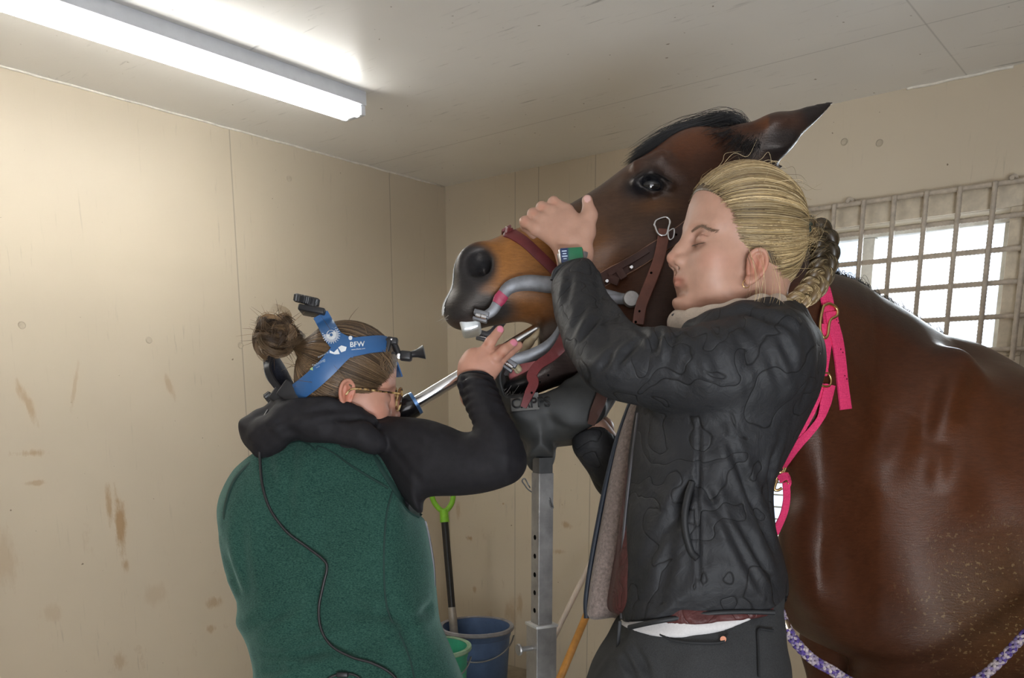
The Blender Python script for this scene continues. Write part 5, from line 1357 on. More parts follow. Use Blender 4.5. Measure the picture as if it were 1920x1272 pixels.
finger(F, [q(905, 674, hd-.002), q(922, 664, hd-.010), q(938, 656, hd+.006), q(952, 650, hd+.03)], .0108, .0085, k=.003)
finger(F, [q(926, 688, hd), q(940, 674, hd-.004), q(956, 661, hd+.004), q(973, 648, hd+.014)], .0105, .0078, k=.003)
finger(F, [q(884, 682, hd+.012), q(892, 672, hd+.045), q(908, 674, hd+.06)], .014, .011, k=.01)
Vn, Qn = surface(F, 0.0019, B=12, iters=1)
F = Fld()
F.cone(q(612, 850, 1.69), .045, q(610, 900, 1.70), .065, k=.05)
F.ell(q(610, 960, 1.70), (.135, .080, .17), k=.05); F.ell(q(630, 1180, 1.70), (.115, .08, .17), k=.06)
pelL = c2w(q(660, 1380, 1.70))
F.ell(w2c(pelL), (.13, .10, .12), k=.06)
F.chain([(q(745, 858, 1.645), .034), (on_y(armL_y, 935, 865), .034), (on_y(armL_y, 922, 800), .019), (q(891, 722, 1.64), .025)], k=.03)
F.chain([(q(480, 930, 1.74), .045), (q(560, 1000, 1.92), .036), (q(700, 850, 1.80), .030), (q(722, 815, 1.74), .026)], k=.03)
F.cone(q(722, 815, 1.74), .026, q(735, 800, 1.70), .028, k=.02)
for s_, dy in ((-.08, -.02), (.08, .05)):
    F.chain([(w2c(pelL+np.array([s_, 0, -.05])), .075), (w2c(np.array([pelL[0]+s_, pelL[1]+dy, .45])), .048), (w2c(np.array([pelL[0]+s_, pelL[1]+dy, .09])), .036), (w2c(np.array([pelL[0]+s_+.02, pelL[1]+dy+.12, .04])), .028)], k=.03)
Vb, Qb = surface(F, 0.008, B=8, iters=1)
V, Q = join_parts([(Vh, Qh), (Vn, Qn), (Vb, Qb)])
SK2 = SKIN*np.array((1.12, 1.0, .98)); C = np.tile(SK2, (len(V), 1)); C = head_paint(HL, C, V, SK2)
for a in ((938, 617), (963, 643), (973, 647)):
    C = np.where((np.linalg.norm((V-q(a[0], a[1], hd-.012))/np.array((.0068, .016, .0068)), axis=1) < 1)[:, None], np.array((.74, .26, .34)), C)
for a in ((911, 646), (935, 664), (944, 668)):
    d_ = np.linalg.norm((V-q(*a, hd-.02))/np.array((.007, .02, .007)), axis=1); w_ = np.clip(1-d_, 0, 1)[:, None]*.7; C = C*(1-w_)+SK2*np.array((.72, .50, .40))*w_
C = C*(1+.04*vnoise(V, 60, 8)[:, None])
person_l = mesh_obj('person', c2w(V), Q, MSKIN, None, colors=C)
tag(person_l, 'person in a green vest seen from behind, reaching into the horse mouth', 'person')
# black hooded top: sleeve and hood
MBK = simple('black_jersey', (.013, .012, .0145), .72, nscale=60, namp=.2, bstr=.15, bscale=500, spec=.3)
F = Fld()
armL = [(672, 792), (715, 784), (760, 782), (800, 788), (840, 800), (866, 811), (884, 813), (890, 800), (879, 775), (866, 745), (858, 720), (862, 706), (880, 699), (905, 699), (924, 708), (932, 728), (943, 762), (960, 795), (977, 825), (988, 858), (984, 884), (962, 906),
    (915, 922), (860, 930), (800, 934), (792, 962), (775, 955), (735, 905), (700, 850)]
F.poly(arm_px(armL_y, AL, armL), AL, lambda x, z: np.interp(x/AL*FPX+CX, [680, 800, 950], [.075, .070, .058]), .07, y0=armL_y, k=.01)
F.chain([(q(480, 930, 1.74), .055), (q(560, 1000, 1.92), .045), (q(700, 850, 1.80), .038), (q(722, 822, 1.745), .034)], k=.03)
F.poly([(560, 800), (640, 790), (700, 800), (735, 900), (790, 975), (760, 1000), (620, 960), (500, 900), (500, 840)], 1.69, .095, .08, k=.02)
F.cone(q(892, 690, 1.635), .030, q(890, 712, 1.645), .028, op='s', k=.005)
hood = [(459, 806), (466, 792), (492, 783), (512, 772), (535, 752), (570, 742), (610, 740), (650, 752), (690, 775), (715, 790), (700, 806), (655, 806), (600, 808), (565, 820), (532, 840), (505, 860), (484, 852), (466, 832)]
F.poly([(463, 812), (470, 796), (494, 786), (514, 774), (535, 754), (570, 744), (610, 742), (650, 754), (690, 775), (715, 790), (712, 830), (655, 826), (600, 830), (565, 838), (532, 850), (508, 862), (488, 856), (470, 834)], 1.67, .098, .05, k=.02)
for pts, r in (([(560, 806, 1.575), (620, 806, 1.56), (672, 816, 1.555), (704, 832, 1.57)], .020), ([(484, 816, 1.60), (506, 796, 1.57), (545, 770, 1.56), (600, 766, 1.56), (650, 776, 1.57), (690, 792, 1.58)], .016), ([(492, 842, 1.60), (516, 824, 1.58), (550, 798, 1.565), (600, 786, 1.56), (650, 790, 1.57)], .018), ([(480, 804, 1.66), (490, 794, 1.62), (514, 788, 1.60)], .016)):
    F.chain([(q(*p), r) for p in catmull(np.array(pts), 3)], k=.012)
V, Q = surface(F, .0038, iters=1); Nn = sdf_normals(V, Q)
el = lambda u, v, d=1.56: q(u, v, d)
fl_ = []
for i, (v0, dv) in enumerate(((715, 6), (728, 8), (742, 9), (757, 9), (770, 10), (783, 10), (795, 12), (808, 14))): fl_.append((q(860+i*4.5, v0-2+i*1.0, 1.60-.004*i), q(930+i*6.5, v0+dv+2, 1.60-.004*i), .0046, .0095))
fl_ += [(q(500, 805, 1.58), q(620, 770, 1.55), .006, .009), (q(540, 800, 1.58), q(680, 790, 1.56), .006, .008), (q(560, 755, 1.6), q(670, 762, 1.58), .005, .008), (q(480, 830, 1.6), q(520, 800, 1.58), .006, .008), (q(520, 770, 1.6), q(560, 790, 1.56), .006, .006), (el(885, 815), el(930, 845), .005, .007), (el(880, 822), el(960, 880, 1.52), .006, .004), (el(800, 790), el(830, 840), .006, .003), (q(706, 800, 1.6), q(790, 905, 1.55), .006, .004)]
hz_ = np.clip((V[:, 2]-.22)/.03, 0, 1)*np.clip((.02-V[:, 0]-.23)/.05, 0, 1)
V = cloth_folds(V, Nn, fl_, .0016, 11, 12); V = V+Nn*(hz_*.005*vnoise(V, 38, 4))[:, None]
ht = mesh_obj('hooded_top', c2w(V), Q, MBK, person_l); ht['label'] = 'black hooded top'
tube_obj('cuff_binding', [P(u, v, d) for u, v, d in ((860, 716, 1.63), (864, 705, 1.61), (882, 699, 1.60), (906, 700, 1.60), (923, 710, 1.62))], .0035, MBK, ht, 8)
# vest
mv_, nt, b = newmat('green_knit_fleece'); v = coords(nt); f1 = noise(nt, coords(nt, (300, 300, 620)), 1, 3, .65); f2 = noise(nt, v, 9, 4, .6)
L(nt, mixc(nt, .45, ramp(nt, f1, [(.35, (.004, .022, .018)), (.68, (.060, .140, .105))]), ramp(nt, f2, [(.3, (.008, .040, .033)), (.7, (.022, .078, .062))])), b.inputs['Base Color'])
b.inputs['Roughness'].default_value = .95; b.inputs['Sheen Weight'].default_value = .25; b.inputs['Sheen Tint'].default_value = (.6, .9, .8, 1); b.inputs['Specular IOR Level'].default_value = .15; bump(nt, b, f1, .5, .002)
vest = [(478, 862), (500, 848), (540, 818), (580, 798), (625, 788), (668, 782), (688, 818), (706, 858), (735, 905), (768, 950), (790, 966), (799, 980), (808, 1020), (815, 1070), (818, 1125), (826, 1170), (846, 1215), (864, 1262), (880, 1320), (890, 1400), (880, 1470), (480, 1470),
        (474, 1330), (483, 1272), (480, 1235), (466, 1195), (452, 1168), (455, 1130), (443, 1095), (432, 1040), (420, 1000), (417, 960), (427, 920), (448, 885)]
F = Fld(); VD = 1.70
F.poly(vest, VD, lambda x, z: np.interp(CY-z/VD*FPX, [790, 860, 950, 1150, 1300], [.120, .124, .128, .122, .132]), .115, k=.02)
F.ell(q(520, 950, 1.62), (.07, .03, .10), k=.05); F.ell(q(690, 950, 1.61), (.06, .03, .10), k=.05)      # shoulder blades
V, Q = surface(F, .0045, iters=1); Nn = sdf_normals(V, Q); FV = F
g_ = lambda u, v, d=1.575: q(u, v, d)
fl_ = [(g_(492, 860), g_(545, 960), .012, .008), (g_(545, 830), g_(545, 1000), .012, .006), (g_(480, 1235, 1.6), g_(700, 1215), .012, .012), (g_(485, 1262, 1.6), g_(560, 1250), .008, .010), (g_(560, 1222), g_(690, 1190), .010, .006),
       (g_(470, 1180, 1.62), g_(560, 1130), .012, .008), (g_(440, 1000, 1.65), g_(455, 1120, 1.62), .010, .010), (g_(600, 1000), g_(610, 1180), .018, .005), (g_(820, 1130, 1.66), g_(760, 1170, 1.6), .010, .008), (g_(700, 1080), g_(790, 1240, 1.6), .014, .006),
       (g_(640, 1140), g_(760, 1160), .012, .007), (g_(468, 960, 1.62), g_(470, 1130, 1.61), .012, .006), (g_(430, 940, 1.66), g_(446, 1080, 1.66), .006, .008)]
V = cloth_folds(V, Nn, fl_, .0028, 12, 9)
vs_ = mesh_obj('vest', c2w(V), Q, mv_, person_l); vs_['label'] = 'heathered green fleece vest'
MSE = simple('dark_green_seam', (.008, .035, .028), .8)
def seam(name, px, F_, mat, parent, wd=3.2, pad=.001, thick=.0025): return wrap_band(name, F_, px, wd, mat, parent, pad=pad, thick=thick, m=3, d0=1.2)
seam('yoke_seam', [(492, 862), (530, 838), (562, 828), (580, 835), (592, 845), (598, 838), (625, 850), (665, 878), (728, 916)], FV, MSE, vs_)
seam('side_seam', [(736, 922), (726, 960), (721, 1010), (720, 1070), (724, 1130), (735, 1165), (752, 1195), (768, 1235), (778, 1275)], FV, MSE, vs_)
wrap_band('armhole_binding', FV, [(670, 794), (686, 824), (704, 860), (733, 908), (765, 952), (788, 968)], 9, MSE, vs_, pad=-.001, thick=.005, m=4, d0=1.2)
wrap_band('armhole_binding', FV, [(470, 868), (444, 895), (429, 925), (421, 965), (424, 1000)], 4, MSE, vs_, pad=-.001, thick=.004, m=4, d0=1.2)
tube_obj('zip_edge', [P(u, v, d) for u, v, d in ((797, 978, 1.69), (806, 1015, 1.69), (813, 1060, 1.69), (815, 1100, 1.69))], .0025, simple('dark_zip', (.1, .1, .11), .35), vs_, 6)
# trousers and boots, below the frame
F = Fld(); F.ell(w2c(pelL), (.155, .125, .15), k=.05)
for s_, dy in ((-.08, -.02), (.08, .05)):
    F.chain([(w2c(pelL+np.array([s_, 0, -.05])), .095), (w2c(np.array([pelL[0]+s_, pelL[1]+dy, .45])), .068), (w2c(np.array([pelL[0]+s_, pelL[1]+dy, .12])), .058)], k=.04)
V, Q = surface(F, .008, B=8); mesh_obj('trousers', c2w(V), Q, simple('black_trousers', (.02, .02, .022), .8), person_l)
for s_, dy in ((-.08, -.02), (.08, .05)):
    F = Fld(); ax_ = np.array([pelL[0]+s_, pelL[1]+dy, 0]); F.cone(w2c(ax_+(0, 0, .12)), .060, w2c(ax_+(0, 0, .048)), .048, k=.03); F.cone(w2c(ax_+(0, 0, .045)), .045, w2c(ax_+(.02, .15, .038)), .038, k=.03)
    V, Q = surface(F, .006, B=8); mesh_obj('boot', c2w(V), Q, MBO, person_l)
# ---- hair with a messy bun
F = Fld(); cap_shell(F, HL)
F.ell(HL(.090, 0, -.03), np.array((.105, .12, .086))*HL.s, HL.R @ np.array([[.80, 0, -.6], [0, 1, 0], [.6, 0, .80]]), op='s', k=.010)
for s_ in (-1, 1): F.ell(HL(.010, s_*.072, -.046), np.array((.034, .040, .042))*HL.s, HL.R, op='s', k=.008)
F.ell(HL(-.02, 0, -.11), np.array((.12, .12, .045))*HL.s, HL.R, op='s', k=.01)
V, Q = surface(F, .003, iters=1)
hair_l = mesh_obj('hair', c2w(V), Q, MHB, person_l, colors=np.tile((.060, .036, .020), (len(V), 1))*(1+.3*vnoise(V, 120, 4)[:, None])); hair_l['label'] = 'light brown hair in a loose bun'
def brown(rng, t=0):
    k_ = rng.random()**1.6; return (np.array((.055, .033, .019))*(1-k_)+np.array((.30, .19, .10))*k_)*rng.uniform(.8, 1.2)
TL = q(545, 652, 1.60)
hl_l = [(.083, .000, .072), (.084, .022, .066), (.078, .040, .050), (.066, .054, .028), (.056, .062, .010), (.046, .068, -.006), (.030, .073, -.006), (.012, .076, -.006), (.002, .076, -.004), (-.012, .076, .006), (-.030, .074, -.010), (-.038, .068, -.040), (-.052, .058, -.058), (-.066, .034, -.066), (-.074, .0, -.066)]
ln, cs = scalp_hair(HL, TL, 8500, 31, clumpy(brown), hl=hl_l, puff=.0015)
strands('hair_strands', c2w(ln), .00045, MHB, hair_l, colors=cs)
rng = np.random.default_rng(41); bl_ = []; bc_ = []; BC = q(520, 631, 1.60)
for k in range(86):     # locks coiled round the knot
    ax1 = rng.normal(0, 1, 3)*np.array((.45, 1, .6)); ax1 /= np.linalg.norm(ax1); e1 = np.cross(ax1, rng.normal(0, 1, 3)); e1 /= np.linalg.norm(e1); e2 = np.cross(ax1, e1)
    R_ = rng.uniform(.012, .032); a0 = rng.uniform(0, 6.28); ln_ = rng.uniform(1.8, 3.8); cc_ = BC+rng.normal(0, 1, 3)*np.array((.010, .006, .009)); tone = brown(rng)*rng.uniform(.6, 1.5)
    for i in range(44):
        a = a0+np.linspace(0, ln_, 14)+rng.normal(0, .06); j_ = rng.normal(0, .0022, 3); rr = R_*(1+rng.normal(0, .05))
        bl_.append(cc_+j_+(np.cos(a)[:, None]*e1+np.sin(a)[:, None]*e2)*rr*(1+.08*np.sin(a*2+k))[:, None]+ax1*(np.sin(a*1.3+k)*.006)[:, None]); bc_.append(tone*rng.uniform(.75, 1.25))
for i in range(150):
    dr = rng.normal(0, 1, 3); dr[0] -= .3; dr[2] += .35; dr /= np.linalg.norm(dr); p0 = BC+dr*.028; L_ = rng.uniform(.008, .034); s_ = rng.normal(0, 1, 3)
    bl_.append(np.array([p0+dr*L_*t+s_*L_*.35*t*t for t in np.linspace(0, 1, 14)])); bc_.append(brown(rng))
for i in range(40):
    p0 = ln[rng.integers(len(ln))][rng.integers(1, 15)]; dr = p0-HL.o; dr /= np.linalg.norm(dr); s_ = rng.normal(0, 1, 3); L_ = rng.uniform(.01, .03)
    bl_.append(np.array([p0+dr*L_*t*.6+s_*L_*.6*t*t for t in np.linspace(0, 1, 14)])); bc_.append(brown(rng))
for i in range(9):      # tall loose loop above the bun
    bl_.append(catmull([q(540, 622, 1.6), q(548, 598+i*.8, 1.6), q(540-i, 580+i, 1.6), q(522, 572+i*1.4, 1.6), q(512-i, 570+i*2, 1.6)], 4)[np.linspace(0, 16, 14).astype(int)]); bc_.append((.32, .22, .12))
strands('bun', c2w(np.array(bl_)), .00050, MHB, hair_l, colors=np.array(bc_))
F = Fld(); F.sphere(BC, .017); F.sphere(BC+np.array([.012, 0, -.002]), .015); V, Q = surface(F, .004); mesh_obj('bun_core', c2w(V), Q, MHB, hair_l, colors=np.tile((.05, .03, .018), (len(V), 1)))
for part_ in (0, 1):     # wisps at the temple and at the nape
    rl = []; rc = []
    for i in range(30):
        if part_ == 0: p0 = q(rng.uniform(700, 724), rng.uniform(655, 672), 1.57); e_ = [p0, p0+np.array([.008, 0, -.010]), p0+np.array([.010+rng.normal(0, .006), 0, -.022]), p0+np.array([.012+rng.normal(0, .008), 0, -.030-rng.random()*.012])]
        else: p0 = q(rng.uniform(585, 620), rng.uniform(735, 748), 1.56); e_ = [p0, p0+np.array([-.002, -.003, -.012]), p0+np.array([rng.normal(0, .006), -.004, -.024]), p0+np.array([rng.normal(0, .008), -.003, -.03-rng.random()*.012])]
        rl.append(catmull(e_, 4)); rc.append(brown(rng)*1.2)
    strands('stray_hairs', c2w(np.array(rl)), .0004, MHB, hair_l, colors=np.array(rc))
# ---- headband lamp
SH = Fld(); cap_shell(SH, HL, .0075); SH.cone(HL(-.05, 0, .02), .068, TL, .022, k=.03)
hlamp = empty('headlamp', PP(HL(0, -.08, .03))); tag(hlamp, 'headlamp on a blue plastic headband with black knobs, worn by the person in green', 'headlamp')
mblue = simple('blue_plastic', (.035, .12, .30), .38, namp=.06); mblk = simple('black_plastic', (.018, .018, .020), .38, bstr=.1); mwht = simple('white_print', (.75, .78, .80), .5)
mchr = simple('chrome', (.75, .75, .77), .15, 1.0)
def hp(o): bpy.context.view_layer.update(); return adopt(o, hlamp)
for px, wd in (([(601, 590), (612, 610), (628, 636), (650, 652)], [30, 31, 33, 40]), ([(636, 650), (655, 652), (690, 647), (712, 645), (724, 646)], [44, 36, 32, 31, 29]), ([(655, 648), (636, 664), (612, 690), (585, 715), (555, 738)], [38, 38, 36, 35, 34])):
    hp(wrap_band('headband', SH, px, wd, mblue, None, pad=.0, thick=.0022, n=8, m=7, d0=1.3))
hp(wrap_band('headband', SH, [(632, 651), (662, 651)], [34, 40], mblue, None, pad=.0004, thick=.0022, n=8, m=7, d0=1.3))
hb_ = []
for t in np.linspace(.0, 2.7, 9): hb_.append(HL(.096*math.cos(t)-.004, .086*math.sin(t), .050-.006*t))
ct = np.mean(hb_, axis=0); hp(strap('headband', c2w(np.array(hb_)), [c2w(p-HL.o)-CAMO for p in hb_], .030, .0022, mblue, None))
# top knob and clamp
k0 = q(585, 583, 1.60); kx = np.array([.94, .1, -.22]); kx /= np.linalg.norm(kx); ku = np.array([.22, -.1, .94]); ku /= np.linalg.norm(ku)
def box_c(name, c_, size, R, mat, bev=.002, parent=hlamp):
    M = Matrix.Translation(PP(c_)) @ Matrix((CAMM @ np.asarray(R, float)).tolist()).to_4x4(); bm = bmesh.new(); bm_box(bm, size, M, bev=bev, seg=3); return adopt(bm_obj(name, bm, mat), parent)
def cyl_c(name, a, b_, prof, mat, parent=hlamp, seg=28, ribs=0):
    bm = bmesh.new(); bm_lathe(bm, prof, axis_mat(PP(a), PP(b_)), seg); o = bm_obj(name, bm, mat); return adopt(o, parent)
def rotz(a): return np.array([[math.cos(a), 0, math.sin(a)], [0, 1, 0], [-math.sin(a), 0, math.cos(a)]])
box_c('clamp', q(588, 585, 1.60), (.050, .040, .012), rotz(.18), mblk, .003)
box_c('clamp', q(585, 572, 1.60), (.020, .034, .020), rotz(.18), mblk, .004)
def knob(name, c_, axis, r, hgt, n=22):
    axis = np.array(axis, float)/np.linalg.norm(axis); M = axis_mat(PP(c_-axis*hgt/2), PP(c_+axis*hgt/2)); bm = bmesh.new(); rings = []
    for (k, z) in ((.82, 0), (1, hgt*.15), (1, hgt*.85), (.82, hgt)):
        rings.append([bm.verts.new(M @ Vector((r*k*(1+.045*(1 if i % 4 < 2 else -1))*math.cos(2*math.pi*i/(n*4)), r*k*(1+.045*(1 if i % 4 < 2 else -1))*math.sin(2*math.pi*i/(n*4)), z))) for i in range(n*4)])
    for A, B_ in zip(rings[:-1], rings[1:]):
        for i in range(n*4): bm.faces.new((A[i], A[(i+1) % (n*4)], B_[(i+1) % (n*4)], B_[i]))
    bm.faces.new(rings[0][::-1]); bm.faces.new(rings[-1]); return adopt(bm_obj(name, bm, mblk), hlamp)
knob('adjusting_knob', q(575, 563, 1.60), (.22, -.25, .95), .023, .016)
# back cushion, arm and lower knob
F = Fld(); F.chain([(q(505, 664, 1.64), .018), (q(518, 700, 1.65), .024), (q(540, 730, 1.66), .022)], k=.02, ax=(.8, 0, .3), f=.7); V, Q = surface(F, .003)
adopt(mesh_obj('back_cushion', c2w(V), Q, fleecemat('black_foam', (.012, .013, .02), 200, .95, .3)), hlamp)
adopt(strap('back_arm', c2w(np.array([q(508, 668, 1.60), q(502, 690, 1.59), q(510, 712, 1.59), q(525, 732, 1.59)])), c2w(np.array([-.5, -1, 0]))-CAMO, .013, .006, mblk), hlamp)
box_c('buckle', q(545, 738, 1.585), (.042, .012, .034), rotz(.62), mblk, .003)
box_c('buckle', q(528, 748, 1.595), (.040, .018, .026), rotz(.62), mblk, .003)
knob('adjusting_knob', q(512, 755, 1.63), (-.75, -.1, -.6), .021, .016)
# front mount and light
box_c('front_bracket', q(727, 650, 1.60), (.012, .02, .024), rotz(.25), mblk, .002)
box_c('hinge_block', q(736, 640, 1.60), (.020, .016, .013), rotz(.15), mblk, .003)
adopt(tube_obj('hinge_arm', [P(733, 637, 1.60), P(741, 648, 1.60), P(749, 668, 1.60)], .0055, mblk, None, 10, smoothn=4), hlamp)
for a in ((735, 640), (748, 668)): cyl_c('screw', q(*a, 1.596), q(*a, 1.58), [(0, .004), (.0048, .003), (.005, 0), (.005, -.003), (0, -.003)], mchr)
box_c('lamp_body', q(761, 668, 1.60), (.024, .018, .018), rotz(.10), mblk, .005)
cyl_c('lamp_cone', q(772, 665, 1.60), q(797, 660, 1.60), [(0, -.002), (.006, -.002), (.006, .002), (.0075, .010), (.0125, .022), (.0135, .024), (.0115, .0245), (0, .021)], mblk)
adopt(tube_obj('lamp_wire', [P(752, 668, 1.6), P(738, 662, 1.60), P(722, 668, 1.60), P(700, 676, 1.58)], .0018, mblk, None, 8), hlamp)
# print on the band
for body, px, hgt, an, bo in (('BFW', (656, 651), 9.5, -.06, .02), ('www.bfwinc.com', (659, 657), 2.6, -.09, 0), ('Powered by', (597, 672), 3.2, -.50, 0), ('Technology', (587, 689), 5.0, -.50, .0), ('Inside', (593, 691), 2.4, -.50, 0)):
    hp(text_on('printed_text', SH, body, px, hgt, an, mwht if body[0] in 'Bw' else simple('pale_print', (.45, .55, .65), .5), None, pad=.0016, extrude=.0002, d0=1.3, bold=bo, stretch=.8 if body == 'Technology' else 1))
def burst(name, c_, tris, mat):
    V = []; F_ = []
    for t in tris:
        p = march(SH, [a[0] for a in t], [a[1] for a in t], 1.3, 2.2, .0018); k = len(V); V += list(c2w(p)); F_.append(tuple(range(k, k+len(t))))
    return hp(mesh_obj(name, V, F_, mat, smooth=False))
tr = []; cx_, cy_ = 621, 628
for i in range(44):
    a = 2*math.pi*i/44; r1 = 17 if i % 2 else 14; tr.append([(cx_+3*math.cos(a-.12), cy_+3*math.sin(a-.12)), (cx_+r1*math.cos(a-.035), cy_+r1*math.sin(a-.035)), (cx_+r1*math.cos(a+.035), cy_+r1*math.sin(a+.035)), (cx_+3*math.cos(a+.12), cy_+3*math.sin(a+.12))])
tr.append([(cx_+9*math.cos(a), cy_+9*math.sin(a)) for a in np.linspace(0, 6.28, 17)[:-1]])
burst('printed_emblem', None, tr, mwht)
burst('printed_emblem', None, [[(620, 634), (626, 631), (643, 651), (638, 655)], [(618, 657), (626, 661), (633, 654), (637, 664), (628, 665), (618, 662)], [(634, 652), (640, 648), (650, 651), (648, 658), (640, 661)]], mwht)
burst('printed_emblem', None, [[(617, 632), (622, 632), (623, 626), (619, 622), (616, 626)]], mblue)
burst('printed_emblem', None, [[(657+3.6*math.cos(a), 634+4.2*math.sin(a)) for a in np.linspace(0, 6.28, 15)[:-1]]], mwht)
burst('printed_emblem', None, [[(580, 693), (586, 688), (587, 695)]], simple('lime_print', (.4, .55, .25), .5))
# cable down the back
CB = [(503, 768), (493, 790), (487, 830), (488, 870), (493, 915), (508, 958), (538, 998), (575, 1026), (606, 1050), (613, 1066), (606, 1098), (598, 1140), (602, 1180), (622, 1212), (660, 1233), (700, 1245), (738, 1268), (760, 1310)]
FB = Fld(); FB.ops = FV.ops[:]; FB.poly(hood, 1.67, .105, .055, k=.02)
pc = march(FB, [a[0] for a in CB], [a[1] for a in CB], 1.2, 2.2, .0085); pc[0] = q(506, 764, 1.60)
adopt(tube_obj('power_cable', c2w(pc), .0026, mblk, None, 10, smoothn=8), hlamp)
pc = march(FB, [606, 622, 645, 668, 690], [1284, 1270, 1264, 1268, 1288], 1.2, 2.2, .005)
adopt(tube_obj('power_cable', c2w(pc), .0022, mblk, None, 8), hlamp)
box_c('cable_clip', march(FB, 642, 1266, 1.2, 2.2, .008)[0], (.022, .010, .010), np.eye(3), mblk, .003)
# ---- glasses
gls = empty('eyeglasses', PP(HL.f(.095, 0, .005))); tag(gls, 'round tortoiseshell eyeglasses on the person in the green vest', 'eyeglasses')
mt_, nt, b = newmat('tortoiseshell'); v = coords(nt); L(nt, ramp(nt, noise(nt, v, 110, 2, .4), [(.42, (.03, .015, .008)), (.52, (.35, .20, .07)), (.62, (.60, .45, .22))]), b.inputs['Base Color']); b.inputs['Roughness'].default_value = .15
for y in (-1, 1):
    a_ = np.linspace(0, 2*math.pi, 33)[:-1]; cE = (.094, y*.033, -.008)
    rp_ = np.array([HL(cE[0]-.006*abs(math.sin(t))*0, cE[1]+.024*math.cos(t), cE[2]+.022*math.sin(t)) for t in a_]); V_, F_ = tube(c2w(rp_), .0021, 8, closed=True, flat=None); adopt(mesh_obj('rim', V_, F_, mt_), gls)
    V_ = list(c2w(rp_)); k = len(V_); lens = [V_+[c2w(HL(cE[0]+.0015, cE[1], cE[2]))], [(i, (i+1) % k, k) for i in range(k)]]; adopt(mesh_obj('lens', lens[0], lens[1], MGLASS), gls)
    adopt(tube_obj('temple', [PP(HL(.094, y*.057, .004)), PP(HL(.088, y*.068, .003)), PP(HL(.045, y*.078, .000)), PP(HL(.000, y*.080, -.004)), PP(HL(-.014, y*.080, -.018))], .0019, mt_, None, 8), gls)
adopt(tube_obj('bridge', [PP(HL(.094, -.010, -.004)), PP(HL(.099, 0, -.001)), PP(HL(.094, .010, -.004))], .0019, mt_, None, 8), gls)
# ------------------------------------------------------------------ head stand, speculum, tack, instrument, tools and buckets
mal = simple('worn_aluminium', (.36, .35, .34), .42, .75, nscale=25, namp=.25, bstr=.25, bscale=150)
mrub = simple('worn_dark_rubber', (.025, .025, .024), .62, nscale=14, namp=.45, bstr=.35, bscale=60)
msteel = simple('cast_steel', (.20, .205, .22), .48, .45, nscale=40, namp=.25, bstr=.2, bscale=120)
mstl2 = simple('bright_steel', (.62, .62, .64), .2, 1.0, nscale=30, namp=.1)
pt = P(1013, 900, 1.72); pb = P(1019, 1250, 1.72)
sx, sy = float((pt.x+pb.x)/2), float((pt.y+pb.y)/2)
stand = empty('head_stand', (sx, sy, 0)); tag(stand, 'aluminium post with dark rubber cradle holding up the jaw of the horse', 'head stand')
def zat(v, d=1.72): return float(P(1015, v, d).z)
MS = Matrix.Translation((0, 0, 0)) @ Matrix.Rotation(math.radians(27), 4, 'Z')
def post(name, w_, z0, z1, mat, holes=(), wall=.003):
    bm = bmesh.new(); o_ = w_/2; i_ = o_-wall; ring = []
    for z in (z0, z1):
        for k in (o_, i_): ring.append([bm.verts.new((a*k, b_*k, z)) for a, b_ in ((-1, -1), (1, -1), (1, 1), (-1, 1))])
    for j in range(4):
        n = (j+1) % 4
        bm.faces.new((ring[0][j], ring[0][n], ring[2][n], ring[2][j])); bm.faces.new((ring[1][j], ring[3][j], ring[3][n], ring[1][n]))
        bm.faces.new((ring[0][j], ring[1][j], ring[1][n], ring[0][n])); bm.faces.new((ring[2][j], ring[2][n], ring[3][n], ring[3][j]))
    bmesh.ops.bevel(bm, geom=[e for e in bm.edges if abs(e.verts[0].co.z-e.verts[1].co.z) > .01], offset=.0015, segments=2, affect='EDGES')
    for v in bm.verts: v.co = MS @ v.co
    return bm_obj(name, bm, mat, stand)
z_j = zat(1176)
post('outer_post', .046, .03, z_j, mal, wall=.005); post('inner_post', .0325, z_j-.1, zat(884), mal)
post('cradle_stem', .030, zat(884)-.02, zat(855), simple('dark_metal', (.10, .10, .10), .4, .6))
bm = bmesh.new(); bm_box(bm, (.050, .050, .006), MS @ Matrix.Translation((0, 0, z_j)), bev=.001); bm_obj('post_rim', bm, simple('pale_metal', (.62, .62, .60), .4, .5), stand)
# adjusting holes on the left face
fn = MS.to_3x3() @ Vector((-1, 0, 0)); mhole = simple('dark_hole', (.004, .004, .004), 1.0, spec=0)
for v in (1005, 1041, 1077, 1112, 1147, 985):
    z = zat(v); bm = bmesh.new(); c_ = fn*(.01635); M = axis_mat(c_+Vector((0, 0, z)), c_+fn*.01+Vector((0, 0, z))); bm_lathe(bm, [(.0052, -.0004), (.0050, .0002), (0, .0001)], M, 18)
    if v != 985: bm_obj('pin_hole', bm, mhole, stand)
    else: bm.free()
# locking bolt
z = zat(1221); a = fn*.022+Vector((0, 0, z)); b_ = fn*.048+Vector((0, 0, z))
bm = bmesh.new(); bm_cyl(bm, a, b_, .0055, seg=18); bm_lathe(bm, [(0, 0), (.0115, .001), (.0125, .003), (.0115, .006), (0, .007)], axis_mat(b_, b_+fn), 24); bm_obj('lock_bolt', bm, mal, stand)
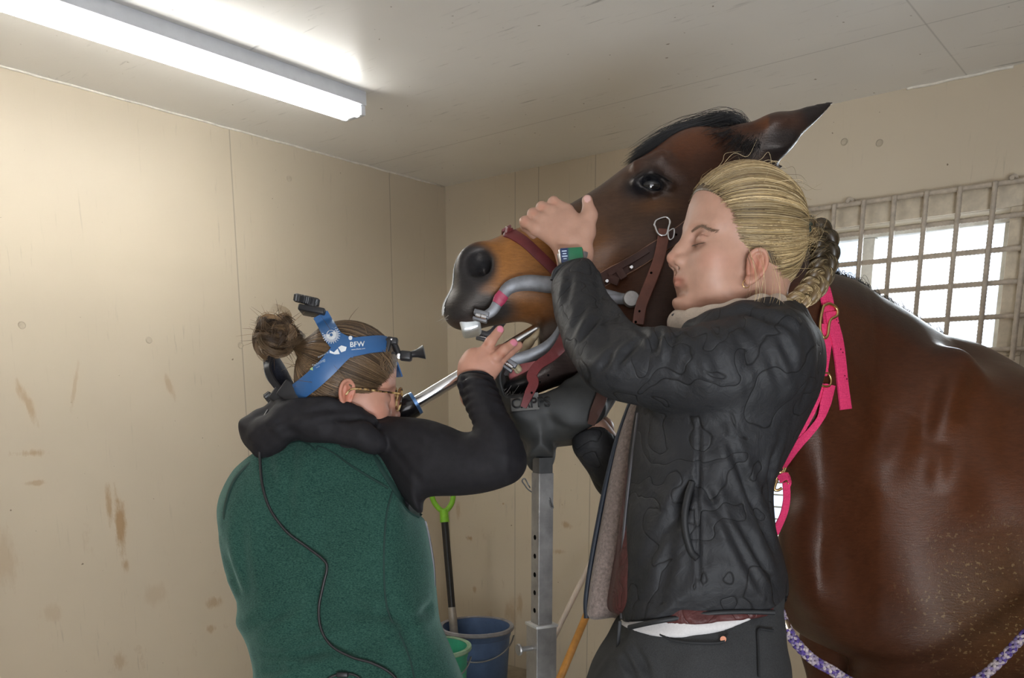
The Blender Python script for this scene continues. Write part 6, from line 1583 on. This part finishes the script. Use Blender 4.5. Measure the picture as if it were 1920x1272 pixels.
# spring pins with wire loops
def wpin(pts): return adopt(tube_obj('wire_clip', [P(*p) for p in pts], .0014, simple('wire', (.12, .12, .12), .35, .8), None, 8, smoothn=8), stand)
wpin([(1000, 925, 1.70), (990, 918, 1.69), (984, 910, 1.69), (979, 902, 1.69), (984, 898, 1.69), (990, 908, 1.69), (994, 915, 1.695)])
wpin([(1026, 900, 1.685), (1018, 905, 1.68), (1018, 918, 1.68), (1028, 930, 1.68), (1035, 945, 1.68), (1037, 953, 1.68), (1033, 950, 1.68), (1030, 938, 1.68)])
for (u, v) in ((1024, 915), (1019, 868)):
    bm = bmesh.new(); bm_lathe(bm, [(0, .004), (.006, .004), (.0075, .001), (.0075, -.004), (0, -.004)], axis_mat(P(u, v, 1.70), P(u+4, v, 1.60)), 20); adopt(bm_obj('pin_head', bm, mal), stand)
# base feet on the floor
for ang in (20, 110, 200, 290):
    d_ = Vector((math.cos(math.radians(ang)), math.sin(math.radians(ang)), 0)); bm = bmesh.new(); bm_box(bm, (.30, .04, .03), Matrix.Rotation(math.radians(ang), 4, 'Z') @ Matrix.Translation((.17, 0, .016)), bev=.003); bm_obj('foot', bm, mal, stand)
# cradle: shallow bowl opening upwards and forwards
F = Fld(); SD = 1.71
crd = [(930, 700), (936, 690), (960, 700), (985, 724), (1030, 716), (1060, 708), (1080, 694), (1098, 686), (1125, 700), (1150, 716), (1156, 738), (1138, 780), (1112, 808), (1082, 828), (1046, 834), (1036, 838), (1034, 862), (990, 862), (987, 838), (966, 818), (948, 790), (938, 755), (930, 725)]
F.poly(crd, SD, .080, .050, k=.01)
F.ell(q(1035, 700, SD), (.092, .062, .058), op='s', k=.02); F.cone(q(1000, 690, SD), .045, q(1140, 690, SD), .045, op='s', k=.02)
F.cone(q(1012, 835, SD), .032, q(1012, 862, SD), .027, k=.015)
F.poly([(950, 690), (1045, 684), (1050, 726), (1022, 742), (962, 745), (945, 730)], 1.655, .062, .01, y0=1.645, op='s', k=.01)
for (u, v, rr) in ((1052, 755, .018), (985, 770, .02), (1095, 770, .03)): F.ell(q(u, v, SD-.075), (rr*1.3, .012, rr), k=.03)
V, Q = surface(F, .003, iters=1); Nn = sdf_normals(V, Q); V = V+Nn*(.0016*vnoise(V, 30, 3))[:, None]; FC = F
adopt(mesh_obj('cradle', c2w(V), Q, mrub), stand)
mlab = simple('grey_label', (.105, .10, .092), .6); mink = simple('black_ink', (.01, .01, .01), .6)
adopt(wrap_band('label_plate', FC, [(958, 756), (1010, 752)], 32, mlab, None, pad=.0006, thick=.0012, m=5, d0=1.3), stand)
adopt(text_on('raised_lettering', FC, 'CAPPS', (959, 766), 18, -.05, mink, None, pad=.0025, d0=1.3, bold=.02), stand)
adopt(wrap_band('raised_underline', FC, [(957, 775), (1005, 770)], 3, mink, None, pad=.0016, thick=.0012, m=3, d0=1.3), stand)
# ---------------- mouth speculum with its leather headstall
spc = empty('mouth_speculum', P(1100, 600, 1.72)); tag(spc, 'steel mouth speculum with leather straps holding the horse mouth open', 'mouth speculum')
def arm_tube(name, pts, wd, side_, mat=msteel):
    p = [c(u, v, side_*dd) for u, v, dd in pts]; V, Fc = tube(catmull(c2w(np.array(p)), 8), wd, 14, flat=(0, 1, .2), flat_k=.38); return adopt(mesh_obj(name, V, Fc, mat, sharp=.9), spc)
MLE = lambda nm, col, sp=.4: simple(nm, col, .5, nscale=18, namp=.3, bstr=.35, bscale=220, spec=sp)
mred = MLE('dark_red_leather', (.13, .022, .024)); mbrn = MLE('dark_brown_leather', (.055, .024, .019)); mtan = MLE('worn_brown_leather', (.17, .062, .042)); medge = simple('raw_leather_edge', (.30, .17, .11), .8)
for s_ in (-1, 1):
    arm_tube('upper_arm', [(912, 612, .070), (926, 603, .072), (938, 584, .074), (955, 563, .076), (985, 556, .080), (1025, 560, .083), (1060, 564, .086), (1100, 574, .088), (1150, 586, .090), (1172, 590, .092)], [.0085, .0095, .0105, .0125, .0145, .0155, .015, .012, .010, .010], s_)
    arm_tube('lower_arm', [(958, 692, .068), (975, 688, .070), (1000, 682, .074), (1025, 670, .078), (1045, 650, .082), (1058, 622, .085), (1070, 596, .086), (1110, 588, .088), (1160, 588, .092)], [.010, .011, .0125, .013, .0125, .011, .010, .010, .010], s_)
    bm = bmesh.new(); bm_lathe(bm, [(0, .004), (.014, .004), (.016, .001), (.016, -.003), (0, -.004)], axis_mat(PP(c(1171, 590, s_*.098)), PP(c(1171, 590, s_*.12))), 28); adopt(bm_obj('ratchet_knob', bm, mal), spc)
    # hinges
    for (u, v, an) in ((904, 613, -.25), (953, 700, -.62)):
        R = rotz(-an); M = lambda dx, dz, dy=0: c(u, v, s_*.070)+R @ np.array([dx, dy, dz])
        box_c('hinge_plate', M(0, .006), (.030, .012, .009), R, msteel, .0015, spc); box_c('hinge_plate', M(0, -.007), (.028, .012, .006), R, msteel, .0015, spc)
        for dx in (-.006, .005): cyl_c('hinge_pin', M(dx-.004, -.001, s_*.004), M(dx+.006, -.001, s_*.004), [(0, 0), (.0052, 0), (.0052, .010), (0, .010)], mstl2, spc)
arm_tube('paint_mark', [(933, 592, .0755), (938, 584, .0760), (945, 575, .0770)], [.0100, .0125, .0118], -1, simple('pink_paint', (.36, .04, .09), .4))
# bite plates between the jaws
def plate(name, pts, dd, th, mat):
    F = Fld(); F.poly(pts, HD, dd, .004, k=.0, smooth_n=2); V, Q = surface(F, .0028, B=8, iters=1); return adopt(mesh_obj(name, c2w(V), Q, mat), spc)
mpl = simple('lamplit_plate', (.80, .86, .90), .30, .6)  # lamp light on the upper plate is put into this bluish white
plate('bite_plate', [(863, 604), (898, 607), (900, 622), (871, 629), (866, 620)], .030, .004, mpl)
plate('bite_plate', [(925, 707), (948, 690), (958, 692), (945, 706), (932, 714)], .050, .004, msteel)
# leather: dark red noseband, hanging ends
SF = Fld(); SF.ops = HF.ops
hw = lambda name, px, wd, mat, **k: adopt(wrap_band(name, HF, px, wd, mat, None, d0=1.4, d1=2.3, **k), spc)
hw('noseband', [(946, 434), (962, 440), (985, 455), (1010, 478), (1035, 502), (1062, 530), (1085, 556)], 19, mred, pad=.002, thick=.0045)
# over the bridge to the far side
adopt(strap('noseband', c2w(np.array([c(950, 441, -.035), c(949, 437, -.015), c(949, 437, .015), c(950, 441, .04), c(975, 462, .068), c(1020, 500, .072)])), c2w(np.array([[-.5, -.6, .8], [-.5, -.2, .9], [-.5, .2, .9], [-.4, .7, .8], [0, 1, .2], [0, 1, .1]]))-CAMO, .020, .0045, mred), spc)
hw('strap_edge', [(1128, 526), (1150, 513), (1172, 502), (1200, 486), (1224, 470), (1250, 454), (1285, 430), (1310, 405)], 27, medge, pad=.002, thick=.003)
hw('cheek_strap', [(1128, 526), (1150, 513), (1172, 502), (1200, 486), (1224, 470), (1250, 454), (1285, 430), (1310, 405)], 24, mbrn, pad=.003, thick=.005)
hw('cheek_strap', [(1140, 514), (1165, 498), (1190, 484), (1215, 468)], 12, mbrn, pad=.0075, thick=.004)
hw('keeper_loop', [(1142, 522), (1160, 529)], 15, mbrn, pad=.0085, thick=.004); hw('keeper_loop', [(1160, 505), (1170, 522)], 14, mbrn, pad=.009, thick=.004)
hs = adopt(strap('hanging_strap', c2w(np.array([c(1226, 474, -.118), c(1222, 500, -.120), c(1215, 530, -.122), c(1204, 560, -.125), c(1192, 590, -.126), c(1184, 612, -.126), c(1180, 640, -.12)])), c2w(np.array([-.15, -1, 0]))-CAMO, .021, .004, mtan), spc)
for (u, v) in ((1219, 512), (1212, 540), (1205, 562), (1197, 584), (1190, 604)):
    bm = bmesh.new(); bm_lathe(bm, [(.0024, 0), (.002, .0006), (0, .0005)], axis_mat(P(u+2, v, HD-.1262), P(u+2, v, 1.0)), 12); adopt(bm_obj('strap_hole', bm, mhole), spc)
def wire_ring(name, pts, r, mat, parent, closed=True, seg=8):
    V, Fc = tube(catmull(c2w(np.array(pts+[pts[0]] if closed else pts)), 5)[:-1 if closed else None], r, seg, closed=closed); return adopt(mesh_obj(name, V, Fc, mat), parent)
d_ = -.122
wire_ring('buckle', [c(1208, 468, d_), c(1212, 460, d_), c(1228, 455, d_), c(1235, 462, d_), c(1233, 472, d_), c(1228, 486, d_), c(1215, 484, d_)], .0022, mstl2, spc)
wire_ring('buckle', [c(1232, 480, d_), c(1242, 475, d_), c(1241, 490, d_), c(1235, 494, d_), c(1232, 488, d_)], .0018, mstl2, spc)
for (u, v) in ((1184, 502), (1138, 528)):
    bm = bmesh.new(); p_ = march(HF, u, v, 1.4, 2.3, .008)[0]; bm_lathe(bm, [(0, .004), (.003, .0036), (.0052, .001), (.0055, -.001), (0, -.002)], axis_mat(PP(p_), PP(p_-np.array([0, .02, 0]))), 18); adopt(bm_obj('stud', bm, mstl2), spc)
for (u, v) in ((1254, 450), (1246, 464), (1268, 440)):
    bm = bmesh.new(); p_ = march(HF, u, v, 1.4, 2.3, .0062)[0]; bm_lathe(bm, [(.0022, 0), (0, .0004)], axis_mat(PP(p_), PP(p_-np.array([0, .02, 0]))), 12); adopt(bm_obj('strap_hole', bm, mhole), spc)
adopt(strap('chin_strap', c2w(np.array([c(1078, 590, -.100), c(1070, 615, -.104), c(1060, 645, -.108), c(1048, 672, -.106), c(1030, 692, -.104), c(1006, 710, -.108), c(995, 728, -.112), c(998, 742, -.115), c(990, 760, -.112), c(980, 783, -.106)])), c2w(np.array([[-.3, -1, .1], [-.3, -1, .1], [-.3, -1, 0], [-.2, -1, .1], [.3, -1, .3], [.3, -1, .4], [-.2, -1, 0], [-.5, -1, 0], [-.1, -1, .1], [0, -1, 0]]))-CAMO, [.026, .027, .027, .026, .020, .018, .020, .020, .018, .012], .004, mred), spc)
for (u, v) in ((1028, 704), (1012, 717), (997, 737)):
    bm = bmesh.new(); bm_lathe(bm, [(.0022, 0), (0, .0004)], axis_mat(P(u, v, HD-.1165), P(u, v, 1)), 12); adopt(bm_obj('strap_hole', bm, mhole), spc)
adopt(strap('chin_strap', c2w(np.array([q(1134, 722, 1.62), q(1126, 750, 1.605), q(1116, 775, 1.605), q(1108, 797, 1.61)])), c2w(np.array([-.5, -1, 0]))-CAMO, [.024, .024, .022, .014], .004, mbrn), spc)
# ---------------- instrument: polished tube with a black collar
ta, tb_ = c2w(q(778, 757, 1.71)), c2w(q(1002, 622, 1.72))
tool = empty('dental_instrument', tuple(ta)); tag(tool, 'polished steel tube with black collar held slantwise into the horse mouth', 'dental instrument')
mtube = simple('polished_tube', (.70, .70, .71), .16, 1.0, nscale=12, namp=.08)
dv = Vector(tb_-ta); Lt = dv.length; MT = axis_mat(Vector(ta), Vector(tb_))
bm = bmesh.new(); bm_lathe(bm, [(.0128, -.02), (.0132, 0), (.0132, Lt*.55), (.0125, Lt*.56), (.0125, Lt), (.012, Lt+.012)], MT, 36); adopt(bm_obj('shaft', bm, mtube), tool)
bm = bmesh.new(); bm_lathe(bm, [(.0, -.20), (.015, -.20), (.017, -.17), (.016, -.08), (.018, -.045), (.023, -.040), (.0255, -.034), (.0255, -.004), (.022, .004), (.0135, .005)], MT, 40); adopt(bm_obj('handle', bm, simple('gloss_black', (.012, .012, .013), .18)), tool)
bm = bmesh.new(); bm_lathe(bm, [(.0246, -.003), (.0240, .0045), (.0215, .0055)], MT, 40); adopt(bm_obj('collar_ring', bm, simple('blue_ring', (.10, .22, .45), .25, .5)), tool)
# ---------------- pink halter round the neck
hal = empty('halter', P(1548, 640, 1.72)); tag(hal, 'bright pink nylon halter with brass fittings hanging on the horse neck', 'halter')
mp, nt, b = newmat('pink_webbing'); v = coords(nt); f1 = noise(nt, coords(nt, (350, 350, 350)), 1, 2, .5); wv = N(nt, 'ShaderNodeTexWave'); wv.bands_direction = 'Z'; wv.inputs['Scale'].default_value = 130; L(nt, v, wv.inputs['Vector'])
L(nt, ramp(nt, f1, [(.3, (.72, .035, .14)), (.7, (.90, .06, .20))]), b.inputs['Base Color']); b.inputs['Roughness'].default_value = .75; b.inputs['Specular IOR Level'].default_value = .3; bump(nt, b, wv.outputs['Fac'], .5, .001)
mbrass = simple('brass', (.72, .52, .24), .28, 1.0)
hh = lambda name, px, wd, **k: adopt(wrap_band(name, HF, px, wd, mp, None, d0=1.4, d1=2.3, n=8, **k), hal)
hh('neck_strap', [(1528, 512), (1538, 526), (1546, 545), (1552, 570), (1555, 600), (1553, 622)], 21, pad=.004, thick=.004)
hh('neck_strap', [(1558, 585), (1562, 610), (1570, 640), (1576, 680), (1580, 720), (1586, 768)], [22, 22, 21, 20, 20, 21], pad=.010, thick=.004)
hh('neck_strap', [(1552, 610), (1546, 640), (1541, 670), (1537, 704)], [26, 27, 28, 26], pad=.006, thick=.005)
hh('neck_strap', [(1538, 690), (1541, 705)], 24, pad=.010, thick=.006)
hh('cheek_strap', [(1545, 722), (1530, 742), (1515, 770), (1495, 810), (1478, 845), (1466, 878)], [20, 22, 28, 26, 22, 14], pad=.006, thick=.004)
hh('cheek_strap', [(1556, 722), (1548, 755), (1538, 785), (1518, 812), (1494, 838), (1470, 872)], [20, 20, 13, 14, 16, 12], pad=.009, thick=.004)
rp = lambda pts, pad: [march(HF, u, v, 1.4, 2.3, pad)[0] for u, v in pts]
wire_ring('buckle', rp([(1544, 574), (1555, 570), (1568, 578), (1569, 592), (1556, 602), (1552, 628), (1545, 634), (1538, 620), (1539, 596)], .014), .0030, mbrass, hal, seg=10)
wire_ring('ring', rp([(1540, 702), (1552, 700), (1558, 712), (1555, 724), (1542, 724), (1536, 712)], .013), .0022, mbrass, hal)
for i in range(4):
    for v0 in (600, 655, 705):
        u, v = 1568+(v0-600)*.15+ (i % 2)*4, v0+6*(i//2)
        bm = bmesh.new(); p_ = march(HF, u, v, 1.4, 2.3, .0128)[0]; bm_lathe(bm, [(.0015, 0), (0, .0003)], axis_mat(PP(p_), PP(p_-np.array([0, .02, 0]))), 10)
        if i in (0, 3): adopt(bm_obj('strap_hole', bm, mhole), hal)
        else: bm.free()
# snap and throat loop hanging free in front of the chest
d_ = 1.66
sn_ = [q(u, v, d_) for u, v in ((1473, 878), (1468, 888), (1460, 896), (1454, 908), (1452, 918), (1458, 920), (1466, 916))]
adopt(tube_obj('snap_hook', [PP(p) for p in sn_], .0030, mbrass, None, 10), hal)
adopt(tube_obj('snap_hook', [P(1458, 885, d_), P(1468, 888, d_), P(1478, 890, d_)], .0035, mbrass, None, 10), hal)
adopt(tube_obj('snap_hook', [P(1466, 892, d_), P(1474, 898, d_), P(1478, 908, d_)], .0026, mbrass, None, 8), hal)
st_ = lambda pts, wd, nn: adopt(strap('throat_strap', c2w(np.array([q(u, v, e_) for u, v, e_ in pts])), c2w(np.array(nn))-CAMO, wd, .004, mp), hal)
st_([(1460, 900, 1.655), (1474, 893, 1.65), (1480, 902, 1.66), (1474, 912, 1.665)], .016, [[.2, -1, .6], [.2, -1, .6], [.8, -.6, .2], [.3, -1, -.2]])
st_([(1474, 905, 1.665), (1475, 935, 1.67), (1470, 962, 1.68), (1460, 985, 1.70), (1450, 1000, 1.72), (1438, 985, 1.74), (1425, 950, 1.74)], [.018, .017, .016, .017, .018, .018, .018], [[.5, -1, 0], [.5, -1, 0], [.3, -1, 0], [.2, -1, .2], [.1, -1, .2], [.1, -1, .2], [.1, -1, .2]])
# ---------------- purple and white lead rope
rope = empty('lead_rope', P(1530, 1240, 1.62)); tag(rope, 'purple and white braided lead rope hanging in a loop under the horse chest', 'rope')
mr, nt, b = newmat('rope_yarn'); a = N(nt, 'ShaderNodeVertexColor'); a.layer_name = 'col'; L(nt, a.outputs['Color'], b.inputs['Base Color']); b.inputs['Roughness'].default_value = .9; bump(nt, b, noise(nt, coords(nt), 500, 3), .6, .002)
rp_ = catmull([q(1437, 990, 1.735), q(1425, 1050, 1.66), q(1440, 1105, 1.61), q(1460, 1143, 1.60), q(1472, 1172, 1.60), q(1492, 1205, 1.60), q(1525, 1238, 1.61), q(1560, 1258, 1.62), q(1600, 1282, 1.64), q(1680, 1310, 1.66), q(1760, 1305, 1.66), q(1828, 1278, 1.64), q(1870, 1245, 1.63), q(1905, 1208, 1.62), q(1945, 1165, 1.60), q(2010, 1090, 1.58), q(2150, 1000, 1.60), q(2290, 930, 1.66)], 50)
tt_ = np.gradient(rp_, axis=0); tt_ /= np.linalg.norm(tt_, axis=1)[:, None]; n1 = np.cross(tt_, [0, 1, 0]); n1 /= np.linalg.norm(n1, axis=1)[:, None]; n2 = np.cross(tt_, n1)
al = np.concatenate([[0], np.cumsum(np.linalg.norm(np.diff(rp_, axis=0), axis=1))]); rng = np.random.default_rng(8)
for k_ in range(6):
    ph = k_*math.pi/3; sg = 1 if k_ % 2 else -1; th = sg*al*150+ph
    rr_ = .0055+.0012*np.cos(2*th); ln_ = rp_+(n1*np.cos(th)[:, None]+n2*np.sin(th)[:, None])*rr_[:, None]
    V_, F_ = tube(c2w(ln_), .0036, 6); mx_ = np.clip(.5+1.6*vnoise(np.stack([al, al*0+k_*3.3, al*0], 1), 95, k_), 0, 1)[:, None]; cc = np.repeat((np.array((.09, .055, .24))*mx_+np.array((.52, .44, .45))*(1-mx_))*(1+.2*rng.normal(0, 1, (len(ln_), 1))).clip(.6, 1.4), 6, axis=0)
    adopt(mesh_obj('strand', V_, F_, mr, colors=cc), rope)
i0 = int(np.argmin(np.linalg.norm(rp_-q(1471, 1168, 1.60), axis=1))); ca_, cb_ = rp_[i0-9], rp_[i0+9]
bm = bmesh.new(); bm_lathe(bm, [(.0090, 0), (.0094, .001), (.0094, .0165), (.0090, .0175)], axis_mat(PP(ca_), PP(cb_)), 24); adopt(bm_obj('clamp', bm, simple('nickel', (.55, .48, .38), .3, 1.0)), rope)
# ---------------- buckets
def bucket(u, v, d, R, Hh, col, label, inner=None, slant=.80):
    p = P(u, v, d); Hh = p.z if Hh is None else Hh
    b = empty('bucket', (p.x, p.y, 0)); tag(b, label, 'bucket'); rb = R*slant; m = simple('bucket_'+label[:5].strip(), col, .5, nscale=10, namp=.25, bstr=.15, bscale=40)
    bm = bmesh.new(); bm_lathe(bm, [(0, .006), (rb, .006), (rb+.004, .012), (R-.014, Hh-.05), (R-.010, Hh-.045), (R-.008, Hh-.02), (R-.004, Hh-.015), (R-.004, Hh-.006), (R-.008, Hh-.003), (R-.013, Hh-.004), (R-.018, Hh-.03), (rb-.002, .016), (0, .014)], Matrix(), 56); bm_obj('body', bm, m, b)
    bm = bmesh.new(); bm_lathe(bm, [(R-.014, Hh-.004), (R-.004, Hh), (R+.004, Hh-.002), (R+.006, Hh-.014), (R+.002, Hh-.020), (R-.006, Hh-.018), (R-.013, Hh-.012)], Matrix(), 56, closed=True); bm_obj('rim', bm, simple('dusty_rim_'+label[:5].strip(), tuple(.5*x+.5*y for x, y in zip(col, (.45, .38, .28))), .8, nscale=16, namp=.3), b)
    a_ = np.linspace(.15, math.pi-.15, 24); pts = [(R*1.03*math.cos(t), -.25*R+R*.75*math.sin(t)*.3-.02, Hh-.02-.16*math.sin(t)) for t in a_]
    V_, F_ = tube([(R*1.035*math.cos(t), -R*1.035*math.sin(t)*.995, Hh-.03-.10*math.sin(t)) for t in a_], .0035, 8); mesh_obj('bail_handle', V_, F_, simple('bail_wire', (.25, .25, .25), .5, .6), b); return b
bl = bucket(893, 1172, 4.02, .172, None, (.085, .145, .28), 'blue plastic bucket by the wall, holding the shovel')
bg_ = bucket(815, 1210, 3.60, .150, None, (.045, .36, .22), 'green plastic bucket in front of the blue one')
# ---------------- shovel standing in the blue bucket
bx, by = bl.location.x, bl.location.y
ft = Vector((bx-.09, by+.02, .035)); top = P(833, 968, 4.08)
sh = empty('shovel', ft); tag(sh, 'shovel with black shaft and lime green grip standing in the blue bucket', 'shovel')
dz = (top-ft).normalized(); p1 = ft+dz*.26; p2 = top
mg = simple('lime_green_plastic', (.22, .52, .03), .4); mshaft = simple('black_fibre_shaft', (.018, .017, .016), .35, bstr=.1)
bm = bmesh.new(); bm_cyl(bm, ft+dz*.34, p2, .0175, seg=24); adopt(bm_obj('shaft', bm, mshaft), sh)
bm = bmesh.new(); bm_cyl(bm, ft+dz*.10, ft+dz*.36, .0215, .0195, seg=24); adopt(bm_obj('ferrule', bm, simple('dull_aluminium', (.42, .38, .33), .5, .5)), sh)
bm = bmesh.new()
W2 = .10; rows = []
for i in range(9):
    s_ = i/8; zc = s_*.16; rows.append([bm.verts.new(ft+Vector(((j/8-.5)*2*W2*(1-.25*(1-s_)**3), -.02*math.cos((j/8-.5)*math.pi), 0))+dz*(zc)) for j in range(9)])
for i in range(8):
    for j in range(8): bm.faces.new((rows[i][j], rows[i][j+1], rows[i+1][j+1], rows[i+1][j]))
bmesh.ops.solidify(bm, geom=bm.faces[:], thickness=.003); adopt(bm_obj('blade', bm, simple('shovel_blade', (.30, .29, .27), .5, .7)), sh)
px_ = Vector((1, 0, 0)); pxm_ = 4.08/FPX
yv = lambda du, dv: top+Vector((du*pxm_, 0, 0))+dz*(dv*pxm_)
bm = bmesh.new(); bm_cyl(bm, top-dz*.03, top+dz*.03, .0225, .020, seg=24); adopt(bm_obj('grip_socket', bm, mg), sh)
adopt(tube_obj('grip', [yv(-19, 52), yv(-20, 40), yv(-17, 26), yv(-9, 14), yv(0, 9), yv(9, 14), yv(17, 26), yv(20, 40), yv(19, 52)], .0125, mg, None, 14), sh)
adopt(tube_obj('grip', [yv(-19, 50), yv(0, 52), yv(19, 50)], .014, mg, None, 14), sh)
# ---------------- two poles leaning on the wall
def wall_pt(u, v, off=.02):
    s_, z = sR(u, v); p = K+DR*s_; n_ = np.array([-DR[1], DR[0]]); n_ = n_ if n_ @ K < 0 else -n_; p = p+n_*off; return Vector((p[0], p[1], z))
def pole(u0, v0, u1, v1, vtop, dfl, r, mat, label, gap):
    m_ = (u1-u0)/(v1-v0); a_ = wall_pt(u0+m_*(vtop-v0), vtop, r+gap)
    vf = 1272
    for _ in range(200):
        uu = u0+m_*(vf-v0); pf = P(uu, vf, dfl)
        if pf.z < .02: break
        vf += 2
    e_ = empty('broom', pf); tag(e_, label, 'broom'); d_ = (a_-pf).normalized()
    bm = bmesh.new(); bm_cyl(bm, pf+d_*.10, a_+d_*.0, r, seg=20); bm_lathe(bm, [(0, 0), (r*.8, .002), (r*.9, .01)], axis_mat(a_+d_*.012, a_-d_), 16); adopt(bm_obj('stick', bm, mat), e_)
    bm = bmesh.new(); bm_box(bm, (.26, .05, .045), Matrix.Translation(pf+Vector((0, 0, .085))), bev=.008); adopt(bm_obj('head', bm, simple('broom_block', (.30, .18, .09), .6)), e_)
    bm = bmesh.new(); bm_box(bm, (.27, .065, .060), Matrix.Translation(pf+Vector((0, 0, .034))), bev=.006); adopt(bm_obj('bristles', bm, fleecemat('bristle_fibre', (.10, .07, .04), 240)), e_)
    return e_
pole(1108, 1060, 1048, 1180, 985, 3.60, .0125, simple('dusty_white_pole', (.55, .47, .40), .5, nscale=8, namp=.2), 'broom with a dusty white stick leaning on the wall behind the stand', .004)
pole(1098, 1165, 1055, 1265, 1060, 3.30, .0165, simple('orange_wood', (.52, .24, .05), .45, nscale=20, namp=.2), 'broom with an orange wooden stick, the one nearer the dark jeans', .004)
